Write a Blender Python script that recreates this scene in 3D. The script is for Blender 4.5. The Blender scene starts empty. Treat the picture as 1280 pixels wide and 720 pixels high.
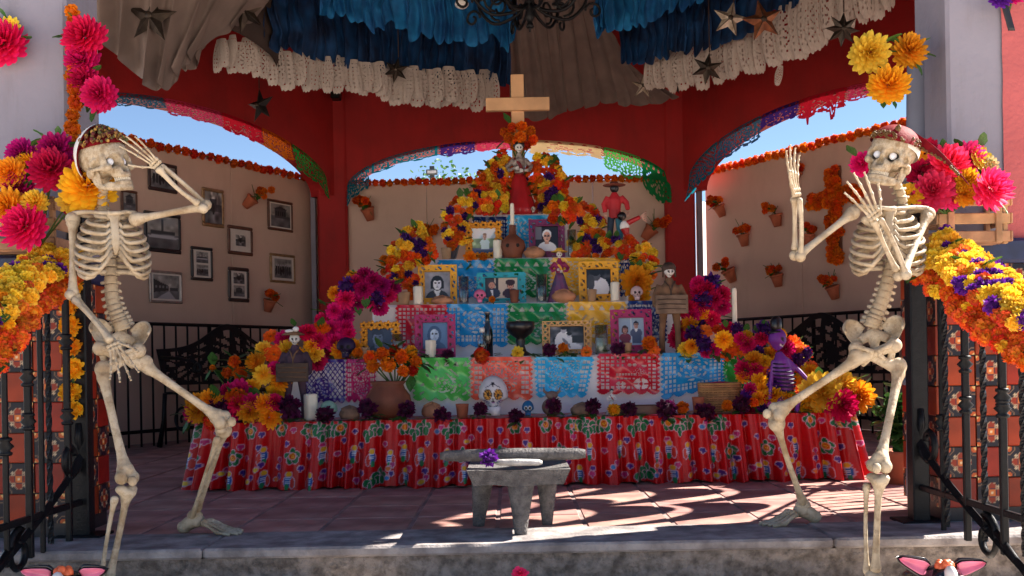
import bpy, math, random
import numpy as np
from mathutils import Vector, Matrix, Quaternion, noise
random.seed(7)
SC = bpy.context.scene
COL = SC.collection
PI = math.pi
# ------------------------------------------------------------------ camera, sky, sun, exposure
F, HX, HY, CAMZ, ROLL = 1270.0, 640.0, 452.0, 0.62, math.radians(1.0)
cam_d = bpy.data.cameras.new('camera')
cam = bpy.data.objects.new('camera', cam_d); COL.objects.link(cam)
cam_d.sensor_width = 36.0; cam_d.lens = F / 1280 * 36.0
cam_d.shift_y = (HY - 360) / 1280.0
cam_d.clip_end = 2000; cam_d.clip_start = 0.05
cam.location = (0, 0, CAMZ); cam.rotation_euler = (PI / 2, ROLL, 0)
SC.camera = cam
SUN = Vector((1.0, 0.354, 0.98)).normalized()
w = bpy.data.worlds.new('World'); SC.world = w; w.use_nodes = True
nt = w.node_tree; bg = nt.nodes['Background']
sky = nt.nodes.new('ShaderNodeTexSky'); sky.sky_type = 'NISHITA'; sky.sun_disc = False
sky.sun_elevation = math.asin(SUN.z); sky.sun_rotation = math.atan2(SUN.x, SUN.y)
sky.altitude = 2200; sky.air_density = 1.0; sky.dust_density = 0.15; sky.ozone_density = 2.0
nt.links.new(sky.outputs[0], bg.inputs[0]); bg.inputs[1].default_value = 0.052
sd = bpy.data.lights.new('sun', 'SUN'); sd.energy = 5.0; sd.angle = math.radians(0.53); sd.color = (1, 0.93, 0.84)
so = bpy.data.objects.new('sun', sd); COL.objects.link(so); so.location = (8, 2, 9)
so.rotation_euler = SUN.to_track_quat('Z', 'Y').to_euler()
SC.view_settings.view_transform = 'Standard'; SC.view_settings.look = 'None'
SC.view_settings.exposure = 1.88; SC.view_settings.gamma = 1.0
SC.render.engine = 'CYCLES'
SC.cycles.max_bounces = 8; SC.cycles.diffuse_bounces = 5; SC.cycles.transparent_max_bounces = 12
SC.cycles.caustics_reflective = False; SC.cycles.caustics_refractive = False
# ------------------------------------------------------------------ photogrammetry: a pixel of the photo and a depth give a point of the place
CR, SR = math.cos(ROLL), math.sin(ROLL)
def ray(px, py):
    a, b = px - HX, HY - py
    return Vector(((a * CR + b * SR) / F, 1.0, (-a * SR + b * CR) / F))
def P(px, py, Y):
    d = ray(px, py); return Vector((d.x * Y, Y, CAMZ + d.z * Y))
def onplane(px, py, p0, n):
    d = ray(px, py); o = Vector((0, 0, CAMZ)); return o + d * ((Vector(p0) - o).dot(n) / d.dot(n))
def L(px, Y): return px / F * Y
def lerp(a, b, t): return a + (b - a) * t
def sstep(a, b, x):
    t = min(1, max(0, (x - a) / (b - a))); return t * t * (3 - 2 * t)
def pl(pts, t):                      # point at t in 0..1 on a polyline
    n = len(pts) - 1; k = min(n - 1, max(0, int(t * n))); f = t * n - k
    return Vector(pts[k]).lerp(Vector(pts[k + 1]), f)
def cat(pts, t):                     # Catmull-Rom through the points
    n = len(pts) - 1; k = min(n - 1, max(0, int(t * n))); f = t * n - k
    p = [Vector(pts[min(n, max(0, k + i))]) for i in (-1, 0, 1, 2)]
    return 0.5 * ((2 * p[1]) + (p[2] - p[0]) * f + (2 * p[0] - 5 * p[1] + 4 * p[2] - p[3]) * f * f + (3 * p[1] - p[0] - 3 * p[2] + p[3]) * f ** 3)
def rnd(a, b): return random.uniform(a, b)
# ------------------------------------------------------------------ materials
def lin(c):
    o = []
    for x in c[:3]:
        x = x / 255.0; o.append(x / 12.92 if x <= 0.04045 else ((x + 0.055) / 1.055) ** 2.4)
    return (*o, 1.0)
MATS = {}
def mat(name, rgb, rough=0.6, var=0.18, scale=18.0, bump=0.0, bscale=60.0, metal=0.0, transl=0.0, spec=0.5, rgb2=None, coat=0.0, obvar=0.0, mask=None, sss=0.0, grime=None):
    """one procedural material: base colour broken by noise, optional second colour in patches, fine relief"""
    if name in MATS: return MATS[name]
    m = bpy.data.materials.new(name); MATS[name] = m; m.use_nodes = True
    t = m.node_tree; N, K = t.nodes, t.links; b = N['Principled BSDF']
    co = N.new('ShaderNodeTexCoord')
    nz = N.new('ShaderNodeTexNoise'); nz.inputs['Scale'].default_value = scale; nz.inputs['Detail'].default_value = 6
    K.new(co.outputs['Object'], nz.inputs['Vector'])
    ra = N.new('ShaderNodeValToRGB'); c = lin(rgb)
    d = lin(rgb2) if rgb2 else tuple(x * (1 - var) for x in c[:3]) + (1,)
    e = c if rgb2 else tuple(min(1, x * (1 + var)) for x in c[:3]) + (1,)
    ra.color_ramp.elements[0].position = 0.36 if not mask else mask[0]; ra.color_ramp.elements[0].color = d
    ra.color_ramp.elements[1].position = 0.66 if not mask else mask[1]; ra.color_ramp.elements[1].color = e
    K.new(nz.outputs['Fac'], ra.inputs['Fac']); out = ra.outputs['Color']
    if obvar:
        oi = N.new('ShaderNodeObjectInfo'); hs = N.new('ShaderNodeHueSaturation')
        mr = N.new('ShaderNodeMapRange'); mr.inputs['To Min'].default_value = 1 - obvar; mr.inputs['To Max'].default_value = 1 + obvar
        K.new(oi.outputs['Random'], mr.inputs['Value']); K.new(mr.outputs[0], hs.inputs['Value'])
        mh = N.new('ShaderNodeMapRange'); mh.inputs['To Min'].default_value = 0.5 - obvar * 0.05; mh.inputs['To Max'].default_value = 0.5 + obvar * 0.05
        mul = N.new('ShaderNodeMath'); mul.operation = 'FRACT'; m2 = N.new('ShaderNodeMath'); m2.operation = 'MULTIPLY'; m2.inputs[1].default_value = 7.31
        K.new(oi.outputs['Random'], m2.inputs[0]); K.new(m2.outputs[0], mul.inputs[0]); K.new(mul.outputs[0], mh.inputs['Value']); K.new(mh.outputs[0], hs.inputs['Hue'])
        K.new(out, hs.inputs['Color']); out = hs.outputs['Color']
    if grime:                     # streaks, runs and specks of dirt: (strength, scale across, scale down, colour)
        gm = N.new('ShaderNodeMapping'); gm.inputs['Scale'].default_value = (grime[1], grime[1], grime[2]); K.new(co.outputs['Object'], gm.inputs['Vector'])
        gn = N.new('ShaderNodeTexNoise'); gn.inputs['Scale'].default_value = 1.0; gn.inputs['Detail'].default_value = 9; gn.inputs['Roughness'].default_value = .68; K.new(gm.outputs[0], gn.inputs['Vector'])
        gr = N.new('ShaderNodeMapRange'); gr.inputs['From Min'].default_value = .50; gr.inputs['From Max'].default_value = .74; gr.inputs['To Max'].default_value = grime[0]; K.new(gn.outputs['Fac'], gr.inputs[0])
        gx = N.new('ShaderNodeMix'); gx.data_type = 'RGBA'; gx.inputs[7].default_value = lin(grime[3]); K.new(gr.outputs[0], gx.inputs[0]); K.new(out, gx.inputs[6]); out = gx.outputs[2]
    K.new(out, b.inputs['Base Color'])
    b.inputs['Roughness'].default_value = rough; b.inputs['Metallic'].default_value = metal
    b.inputs['Specular IOR Level'].default_value = spec; b.inputs['Coat Weight'].default_value = coat
    if sss: b.inputs['Subsurface Weight'].default_value = sss; b.inputs['Subsurface Radius'].default_value = (0.02, 0.012, 0.008)
    if bump:
        n2 = N.new('ShaderNodeTexNoise'); n2.inputs['Scale'].default_value = bscale; n2.inputs['Detail'].default_value = 5
        K.new(co.outputs['Object'], n2.inputs['Vector'])
        bp = N.new('ShaderNodeBump'); bp.inputs['Strength'].default_value = bump; bp.inputs['Distance'].default_value = 0.01
        K.new(n2.outputs['Fac'], bp.inputs['Height']); K.new(bp.outputs[0], b.inputs['Normal'])
    if transl:
        tr = N.new('ShaderNodeBsdfTranslucent'); K.new(out, tr.inputs['Color'])
        mx = N.new('ShaderNodeMixShader'); mx.inputs[0].default_value = transl
        K.new(b.outputs[0], mx.inputs[1]); K.new(tr.outputs[0], mx.inputs[2]); K.new(mx.outputs[0], N['Material Output'].inputs['Surface'])
    return m
def print_mat(name, rough=0.4, coat=0.0, bump=0.0, transl=0.0):
    """flat print: colour comes from the mesh's colour attribute"""
    if name in MATS: return MATS[name]
    m = bpy.data.materials.new(name); MATS[name] = m; m.use_nodes = True
    t = m.node_tree; b = t.nodes['Principled BSDF']; a = t.nodes.new('ShaderNodeAttribute'); a.attribute_name = 'print'
    nz = t.nodes.new('ShaderNodeTexNoise'); nz.inputs['Scale'].default_value = 40
    mx = t.nodes.new('ShaderNodeMix'); mx.data_type = 'RGBA'; mx.blend_type = 'MULTIPLY'; mx.inputs[0].default_value = 0.25
    t.links.new(a.outputs['Color'], mx.inputs[6]); t.links.new(nz.outputs['Fac'], mx.inputs[7])
    t.links.new(mx.outputs[2], b.inputs['Base Color']); b.inputs['Roughness'].default_value = rough; b.inputs['Coat Weight'].default_value = coat; b.inputs['Specular IOR Level'].default_value = .28
    if bump:
        bp = t.nodes.new('ShaderNodeBump'); bp.inputs['Strength'].default_value = bump; bp.inputs['Distance'].default_value = 0.004
        n2 = t.nodes.new('ShaderNodeTexNoise'); n2.inputs['Scale'].default_value = 25; n2.inputs['Detail'].default_value = 4
        t.links.new(n2.outputs['Fac'], bp.inputs['Height']); t.links.new(bp.outputs[0], b.inputs['Normal'])
    return m
def petal_mat(name, inner, outer, transl=0.3):
    """petals: inner colour at the heart of the flower, outer colour at the tips, each flower a little different"""
    if name in MATS: return MATS[name]
    m = bpy.data.materials.new(name); MATS[name] = m; m.use_nodes = True
    t = m.node_tree; N, K = t.nodes, t.links; b = N['Principled BSDF']
    a = N.new('ShaderNodeAttribute'); a.attribute_name = 'petal'
    mx = N.new('ShaderNodeMix'); mx.data_type = 'RGBA'; mx.inputs[6].default_value = lin(inner); mx.inputs[7].default_value = lin(outer)
    K.new(a.outputs['Fac'], mx.inputs[0])
    oi = N.new('ShaderNodeObjectInfo'); hs = N.new('ShaderNodeHueSaturation')
    r1 = N.new('ShaderNodeMapRange'); r1.inputs['To Min'].default_value = 0.74; r1.inputs['To Max'].default_value = 1.22
    r2 = N.new('ShaderNodeMapRange'); r2.inputs['To Min'].default_value = 0.487; r2.inputs['To Max'].default_value = 0.513
    fm = N.new('ShaderNodeMath'); fm.operation = 'MULTIPLY'; fm.inputs[1].default_value = 9.17
    fr = N.new('ShaderNodeMath'); fr.operation = 'FRACT'
    K.new(oi.outputs['Random'], r1.inputs[0]); K.new(oi.outputs['Random'], fm.inputs[0]); K.new(fm.outputs[0], fr.inputs[0]); K.new(fr.outputs[0], r2.inputs[0])
    K.new(r1.outputs[0], hs.inputs['Value']); K.new(r2.outputs[0], hs.inputs['Hue']); K.new(mx.outputs[2], hs.inputs['Color'])
    co = N.new('ShaderNodeTexCoord'); nz = N.new('ShaderNodeTexNoise'); nz.inputs['Scale'].default_value = 5.0
    K.new(co.outputs['Object'], nz.inputs['Vector'])
    m3 = N.new('ShaderNodeMix'); m3.data_type = 'RGBA'; m3.blend_type = 'MULTIPLY'; m3.inputs[0].default_value = 1.0
    mrn = N.new('ShaderNodeMapRange'); mrn.inputs['From Min'].default_value = .3; mrn.inputs['From Max'].default_value = .7; mrn.inputs['To Min'].default_value = .78; mrn.inputs['To Max'].default_value = 1.08; K.new(nz.outputs['Fac'], mrn.inputs[0])
    K.new(hs.outputs[0], m3.inputs[6]); K.new(mrn.outputs[0], m3.inputs[7])
    K.new(m3.outputs[2], b.inputs['Base Color']); b.inputs['Roughness'].default_value = 0.65; b.inputs['Specular IOR Level'].default_value = 0.25
    tr = N.new('ShaderNodeBsdfTranslucent'); K.new(m3.outputs[2], tr.inputs['Color'])
    ms = N.new('ShaderNodeMixShader'); ms.inputs[0].default_value = transl
    K.new(b.outputs[0], ms.inputs[1]); K.new(tr.outputs[0], ms.inputs[2]); K.new(ms.outputs[0], N['Material Output'].inputs['Surface'])
    return m
def glass_mat(name, rgb=(235, 245, 245)):
    if name in MATS: return MATS[name]
    m = bpy.data.materials.new(name); MATS[name] = m; m.use_nodes = True; t = m.node_tree; N, K = t.nodes, t.links
    tr = N.new('ShaderNodeBsdfTransparent'); tr.inputs[0].default_value = lin(rgb); gl = N.new('ShaderNodeBsdfGlossy'); gl.inputs['Roughness'].default_value = .06
    lw = N.new('ShaderNodeLayerWeight'); lw.inputs[0].default_value = .35; ms = N.new('ShaderNodeMixShader')   # thin blown glass: clear in the middle, mirror-like at the rim
    mm = N.new('ShaderNodeMath'); mm.operation = 'MULTIPLY_ADD'; mm.inputs[1].default_value = .75; mm.inputs[2].default_value = .06; K.new(lw.outputs['Facing'], mm.inputs[0]); K.new(mm.outputs[0], ms.inputs[0]); K.new(tr.outputs[0], ms.inputs[1]); K.new(gl.outputs[0], ms.inputs[2]); K.new(ms.outputs[0], N['Material Output'].inputs['Surface'])
    return m
# ------------------------------------------------------------------ mesh collecting
class MB:
    def __init__(s): s.v, s.f, s.m, s.c = [], [], [], {}
    def add(s, V, Fc, mi=0, cols=None):
        o = len(s.v); s.v += [tuple(p) for p in V]
        s.f += [tuple(i + o for i in f) for f in Fc]; s.m += [mi] * len(Fc)
        if cols is not None:
            for i, c in enumerate(cols): s.c[o + i] = c
        return o
    def box(s, c, size, R=None, mi=0, bev=0.0, taper=1.0):
        hx, hy, hz = size[0] / 2, size[1] / 2, size[2] / 2; c = Vector(c)
        if not bev:
            V = []
            for z in (-1, 1):
                k = taper if z > 0 else 1
                for x, y in ((-1, -1), (1, -1), (1, 1), (-1, 1)): V.append(Vector((x * hx * k, y * hy * k, z * hz)))
            Fc = [(3, 2, 1, 0), (4, 5, 6, 7), (0, 1, 5, 4), (1, 2, 6, 5), (2, 3, 7, 6), (3, 0, 4, 7)]
        else:
            V, Fc, idx = [], [], {}
            b = min(bev, hx * .9, hy * .9, hz * .9)
            for sx in (-1, 1):
                for sy in (-1, 1):
                    for sz in (-1, 1):
                        k = taper if sz > 0 else 1
                        for a in range(3):
                            p = [sx * (hx - b) * k, sy * (hy - b) * k, sz * (hz - b)]
                            p[a] = (sx * hx * k, sy * hy * k, sz * hz)[a]
                            idx[(sx, sy, sz, a)] = len(V); V.append(Vector(p))
            for a in range(3):
                o = [i for i in range(3) if i != a]
                for sg in (-1, 1):
                    q = []
                    for u, v in ((-1, -1), (1, -1), (1, 1), (-1, 1)):
                        k = [0, 0, 0]; k[a] = sg; k[o[0]] = u; k[o[1]] = v; q.append(idx[(*k, a)])
                    Fc.append(tuple(q))
                    for tq in (-1, 1):     # chamfer between axes o0,o1 along a
                        pass
            for a in range(3):
                o = [i for i in range(3) if i != a]
                for u in (-1, 1):
                    for v in (-1, 1):
                        q = []
                        for sg, ax in ((-1, o[0]), (1, o[0]), (1, o[1]), (-1, o[1])):
                            k = [0, 0, 0]; k[a] = sg; k[o[0]] = u; k[o[1]] = v; q.append(idx[(*k, ax)])
                        Fc.append(tuple(q))
            for sx in (-1, 1):
                for sy in (-1, 1):
                    for sz in (-1, 1): Fc.append(tuple(idx[(sx, sy, sz, a)] for a in range(3)))
        if R is not None: V = [R @ p for p in V]
        s.add([p + c for p in V], Fc, mi)
    def tube(s, pts, rad, n=8, mi=0, flat=1.0, up=None, twist=0.0):
        pts = [Vector(p) for p in pts]; k = len(pts)
        if not hasattr(rad, '__len__'): rad = [rad] * k
        V, Fc = [], []; ref = Vector(up) if up is not None else None; prev = None
        for i, p in enumerate(pts):
            t = (pts[min(k - 1, i + 1)] - pts[max(0, i - 1)])
            if t.length < 1e-9: t = Vector((0, 0, 1))
            t.normalize()
            if prev is None:
                r0 = ref if ref is not None else (Vector((0, 0, 1)) if abs(t.z) < 0.9 else Vector((0, 1, 0)))
                a = (r0 - t * r0.dot(t))
                if a.length < 1e-6: a = t.orthogonal()
                a.normalize()
            else:
                a = prev - t * prev.dot(t)
                if a.length < 1e-6: a = t.orthogonal()
                a.normalize()
            prev = a; b = t.cross(a)
            for j in range(n):
                an = 2 * PI * j / n + twist * i
                V.append(p + a * (math.cos(an) * rad[i] * flat) + b * (math.sin(an) * rad[i]))
        for i in range(k - 1):
            for j in range(n):
                Fc.append((i * n + j, i * n + (j + 1) % n, (i + 1) * n + (j + 1) % n, (i + 1) * n + j))
        Fc.append(tuple(range(n - 1, -1, -1))); Fc.append(tuple((k - 1) * n + j for j in range(n)))
        s.add(V, Fc, mi)
    def lathe(s, prof, n=16, M=None, mi=0, wob=None):
        V, Fc = [], []; k = len(prof)
        for i, (r, z) in enumerate(prof):
            for j in range(n):
                an = 2 * PI * j / n; rr = r * (wob(an, z) if wob else 1)
                V.append(Vector((rr * math.cos(an), rr * math.sin(an), z)))
        for i in range(k - 1):
            for j in range(n): Fc.append((i * n + j, i * n + (j + 1) % n, (i + 1) * n + (j + 1) % n, (i + 1) * n + j))
        if prof[0][0] > 1e-5: Fc.append(tuple(range(n - 1, -1, -1)))
        if prof[-1][0] > 1e-5: Fc.append(tuple((k - 1) * n + j for j in range(n)))
        if M is not None: V = [M @ p for p in V]
        s.add(V, Fc, mi)
    def ell(s, c, r, nu=14, nv=9, R=None, mi=0, fn=None, colfn=None):
        V, Fc, cc = [], [], []; c = Vector(c)
        if not hasattr(r, '__len__'): r = (r, r, r)
        for i in range(nv + 1):
            th = PI * i / nv
            for j in range(nu):
                ph = 2 * PI * j / nu; d = Vector((math.sin(th) * math.cos(ph), math.sin(th) * math.sin(ph), math.cos(th)))
                k = fn(d) if fn else 1.0
                p = Vector((d.x * r[0] * k, d.y * r[1] * k, d.z * r[2] * k))
                if colfn: cc.append(colfn(d))
                if R is not None: p = R @ p
                V.append(p + c)
        for i in range(nv):
            for j in range(nu): Fc.append((i * nu + j, (i + 1) * nu + j, (i + 1) * nu + (j + 1) % nu, i * nu + (j + 1) % nu))
        s.add(V, Fc, mi, cc if colfn else None)
    def grid(s, fn, nu, nv, mask=None, thick=None, mi=0, colfn=None):
        """sheet fn(u,v); mask[j][i] keeps a cell; thick(u,v) gives an offset vector for a sheet with two sides"""
        V, Fc, cc = [], [], []
        for j in range(nv + 1):
            for i in range(nu + 1):
                V.append(Vector(fn(i / nu, j / nv)))
                if colfn: cc.append(colfn(i / nu, j / nv))
        W = nu + 1; keep = (lambda i, j: 0 <= i < nu and 0 <= j < nv and (mask is None or mask[j][i]))
        n0 = len(V)
        if thick is not None:
            for j in range(nv + 1):
                for i in range(nu + 1):
                    V.append(V[j * W + i] + Vector(thick))
                    if colfn: cc.append(cc[j * W + i])
        for j in range(nv):
            for i in range(nu):
                if not keep(i, j): continue
                a, b, c, d = j * W + i, j * W + i + 1, (j + 1) * W + i + 1, (j + 1) * W + i
                Fc.append((a, b, c, d))
                if thick is not None:
                    Fc.append((d + n0, c + n0, b + n0, a + n0))
                    for (p, q, ii, jj) in ((a, b, i, j - 1), (b, c, i + 1, j), (c, d, i, j + 1), (d, a, i - 1, j)):
                        if not keep(ii, jj): Fc.append((q, p, p + n0, q + n0))
        s.add(V, Fc, mi, cc if colfn else None)
    def build(s, name, mats, parent=None, loc=None, smooth=True, world=True, attr='print'):
        """one mesh object; world: the coordinates are the place's own and are made relative to the parent (or to loc)"""
        off = chain(parent) if parent else Vector((0, 0, 0))
        if not world: off = Vector((0, 0, 0))
        me = bpy.data.meshes.new(name)
        l = Vector(loc) if loc is not None else Vector((0, 0, 0))
        sub = off + (l if (world and loc is not None) else Vector((0, 0, 0)))
        V = [(p[0] - sub.x, p[1] - sub.y, p[2] - sub.z) for p in s.v]
        if mask_used(s): pass
        me.from_pydata(V, [], s.f)
        if not isinstance(mats, (list, tuple)): mats = [mats]
        for m in mats: me.materials.append(m)
        if len(mats) > 1: me.polygons.foreach_set('material_index', s.m)
        if smooth: me.polygons.foreach_set('use_smooth', [True] * len(s.f))
        if s.c:
            a = me.attributes.new(attr, 'FLOAT_COLOR', 'POINT')
            buf = np.ones((len(V), 4), dtype=np.float32)
            for i, c in s.c.items(): buf[i] = c
            a.data.foreach_set('color', buf.ravel())
        me.update()
        o = bpy.data.objects.new(name, me); COL.objects.link(o)
        if parent: o.parent = parent
        o.location = l if loc is not None else Vector((0, 0, 0))
        if smooth == 'auto' or smooth == 2: set_sharp(me, 0.6)
        return o
def mask_used(s): return False
def set_sharp(me, ang):
    try: me.set_sharp_from_angle(angle=ang)
    except Exception: pass
def chain(p):
    v = Vector((0, 0, 0))
    while p: v = v + p.location; p = p.parent
    return v
SEEN_LABELS = {}
def tag(o, label=None, cat=None, group=None, kind=None):
    if label: o['label'] = label
    if cat: o['category'] = cat
    if group: o['group'] = group
    if kind: o['kind'] = kind
    return o
def thing(name, label, cat, loc=(0, 0, 0), group=None):
    o = bpy.data.objects.new(name, None); COL.objects.link(o); o.location = loc; o.empty_display_size = 0.05
    return tag(o, label, cat, group)
def inst(name, me, loc, parent=None, q=None, sc=1.0):
    o = bpy.data.objects.new(name, me); COL.objects.link(o)
    if parent: o.parent = parent; loc = Vector(loc) - chain(parent)
    o.location = loc
    if q is not None: o.rotation_mode = 'QUATERNION'; o.rotation_quaternion = q
    o.scale = sc if hasattr(sc, '__len__') else (sc, sc, sc)
    return o
def remesh(mb, voxel, smooth=2):
    """fuses overlapping lumps into one continuous surface"""
    me = bpy.data.meshes.new('lumps'); me.from_pydata(mb.v, [], mb.f)
    o = bpy.data.objects.new('lumps', me); COL.objects.link(o)
    r = o.modifiers.new('r', 'REMESH'); r.mode = 'VOXEL'; r.voxel_size = voxel
    k = o.modifiers.new('s', 'SMOOTH'); k.factor = 0.5; k.iterations = smooth
    dg = bpy.context.evaluated_depsgraph_get()
    out = bpy.data.meshes.new_from_object(o.evaluated_get(dg))
    bpy.data.objects.remove(o); bpy.data.meshes.remove(me)
    out.polygons.foreach_set('use_smooth', [True] * len(out.polygons))
    return out
def mesh_obj(name, me, m, parent, loc=(0, 0, 0)):
    me.name = name
    if not me.materials: me.materials.append(m)
    o = bpy.data.objects.new(name, me); COL.objects.link(o); o.parent = parent; o.location = loc
    return o
# ------------------------------------------------------------------ flat prints drawn in code
class Canvas:
    """colour raster, u to the right and v up in 0..1; sampled into colour attributes"""
    def __init__(s, w, h, bgc):
        s.w, s.h = w, h; s.a = np.empty((h, w, 3)); s.a[:] = bgc
        s.u, s.v = np.meshgrid((np.arange(w) + .5) / w, (np.arange(h) + .5) / h)
    def put(s, m, col, al=1.0): s.a[m] = s.a[m] * (1 - al) + np.array(col) * al
    def ell(s, cx, cy, rx, ry, col, rot=0.0, al=1.0):
        dx, dy = s.u - cx, s.v - cy; c, k = math.cos(rot), math.sin(rot)
        x, y = dx * c + dy * k, -dx * k + dy * c; s.put((x / rx) ** 2 + (y / ry) ** 2 < 1, col, al)
    def rect(s, x0, y0, x1, y1, col, al=1.0): s.put((s.u > x0) & (s.u < x1) & (s.v > y0) & (s.v < y1), col, al)
    def poly(s, pts, col, al=1.0):
        m = np.zeros((s.h, s.w), bool); n = len(pts)
        for i in range(n):
            (x0, y0), (x1, y1) = pts[i], pts[(i + 1) % n]
            if y0 == y1: continue
            m ^= ((s.v > min(y0, y1)) & (s.v <= max(y0, y1)) & (s.u < x0 + (s.v - y0) * (x1 - x0) / (y1 - y0)))
        s.put(m, col, al)
    def mottle(s, amt, seed=0, n=6):
        r = np.random.RandomState(seed)
        for _ in range(n * 6):
            cx, cy, rr = r.rand(), r.rand(), 0.04 + 0.12 * r.rand()
            g = np.exp(-((s.u - cx) ** 2 + (s.v - cy) ** 2) / rr ** 2)
            s.a *= (1 + amt * (r.rand() - .5) * g)[..., None]
    def at(s, u, v):
        i = min(s.w - 1, max(0, int(u * s.w))); j = min(s.h - 1, max(0, int(v * s.h)))
        return lin(np.clip(s.a[j, i], 0, 255))
def picture(canvas, name, centre, R, wd, ht, parent, m, n=None):
    """a printed sheet with thickness: R's columns are right, up(local z) ..."""
    nx, ny = n or (canvas.w, canvas.h); mb = MB(); c = Vector(centre)
    mb.grid(lambda u, v: c + R @ Vector(((u - .5) * wd, 0, (v - .5) * ht)), nx, ny, None, R @ Vector((0, 0.003, 0)), 0, lambda u, v: canvas.at(u, v))
    return mb.build(name, m, parent)
# ------------------------------------------------------------------ flowers
PM = dict(
    gold=petal_mat('petal_gold', (250, 156, 16), (255, 194, 44)), yellow=petal_mat('petal_yellow', (252, 196, 36), (255, 224, 80)),
    orange=petal_mat('petal_orange', (215, 80, 8), (240, 125, 15)), deep=petal_mat('petal_deep_orange', (190, 55, 5), (225, 95, 12)),
    red=petal_mat('petal_red_orange', (240, 130, 30), (230, 55, 30)), coral=petal_mat('petal_coral', (245, 150, 40), (235, 85, 55)),
    pink=petal_mat('petal_pink', (205, 8, 84), (248, 34, 122)), magenta=petal_mat('petal_magenta', (160, 5, 84), (222, 24, 132)),
    rose=petal_mat('petal_rose', (225, 20, 80), (252, 66, 128)), crimson=petal_mat('petal_crimson', (170, 5, 50), (222, 22, 78)),
    purple=petal_mat('petal_purple', (50, 15, 75), (95, 35, 135)), wine=petal_mat('petal_wine', (52, 8, 40), (96, 20, 72)),
    violet=petal_mat('petal_violet', (70, 20, 110), (125, 45, 175)), cream=petal_mat('petal_cream', (240, 200, 110), (250, 230, 170)))
LEAF = mat('leaf_green', (62, 104, 44), rough=0.5, var=0.35, scale=9, transl=0.2, obvar=0.3)
STEM = mat('stem_green', (70, 98, 40), rough=0.6, var=0.3)
def petal(V, Fc, A, p0, p1, side, wd, cup, a0, a1):
    o = len(V); d = p1 - p0; nrm = side.cross(d); nrm.normalize()
    for t, wk in ((0, .4), (.55, 1.0), (1.0, .55)):
        c = p0.lerp(p1, t) + nrm * (cup * math.sin(t * PI) * .6)
        for k in (-1, 0, 1):
            tip = 0.0 if t < 1 or k == 0 else -0.12
            V.append(c + side * (k * wd * wk * .5) + d * tip + nrm * (cup * abs(k) * .7)); A.append(lerp(a0, a1, t))
    for r in (0, 3):
        for k in (0, 1): Fc.append((o + r + k, o + r + k + 1, o + r + 4 + k, o + r + 3 + k))
def make_flower(kind, seed):
    R = random.Random(seed * 13 + len(kind)); V, Fc, A = [], [], []
    if kind in ('mum', 'zinnia', 'daisy'):
        rings = {'mum': [(14, .47, -.16, .10, .18), (15, .50, -.02, .10, .18), (15, .48, .10, .09, .175), (13, .42, .21, .08, .16), (12, .34, .30, .06, .15), (9, .24, .37, .04, .13), (7, .14, .41, .03, .11), (4, .05, .43, .02, .08)],
                 'zinnia': [(10, .50, -.04, .08, .30), (9, .42, .08, .08, .28), (8, .32, .17, .06, .24), (6, .21, .24, .04, .17), (4, .10, .27, .02, .10)],
                 'daisy': [(12, .50, .02, .10, .24), (11, .40, .09, .08, .2), (7, .2, .13, .05, .14)]}[kind]
        for ri, (n, r, z, r0, wd) in enumerate(rings):
            o = R.random() * 6
            for i in range(n):
                an = o + 2 * PI * i / n + R.uniform(-.1, .1); rr = r * R.uniform(.88, 1.06); zz = z + R.uniform(-.035, .035)
                c, s_ = math.cos(an), math.sin(an)
                petal(V, Fc, A, Vector((c * r0, s_ * r0, z * .35 - .05)), Vector((c * rr, s_ * rr, zz)), Vector((-s_, c, R.uniform(-.15, .15))), wd, .035, .15 * max(0, 1 - ri / 6), 1.0 - .05 * ri)
    elif kind in ('pom', 'ruffle', 'bead'):
        n = {'pom': 64, 'ruffle': 60, 'bead': 26}[kind]
        for i in range(n):
            z = 1 - 1.72 * (i + .5) / n; an = i * 2.39996 + R.uniform(-.2, .2); q = math.sqrt(max(0, 1 - z * z))
            d = Vector((q * math.cos(an), q * math.sin(an), z)); rr = .5 * R.uniform(.86, 1.06)
            sd_ = d.orthogonal(); sd_.rotate(Quaternion(d, R.random() * 6)); sd_.normalize()
            t = sd_.cross(d) * R.uniform(-.12, .16)
            petal(V, Fc, A, d * (.22 if kind != 'bead' else .15), d * rr + t * (1.0 if kind == 'pom' else 1.7), sd_, {'pom': .24, 'ruffle': .2, 'bead': .38}[kind], .05, .0, 1.0 if z < .6 else .75)
        # solid heart
        b = MB(); b.ell((0, 0, 0), .34 if kind != 'bead' else .4, 8, 6); o = len(V)
        V += [Vector(p) for p in b.v]; A += [0.0] * len(b.v); Fc += [tuple(i + o for i in f) for f in b.f]
    me = bpy.data.meshes.new(kind); me.from_pydata([tuple(v) for v in V], [], Fc)
    at = me.attributes.new('petal', 'FLOAT', 'POINT'); at.data.foreach_set('value', A)
    me.polygons.foreach_set('use_smooth', [True] * len(Fc)); me.update(); return me
FM = {}
def flower_mesh(kind, col):
    v = random.randrange(3); k = (kind, col, v)
    if k not in FM:
        b = ('base', kind, v)
        if b not in FM: FM[b] = make_flower(kind, v + 1)
        me = FM[b].copy(); me.name = kind + '_' + col; me.materials.append(PM[col]); FM[k] = me
    return FM[k]
def make_leaf(seed):
    R = random.Random(seed); mb = MB()
    def fn(u, v):
        wd = math.sin(PI * min(1, v * .93 + .05)) ** .8 * .32 * (1 + .12 * math.sin(v * 19 + seed))
        return (wd * (u - .5) * 2, v, .1 * v * v * (-1.5) + .12 * abs(u - .5) + .02 * R.uniform(-1, 1))
    mb.grid(fn, 2, 5)
    me = bpy.data.meshes.new('leaf'); me.from_pydata(mb.v, [], mb.f); me.materials.append(LEAF)
    me.polygons.foreach_set('use_smooth', [True] * len(mb.f)); return me
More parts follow.
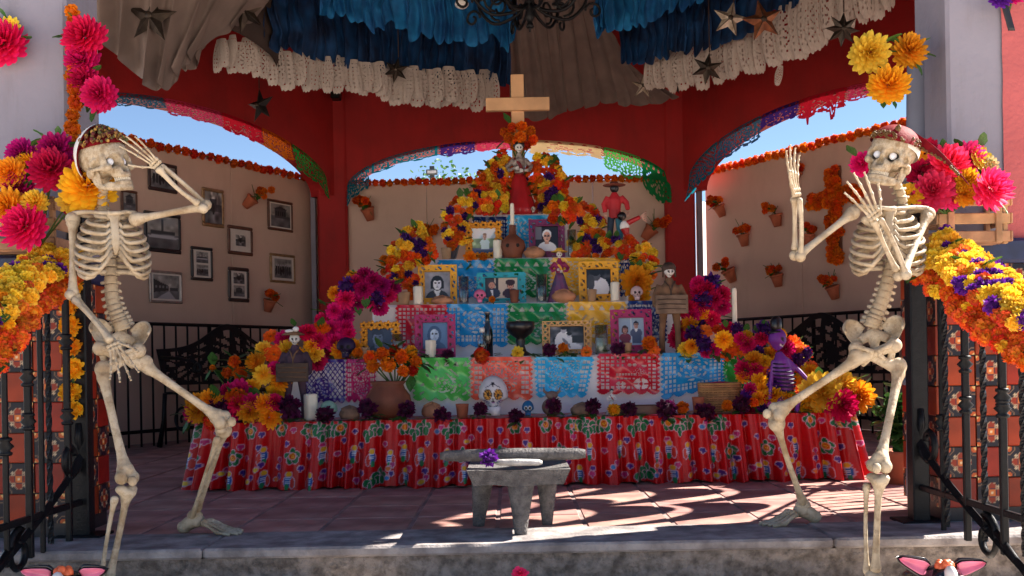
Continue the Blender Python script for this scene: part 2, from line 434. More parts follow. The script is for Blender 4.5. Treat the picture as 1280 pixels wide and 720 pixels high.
LEAVES = [make_leaf(i) for i in range(3)]
def aim(d, spin=None):
    d = Vector(d).normalized(); q = d.to_track_quat('Z', 'Y')
    return q @ Quaternion((0, 0, 1), rnd(0, 6.28) if spin is None else spin)
def bloom(parent, kind, col, loc, dia, d=None, squash=1.0, name='blossom'):
    if d is None: d = (rnd(-.55, .55), -1, rnd(-.2, .75))
    return inst(name, flower_mesh(kind, col), loc, parent, aim(d), (dia * rnd(.95, 1.06), dia * rnd(.95, 1.06), dia * squash))
def leaf(parent, loc, ln, d=None):
    if d is None: d = Vector((rnd(-1, 1), rnd(-.8, .1), rnd(-.7, .9)))
    q = Vector(d).normalized().to_track_quat('Y', 'Z')
    return inst('leaf', random.choice(LEAVES), loc, parent, q, ln * rnd(.8, 1.2))
def loose_flower(label, group, kind, col, loc, dia, d=None, squash=1.0, nl=2, cat='flower', name='flower'):
    """a single flower head with its leaves: one thing"""
    root = thing(name, label, cat, loc, group)
    bloom(root, kind, col, loc, dia, d, squash)
    for _ in range(nl): leaf(root, Vector(loc) + Vector((rnd(-.4, .4) * dia, rnd(-.02, .03), -dia * rnd(.25, .42))), dia * rnd(.5, .75), (rnd(-1, 1), -.35, rnd(-.4, .15)))
    return root
def garland(name, label, cat, pts, width, palette, n, leaves=0, group=None, seed=0, kinds=('zinnia', 'pom'), size=(.05, .07), depth=.05, out=(0, -1, .35), leaf_len=.06, rope=None):
    """flowers packed along a line: pts are places, palette [(weight, kind, colour)]"""
    random.seed(seed or hash(label) % 1000)
    root = thing(name, label, cat, pts[len(pts) // 2], group)
    tot = sum(p[0] for p in palette); used = []
    if rope:
        mb = MB(); mb.tube([cat_(pts, i / 24) for i in range(25)], [rope * (.45 + .55 * math.sin(PI * i / 24) ** .5) for i in range(25)], 8); mb.build('stem', STEM, root)
    for i in range(n):
        best = None
        for _ in range(9):
            t = rnd(0, 1); c = cat_(pts, t); tn = (cat_(pts, min(1, t + .02)) - cat_(pts, max(0, t - .02))).normalized()
            sdv = tn.cross(Vector((0, -1, 0)))
            if sdv.length < .1: sdv = Vector((1, 0, 0))
            sdv.normalize(); a = rnd(-1, 1); wd = width if not callable(width) else width(t)
            p = c + sdv * (a * wd * .5) + Vector((0, -depth * math.sqrt(max(0, 1 - a * a)), 0))
            dm = min([(p - q).length / s_ for q, s_ in used] or [9])
            if best is None or dm > best[0]: best = (dm, p, a, sdv)
            if dm > .85: break
        r = rnd(0, tot)
        for wt, k, c in palette:
            r -= wt
            if r <= 0: break
        dia = rnd(*size); p = best[1]; used.append((p, dia))
        d = Vector(out) + best[3] * (best[2] * .8) + Vector((rnd(-.3, .3), 0, rnd(-.3, .3)))
        bloom(root, k, c, p, dia, d)
    for i in range(leaves):
        t = rnd(0, 1); c = cat_(pts, t); tn = (cat_(pts, min(1, t + .02)) - cat_(pts, max(0, t - .02))).normalized(); sdv = tn.cross(Vector((0, -1, 0)))
        sg = random.choice((-1, 1)); wd = width if not callable(width) else width(t)
        leaf(root, c + sdv * (sg * wd * rnd(.2, .5)) + Vector((0, -depth * rnd(.2, .9), 0)), leaf_len * rnd(.7, 1.2), sdv * sg + Vector((rnd(-.5, .5), -.5, rnd(-.5, .5))))
    return root
cat_ = cat
def pp(*t): return [P(*q) for q in t]
# ------------------------------------------------------------------ plan of the place (metres; terrace floor at z = 0)
YB, S = 10.0, 3.5                        # far side of the hexagonal kiosk, and its side
V6 = {'bl': Vector((-S / 2, YB, 0)), 'br': Vector((S / 2, YB, 0)), 'l': Vector((-S, YB - S * .866, 0)), 'r': Vector((S, YB - S * .866, 0)),
      'fl': Vector((-S / 2, YB - S * 1.732, 0)), 'fr': Vector((S / 2, YB - S * 1.732, 0))}
EDGE, GZ = 3.45, -0.16
M_RED = mat('red_plaster', (160, 19, 17), rough=0.75, var=0.12, scale=3, bump=0.3, bscale=35, grime=(.4, 5, 1.2, (90, 20, 16)))
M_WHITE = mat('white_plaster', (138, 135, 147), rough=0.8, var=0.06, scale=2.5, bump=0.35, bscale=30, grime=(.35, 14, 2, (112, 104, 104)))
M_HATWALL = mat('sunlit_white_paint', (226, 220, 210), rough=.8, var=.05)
M_BEIGE = mat('beige_panel', (202, 172, 154), rough=0.85, var=0.10, scale=1.1, bump=0.12, bscale=40, grime=(.28, 2.2, .9, (150, 122, 104)))
M_PINK = mat('pink_plaster', (182, 92, 92), rough=0.85, var=0.07, scale=4, bump=0.5, bscale=60)
M_IRON = mat('black_iron', (17, 17, 20), rough=0.45, var=0.3, scale=30, bump=0.15, bscale=120, spec=0.22)
M_GREYPIPE = mat('grey_blue_pipe', (112, 116, 130), rough=0.5, var=0.1, scale=6)
M_CONC = mat('concrete', (150, 138, 128), rough=0.95, var=0.4, scale=26, bump=1.0, bscale=90, rgb2=(96, 86, 78), mask=(.32, .64), grime=(.8, 34, 34, (52, 46, 42)))
M_NOSE = mat('smooth_concrete', (172, 164, 160), rough=0.8, var=0.2, scale=9, bump=0.5, bscale=70, rgb2=(116, 108, 106), grime=(.5, 20, 20, (84, 76, 74)))
M_TILE = mat('terracotta_floor', (192, 148, 136), rough=0.55, var=0.3, scale=5, bump=0.3, bscale=18, rgb2=(146, 102, 96), obvar=0.14, grime=(.45, 16, 16, (104, 82, 80)))
M_GROUT = mat('floor_grout', (146, 122, 116), rough=0.85, var=0.3, scale=8)
M_PLAZA = mat('plaza_paving', (222, 206, 190), rough=0.9, var=0.2, scale=1.2, bump=0.3, bscale=20)
M_ROOF = mat('dark_timber', (52, 36, 30), rough=0.8, var=0.3, scale=6)
M_DGREEN = mat('roof_tile', (130, 60, 44), rough=0.8, var=0.2, scale=8)
def structure(name, mb, m, parent=None, smooth=False, **k): return tag(mb.build(name, m, parent, smooth=smooth, **k), kind='structure')
# ground (a sheet to the horizon, with the terrace standing on it)
g = MB(); g.v = [(-900, -900, GZ), (900, -900, GZ), (900, 900, GZ), (-900, 900, GZ)]; g.f = [(0, 1, 2, 3)]; g.m = [0]
structure('ground', g, M_PLAZA)
# terrace: slab, kerb with separate cast lengths, terracotta tiles
mb = MB(); mb.box((0, 7.6, -.079), (16, 7.8, .15)); floor = structure('floor', mb, M_GROUT)
tb = MB(); tb.box((0, 0, 0), (.318, .318, .018), None, 0, .004)
tme = None; k = 0
for j in range(21):
    for i in range(-8, 9):
        x, y = i * .333 + .10, 3.93 + j * .333
        if abs(x) > 1.75 + (y - 3.9) * .5 + .25: continue
        k += 1
        if k > 296: break
        if tme is None:
            o = tb.build('tile', M_TILE, floor, loc=(x, y, -.009), smooth=False, world=False); tme = o.data
        else: o = inst('tile', tme, (x, y, -.009 + rnd(-.0015, .0015)), floor)
        o.rotation_euler = (rnd(-.003, .003), rnd(-.003, .003), rnd(-.006, .006))
kerb = None
mb = MB()
mb.grid(lambda u, v: (lerp(-3.2, 3.2, u), EDGE + .012 * noise.noise(Vector((u * 40, v * 5, 0))) + .006 * noise.noise(Vector((u * 130, v * 14, 3))), lerp(GZ - .02, -.032, v)), 300, 12)
step = structure('step', mb, M_CONC, smooth=True)
mb = MB(); x = -3.2
while x < 3.2:
    q = MB(); q.box((x + 1.07, EDGE + .155, -.014), (2.137, .34, .036), None, 0, .008); q.build('nosing', M_NOSE, step, smooth=False); x += 2.14
# ------------------------------------------------------------------ talavera and plain pedestal tiles
TAL = Canvas(26, 26, (14, 14, 34))
for (cx, cy) in ((0, 0), (1, 0), (0, 1), (1, 1)):
    TAL.ell(cx, cy, .27, .27, (130, 100, 78)); TAL.ell(cx, cy, .24, .24, (14, 14, 34)); TAL.ell(cx, cy, .17, .17, (196, 88, 34)); TAL.ell(cx, cy, .07, .07, (235, 190, 120))
for a in range(4):
    an = a * PI / 2; TAL.ell(.5 + .2 * math.cos(an), .5 + .2 * math.sin(an), .15, .15, (180, 150, 120))
for a in range(4):
    an = a * PI / 2; TAL.ell(.5 + .2 * math.cos(an), .5 + .2 * math.sin(an), .13, .13, (150, 44, 16))
TAL.ell(.5, .5, .16, .16, (30, 28, 60)); TAL.ell(.5, .5, .12, .12, (222, 120, 50)); TAL.ell(.5, .5, .05, .05, (240, 215, 170))
for a in range(4):
    an = a * PI / 2 + PI / 4; TAL.ell(.5 + .3 * math.cos(an), .5 + .3 * math.sin(an), .045, .045, (210, 185, 150))
M_TAL = print_mat('talavera_glaze', rough=0.4, coat=0.0)
M_ORT = mat('orange_glazed_tile', (140, 40, 18), rough=0.38, var=0.3, scale=7, bump=0.1, bscale=30, obvar=0.15, spec=.25)
M_BASE = mat('dark_skirting', (36, 30, 34), rough=0.5, var=0.3)
M_BLUE = mat('dark_blue_cap', (28, 38, 74), rough=0.4, var=0.25)
TS = .112
def tile_mesh(tal):
    mb = MB()
    if tal: mb.grid(lambda u, v: ((u - .5) * TS * .965, -.006, (v - .5) * TS * .965), 26, 26, None, None, 0, lambda u, v: TAL.at(u, v)); mb.box((0, 0, 0), (TS * .965, .0118, TS * .965), None, 0); 
    else: mb.box((0, 0, 0), (TS * .965, .012, TS * .965), None, 0, .003)
    if tal:
        for i in range(27 * 27, len(mb.v)): mb.c[i] = lin((120, 60, 40))
    o = mb.build('tile', M_TAL if tal else M_ORT, None, smooth=False); me = o.data; bpy.data.objects.remove(o); return me
TM = [tile_mesh(False), tile_mesh(True)]
# ------------------------------------------------------------------ the kiosk
kiosk = thing('kiosk', 'hexagonal garden kiosk with dark red arches and white front pillars around the altar', 'kiosk', (0, YB - S * .866, 0))
PX = 1.775; PY0, PY1, PW = 3.75, 4.05, .30
for sx in (-1, 1):
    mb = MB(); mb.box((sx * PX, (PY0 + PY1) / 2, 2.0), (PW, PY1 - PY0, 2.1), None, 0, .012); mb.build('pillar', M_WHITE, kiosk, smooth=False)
    x0, x1 = (-2.0, -1.635) if sx < 0 else (1.575, 2.06)
    mb = MB(); mb.box(((x0 + x1) / 2, 3.91, .47), (x1 - x0, .34, .96), None, 0, .006); ped = mb.build('pedestal', M_BASE, kiosk, smooth=False)
    mb = MB(); mb.box(((x0 + x1) / 2, 3.90, .995), (x1 - x0 + .04, .40, .09), None, 0, .012); mb.build('pedestal_cap', M_BLUE, kiosk, smooth=False)
    nc = 3 if sx < 0 else 4
    for c in range(nc):
        for r in range(8):
            xx = (x1 - TS / 2 - c * TS - .012) if sx < 0 else (x0 + TS / 2 + c * TS + .012)
            inst('tile', TM[(c + r + (0 if sx < 0 else 1)) % 2], (xx, 3.733 + rnd(-.001, .001), .95 - TS / 2 - r * TS), ped)
    for c in range(3):
        for r in range(8):
            inst('tile', TM[(c + r) % 2], (x1 + .006 if sx < 0 else x0 - .006, 3.80 + c * TS, .95 - TS / 2 - r * TS), ped, Quaternion((0, 0, 1), PI / 2 * (1 if sx < 0 else -1)))
for kx in ('bl', 'br', 'l', 'r'):
    mb = MB(); v = V6[kx]; mb.box((v.x + {'br': -.09, 'bl': .03}.get(kx, 0), v.y + (.18 if kx == 'bl' else 0), 1.9), (.29, .65 if kx == 'bl' else .29, 3.8), None, 0, .02); mb.build('pillar', M_RED, kiosk, smooth=False)  # back-left pillar runs deep behind the arch, depth added to block stray sun
ARCH = {}
def arch(face, A, B, spring, rise, margin=.16):
    """upper wall of one side of the kiosk with an arched opening"""
    A, B = Vector(A), Vector(B); d = (B - A); ln = d.length; d.normalize(); nrm = Vector((d.y, -d.x, 0))
    if nrm.dot(Vector((0, 6.97, 0)) - A) < 0: nrm = -nrm          # inward
    half = ln / 2 - margin
    def edge(t):                       # t 0..1 along the opening, its lower edge on the inner side
        u = (t - .5) * 2; z = spring + rise * math.sqrt(max(0, 1 - abs(u) ** 2.1))
        return A + d * (ln / 2 + u * half) + Vector((0, 0, z))
    ARCH[face] = (edge, nrm, d)
    mb = MB(); N_, T = 40, .24
    ts = [0.0] + [(.5 - .5 * math.cos(PI * i / N_)) for i in range(N_ + 1)] + [1.0]
    lo = [A + Vector((0, 0, spring))] + [edge(t) for t in ts[1:-1]] + [A + d * ln + Vector((0, 0, spring))]
    V, Fc = [], []
    for p in lo:
        for off in (-T / 2, T / 2):
            q = p + nrm * off; V += [q, Vector((q.x, q.y, 3.9))]
    for i in range(len(lo) - 1):
        a, b = i * 4, i * 4 + 4
        Fc += [(a, b, b + 1, a + 1), (a + 2, a + 3, b + 3, b + 2), (a, a + 2, b + 2, b)]
    mb.add(V, Fc); mb.build('arch_wall', M_RED, kiosk, smooth=False)
arch('c', V6['bl'], V6['br'], 2.26, .48); arch('lb', V6['bl'], V6['l'], 2.26, .48); arch('rb', V6['br'], V6['r'], 2.26, .48)
arch('lf', V6['l'], V6['fl'], 2.26, .48); arch('rf', V6['r'], V6['fr'], 2.26, .48); arch('f', V6['fl'], V6['fr'], 2.45, .5)
# roof
ctr = Vector((0, YB - S * .866, 5.3)); ring = [V6[k] for k in ('bl', 'br', 'r', 'fr', 'fl', 'l')]
def roofmesh(dz, out):
    V = [ctr + Vector((0, 0, dz))]; base = Vector((0, ctr.y, 0))
    for v in ring:
        q = base + (v - base) * out; V.append(Vector((q.x, q.y, 3.75 + dz)))
    return V
mb = MB(); V = roofmesh(0, 1.1) + roofmesh(.12, 1.1); Fc = []
for i in range(6):
    a, b = 1 + i, 1 + (i + 1) % 6; Fc += [(0, b, a), (7, 7 + a, 7 + b), (a, b, 7 + b, 7 + a)]
mb.add(V, Fc); mb.build('roof', M_ROOF, kiosk, smooth=False)
for v in ring:
    mb = MB(); mb.tube([Vector((v.x, v.y, 3.72)) * 1.0, ctr - Vector((0, 0, .1))], .06, 4); mb.build('rafter', M_ROOF, kiosk, smooth=False)
# ------------------------------------------------------------------ panel walls behind the arches, with marigold strings along their tops
WT = 2.46
def off(face_key, o):
    e, nrm, d = ARCH[face_key]; return -nrm * o
WALL = {}
def panel(label, key, A, B, top, n):
    A, B = Vector(A), Vector(B); d = (B - A); ln = d.length; d.normalize(); nrm = ARCH[key][1]
    root = thing('panel_wall', label, 'wall', (A + B) / 2); root.location.z = 0
    R = Matrix((d, -nrm, Vector((0, 0, 1)))).transposed()
    for i in range(n):
        a = A + d * (ln * (i + .5) / n)
        mb = MB(); mb.box(Vector((a.x, a.y, top / 2)), (ln / n - .004, .05, top), R, 0, .004); mb.build('panel', M_BEIGE, root, smooth=False)
    WALL[key] = (A + nrm * .026, nrm, d, R)
    return A, B, nrm
ob = off('lb', .30)
dl = (V6['l'] - V6['bl']).normalized(); dr = (V6['r'] - V6['br']).normalized()
wl = panel('beige panel wall hung with framed photographs behind the dark bench', 'lb', V6['bl'] + ob - dl * .30, V6['l'] + ob + dl * .3, WT, 3)
orr = off('rb', .30)
wr = panel('beige panel wall with the marigold cross and clay flower pots', 'rb', V6['br'] + orr - dr * .05, V6['r'] + orr + dr * .3, WT, 3)
wc = panel('beige panel wall behind the top of the altar', 'c', Vector((-1.62, YB - .04, 0)), Vector((1.63, YB - .04, 0)), 2.38, 4)
def string_of_marigolds(label, A, B, z, n, dia, col, nrm, group='marigold strings along the wall tops'):
    root = thing('marigold_string', label, 'garland', ((A.x + B.x) / 2, (A.y + B.y) / 2, z), group)
    mb = MB(); mb.tube([Vector((A.x, A.y, z)), Vector((B.x, B.y, z))], .008, 5); mb.build('cord', STEM, root)
    for i in range(n):
        p = Vector(A).lerp(Vector(B), (i + .5) / n); bloom(root, 'bead', col, (p.x, p.y, z + rnd(-.008, .008)), dia * rnd(.92, 1.1), (nrm.x + rnd(-.3, .3), nrm.y + rnd(-.3, .3), rnd(.1, .9)))
string_of_marigolds('orange marigold string in shade-deepened colour on top of the photograph wall', wl[0] + wl[2] * .05, wl[1] + wl[2] * .05, WT + .01, 44, .088, 'deep', wl[2])  # deeper petal colour carries the shade on this string
string_of_marigolds('bright orange marigold string on top of the wall with the marigold cross', wr[0] + wr[2] * .05, wr[1] + wr[2] * .05, WT + .01, 44, .092, 'orange', wr[2])
string_of_marigolds('orange marigold string on top of the wall behind the altar', wc[0] + wc[2] * .05, wc[1] + wc[2] * .05, 2.39, 46, .082, 'orange', wc[2])
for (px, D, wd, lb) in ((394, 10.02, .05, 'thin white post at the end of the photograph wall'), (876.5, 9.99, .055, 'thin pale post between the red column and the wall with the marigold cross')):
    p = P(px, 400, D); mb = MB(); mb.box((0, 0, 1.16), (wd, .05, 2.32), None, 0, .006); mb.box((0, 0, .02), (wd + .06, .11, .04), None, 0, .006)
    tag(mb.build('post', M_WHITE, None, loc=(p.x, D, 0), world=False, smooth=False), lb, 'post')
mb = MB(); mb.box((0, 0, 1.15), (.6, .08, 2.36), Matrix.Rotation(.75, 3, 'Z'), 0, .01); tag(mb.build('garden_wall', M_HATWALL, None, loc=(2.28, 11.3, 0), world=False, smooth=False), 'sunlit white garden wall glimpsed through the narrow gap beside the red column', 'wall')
# pink pier and grey downpipe at the right pillar
mb = MB(); mb.grid(lambda u, v: (lerp(1.824 + .004 * noise.noise(Vector((0, 0, v * 22))), 2.2, u), 3.742, lerp(-.14, 3.0, v)), 6, 80); mb.box((2.02, 3.93, 1.42), (.38, .36, 3.13))
tag(mb.build('pink_pier', M_PINK, None, loc=(2.02, 3.93, -.16), smooth=False), 'pink plastered pier beside the white pillar', 'pier')
root = thing('downpipe', 'grey blue downpipe with curved top beside the white pillar', 'pipe', P(1147, 620, 4.0))
a = [P(1147, 620, 4.0), P(1147, 400, 4.0), P(1147, 120, 4.0), P(1150, 80, 4.0), P(1160, 55, 4.05), P(1180, 42, 4.1)]
mb = MB(); mb.tube([cat(a, i / 30) for i in range(31)], .042, 14); mb.build('pipe', M_GREYPIPE, root)
for z in (.5, 1.3):
    mb = MB(); mb.lathe([(.043, 0), (.05, .004), (.05, .026), (.043, .03)], 14, Matrix.Translation((a[0].x, 4.0, z))); mb.build('bracket', M_GREYPIPE, root)
# ------------------------------------------------------------------ iron fences, benches, gates
def spiral(c, r0, r1, turns, a0, ax, az, n=28):
    c = Vector(c); ax, az = Vector(ax), Vector(az); o = []
    for i in range(n + 1):
        t = i / n; a = a0 + turns * 2 * PI * t; r = lerp(r0, r1, t); o.append(c + ax * (r * math.cos(a)) + az * (r * math.sin(a)))
    return o
UP = Vector((0, 0, 1))
def iron_fence(label, A, B, nb):
    A, B = Vector(A), Vector(B); d = (B - A).normalized(); ln = (B - A).length
    root = thing('iron_fence', label, 'fence', (A + B) / 2)
    for z in (.97, .12):
        mb = MB(); mb.tube([A + UP * z, B + UP * z], .014, 4, twist=0); mb.build('rail', M_IRON, root, smooth=False)
    for i in range(nb + 1):
        p = A.lerp(B, i / nb); mb = MB(); mb.tube([p + UP * .0, p + UP * .96], .0085 if i % 12 else .018, 6)
        if i % 3 == 1: mb.ell(p + UP * .62, (.022, .022, .034), 8, 6); mb.ell(p + UP * .66, (.016, .016, .012), 8, 4); mb.ell(p + UP * .58, (.016, .016, .012), 8, 4)
        mb.build('bar', M_IRON, root)
for key, k0, k1, lb in (('lb', 'bl', 'l', 'black iron fence in front of the photograph wall'), ('rb', 'br', 'r', 'black iron fence in front of the wall with the marigold cross'),
                        ('rf', 'r', 'fr', 'black iron fence along the sunny open side of the kiosk'), ('lf', 'l', 'fl', 'black iron fence along the shaded open side of the kiosk')):
    d = (V6[k1] - V6[k0]).normalized(); iron_fence(lb, V6[k0] + d * .17, V6[k1] - d * .2, 26)
def bench(label, c, fwd, w=1.25, z0=.42):
    """cast iron garden bench: arched pierced back, seat slats, scrolled legs; fwd is where the sitter looks"""
    c = Vector(c); f = Vector(fwd).normalized(); r = Vector((-f.y, f.x, 0)); root = thing('iron_bench', label, 'bench', c)
    q = lambda x, y, z: c + r * x + f * y + UP * z
    nx, ny = 72, 30; msk = np.ones((ny, nx), bool)
    top = lambda u: .62 + .38 * math.exp(-((u - .5) / .2) ** 2) - .1 * abs(u - .5)
    for j in range(ny):
        for i in range(nx):
            u, v = (i + .5) / nx, (j + .5) / ny
            s1 = math.sin(u * 50 + 2.5 * math.sin(v * 9)) * math.sin(v * 22 + 2 * math.sin(u * 16))
            edge = v < .07 or v > .9 or u < .03 or u > .97
            if s1 > .12 and not edge: msk[j][i] = False
    mb = MB(); mb.grid(lambda u, v: q((u - .5) * w, -.20 - .08 * v, z0 + .06 + v * .50 * top(u)), nx, ny, msk, -f * .012); mb.build('backrest', M_IRON, root, smooth=False)
    for k in range(6):
        mb = MB(); mb.box(q(0, -.17 + k * .072, z0), (w, .05, .02), Matrix((r, f, UP)).transposed(), 0, .004); mb.build('slat', M_IRON, root, smooth=False)
    for s in (-1, 1):
        mb = MB(); x = s * w / 2
        mb.tube([q(x, .20, z0), q(x, .24, z0 * .6), q(x, .19, z0 * .25), q(x, .25, .0)], [.018, .016, .016, .022], 6)
        mb.tube([q(x, -.2, z0), q(x, -.22, z0 * .5), q(x, -.27, .0)], [.018, .016, .022], 6)
        mb.tube(spiral(q(x, .0, z0 * .5), .12, .02, 1.6, 0, f, UP), .011, 6); mb.build('leg', M_IRON, root)
        mb = MB(); mb.tube([q(x, -.24, z0 + .28), q(x, -.05, z0 + .27), q(x, .14, z0 + .24)] + spiral(q(x, .17, z0 + .19), .05, .015, 1.1, PI * .6, f, -UP, 12), .014, 6); mb.build('armrest', M_IRON, root)
    mb = MB()
    for k in range(4): mb.tube(spiral(q((k - 1.5) * w * .24, .17, z0 * .52), .10, .02, 1.4, PI / 2 * (1 if k % 2 else -1), r * (1 if k % 2 else -1), UP), .009, 5)
    mb.tube([q(-w / 2, .17, z0 * .25), q(w / 2, .17, z0 * .25)], .009, 5); mb.build('apron', M_IRON, root)
nl = ARCH['lb'][1]; nr = ARCH['rb'][1]
def side_pt(key, k0, k1, t, o): return V6[k0].lerp(V6[k1], t) + ARCH[key][1] * o
bench('black iron garden bench below the framed photographs', side_pt('lb', 'bl', 'l', .44, .42), nl, 1.5)
bench('black iron garden bench beside the marigold cross wall, with the shorter back in view', side_pt('rb', 'br', 'r', .52, .42), nr, 1.5)
def collar(p):
    mb = MB(); mb.lathe([(.009, -.03), (.019, -.028), (.021, -.02), (.013, -.014), (.026, 0), (.013, .014), (.021, .02), (.019, .028), (.009, .03)], 12, Matrix.Translation(p)); return mb
def gate(label, sx, post, pix, top):
    root = thing('iron_gate', label, 'gate', post)
    mb = MB(); mb.box(post + UP * .6, (.062, .062, 1.2), None, 0, .005); o = mb.build('post', M_IRON, root, smooth=False)
    mb = MB(); mb.box(post + UP * .004, (.17, .14, .012), None, 0, .003); mb.build('base_plate', M_IRON, o, smooth=False)
    ys = []
    for (px, kind) in pix:
        y = abs(post.x / ((px - HX) / F)); ys.append(y); zt = top(y)
        p = Vector((post.x, y, 0)); mb = MB()
        if kind == 't':
            n = 60; mb.tube([p + UP * lerp(.02, zt, i / n) for i in range(n + 1)], .0105, 4, twist=.42)
        else: mb.box(p + UP * (zt / 2 + .0), (.021 if kind == 'b' else .016, .021 if kind == 'b' else .016, zt), None, 0, .003)
        b = mb.build('bar', M_IRON, root, smooth=False)
        if kind == 'b':
            for z in (.45, zt - .18): collar(p + UP * z).build('collar', M_IRON, b)
        elif kind == 'c': collar(p + UP * .38).build('collar', M_IRON, b)
    y0, y1 = min(ys) - .1, post.y
    for z in (.13,):
        mb = MB(); mb.box(Vector((post.x, (y0 + y1) / 2, z)), (.018, y1 - y0, .022), None, 0, .003); mb.build('rail', M_IRON, root, smooth=False)
    n = 14; mb = MB(); mb.tube([Vector((post.x, lerp(y1, y0, i / n), top(lerp(y1, y0, i / n)))) for i in range(n + 1)], .016, 6); mb.build('top_rail', M_IRON, root)
    for z in (post.z,):
        pass
    fy = Vector((0, -1, 0))
    ym = lerp(y1, y0, .34)
    arc = [Vector((post.x, lerp(y1 - .02, y0 + .05, t), .30 - .34 * t ** .8 + .0 * t)) for t in [i / 12 for i in range(13)]]
    mb = MB(); mb.tube(arc, .016, 4); mb.build('brace', M_IRON, root, smooth=False)
    mb = MB(); mb.tube([post + UP * .42 + fy * .03] + spiral(post + UP * .30 + fy * .10, .085, .028, 1.1, PI * .75, fy, UP, 20), .013, 4); mb.build('scroll', M_IRON, root)
    mb = MB(); mb.tube(spiral(Vector((post.x, lerp(y1, y0, .62), .035)), .028, .075, 1.1, PI * .4, fy, UP, 22) + [Vector((post.x, y0 + .06, -.05))], .013, 4); mb.build('scroll', M_IRON, root)
PL = P(105, 664, 3.77); PL.z = 0; PR = P(1149, 648, 3.77); PR.z = 0
gate('black iron gate standing open beside the saluting skeleton, under the yellow and orange flower garland', -1, PL, [(83, 'b'), (60, 't'), (50, 'p'), (34, 'b'), (5, 'c'), (-22, 'b')], lambda y: .69 + .42 * (y - 3.15))
gate('black iron gate standing open beside the dancing skeleton, under the garland with violet flowers', 1, PR, [(1181, 't'), (1176, 'c'), (1206, 'b'), (1228, 't'), (1252, 'b'), (1277, 't')], lambda y: .67 + .40 * (y - 3.13))
# ------------------------------------------------------------------ papel picado: paper with real cut-outs
def pap_mask(nx, ny, kind, seed=0, scal=5):
    u, v = np.meshgrid((np.arange(nx) + .5) / nx, (np.arange(ny) + .5) / ny); m = np.ones((ny, nx), bool); R = np.random.RandomState(seed)
    d = 1 - .075 * (1 - np.abs(np.sin(u * PI * scal))); vv = 1 - v                # v=1 is the top; scalloped foot
    m &= ~(v < (.075 * (1 - np.abs(np.sin(u * PI * scal)))))
    m &= ~((u < .02 * (1 + np.sin(v * 60))) | (u > 1 - .02 * (1 + np.sin(v * 60))))
    def sq(x0, x1, y0, y1, nxs, nys, fill=.66):
        a = (u - x0) / (x1 - x0) * nxs; b = (v - y0) / (y1 - y0) * nys
        return (a > 0) & (a < nxs) & (b > 0) & (b < nys) & (np.abs(a % 1 - .5) < fill / 2) & (np.abs(b % 1 - .5) < fill / 2)
    def disc(cx, cy, rx, ry): return ((u - cx) / rx) ** 2 + ((v - cy) / ry) ** 2 < 1
    def swirl(cx, cy, rx, ry, f=1.0):
        x, y = (u - cx) / rx, (v - cy) / ry; r = np.sqrt(x * x + y * y); th = np.arctan2(y, x)
        return (r < 1) & (r > .12) & (np.sin(r * 17 * f) * np.cos(th * 6 + r * 4) > .28)
    h = np.zeros_like(m)
    if kind == 'grid':        # squares at the sides and foot, an oval figure in the middle
        h |= sq(.05, .25, .12, .92, 3, 8) | sq(.75, .95, .12, .92, 3, 8) | sq(.25, .75, .12, .30, 8, 2)
        h |= swirl(.5, .62, .25, .30, .9); h &= ~disc(.5, .6, .1, .13); h |= disc(.455, .63, .03, .04) | disc(.545, .63, .03, .04) | disc(.5, .56, .02, .025) | sq(.45, .55, .50, .53, 4, 1)
    elif kind == 'cart':      # a cart with wheels among squares
        h |= sq(.05, .95, .12, .95, 11, 9, .62)
        body = (np.abs(u - .52) < .30) & (v > .22) & (v < .66); body |= disc(.62, .68, .2, .2); h &= ~body
        for cx, cy, r in ((.38, .22, .085), (.70, .26, .12)):
            h &= ~disc(cx, cy, r * 1.25, r * 1.5); th = np.arctan2((v - cy) / 1.2, u - cx); h |= disc(cx, cy, r, r * 1.2) & (np.abs(np.sin(th * 2)) > .3) & ~disc(cx, cy, r * .25, r * .3)
        h |= disc(.52, .72, .03, .04) | disc(.60, .72, .03, .04) | disc(.75, .70, .04, .03) | sq(.3, .62, .46, .52, 7, 1) | sq(.3, .62, .36, .41, 5, 1); h |= swirl(.68, .55, .10, .10, .6)
    elif kind == 'lattice':   # diamonds and a curl
        a, b = (u * 1.25 + v) * 7, (u * 1.25 - v) * 7
        h |= (np.abs(a % 1 - .5) < .36) & (np.abs(b % 1 - .5) < .36) & (u > .06) & (u < .94) & (v > .12) & (v < .93); h &= ~disc(.42, .32, .26, .26); h |= swirl(.42, .32, .24, .24, .8)
    elif kind == 'leafy':     # triangles along the top and long leaf cuts
        a = u * 6; h |= (np.abs(a % 1 - .5) < (.93 - v) * 2.4) & (v > .80) & (v < .93) & (u > .05) & (u < .95)
        h |= (np.sin(u * 25 + 3 * np.sin(v * 7 + seed)) * np.sin(v * 16 + 2 * np.sin(u * 9)) > .74) & (u > .06) & (u < .94) & (v > .12) & (v < .74)
        h |= swirl(.6, .36, .26, .22, .8)
    elif kind == 'figure':
        h |= sq(.05, .2, .12, .92, 2, 7) | sq(.8, .95, .12, .92, 2, 7); h |= swirl(.36, .66, .16, .2, .7) | swirl(.66, .66, .16, .2, .7) | swirl(.5, .32, .26, .18, .9); h |= sq(.22, .78, .86, .92, 6, 1)
    elif kind == 'swirl':
        h |= swirl(.3, .55, .26, .40, 1.0) | swirl(.72, .5, .25, .40, .9) | sq(.05, .95, .84, .93, 12, 1) | sq(.05, .95, .10, .17, 12, 1)
    return m & ~h
def pap_mat(n, rgb, t=.5): return mat('paper_%s_%d' % (n, t * 100), rgb, rough=0.24, var=0.06, scale=8, transl=t, coat=0.25, bump=.12, bscale=14)
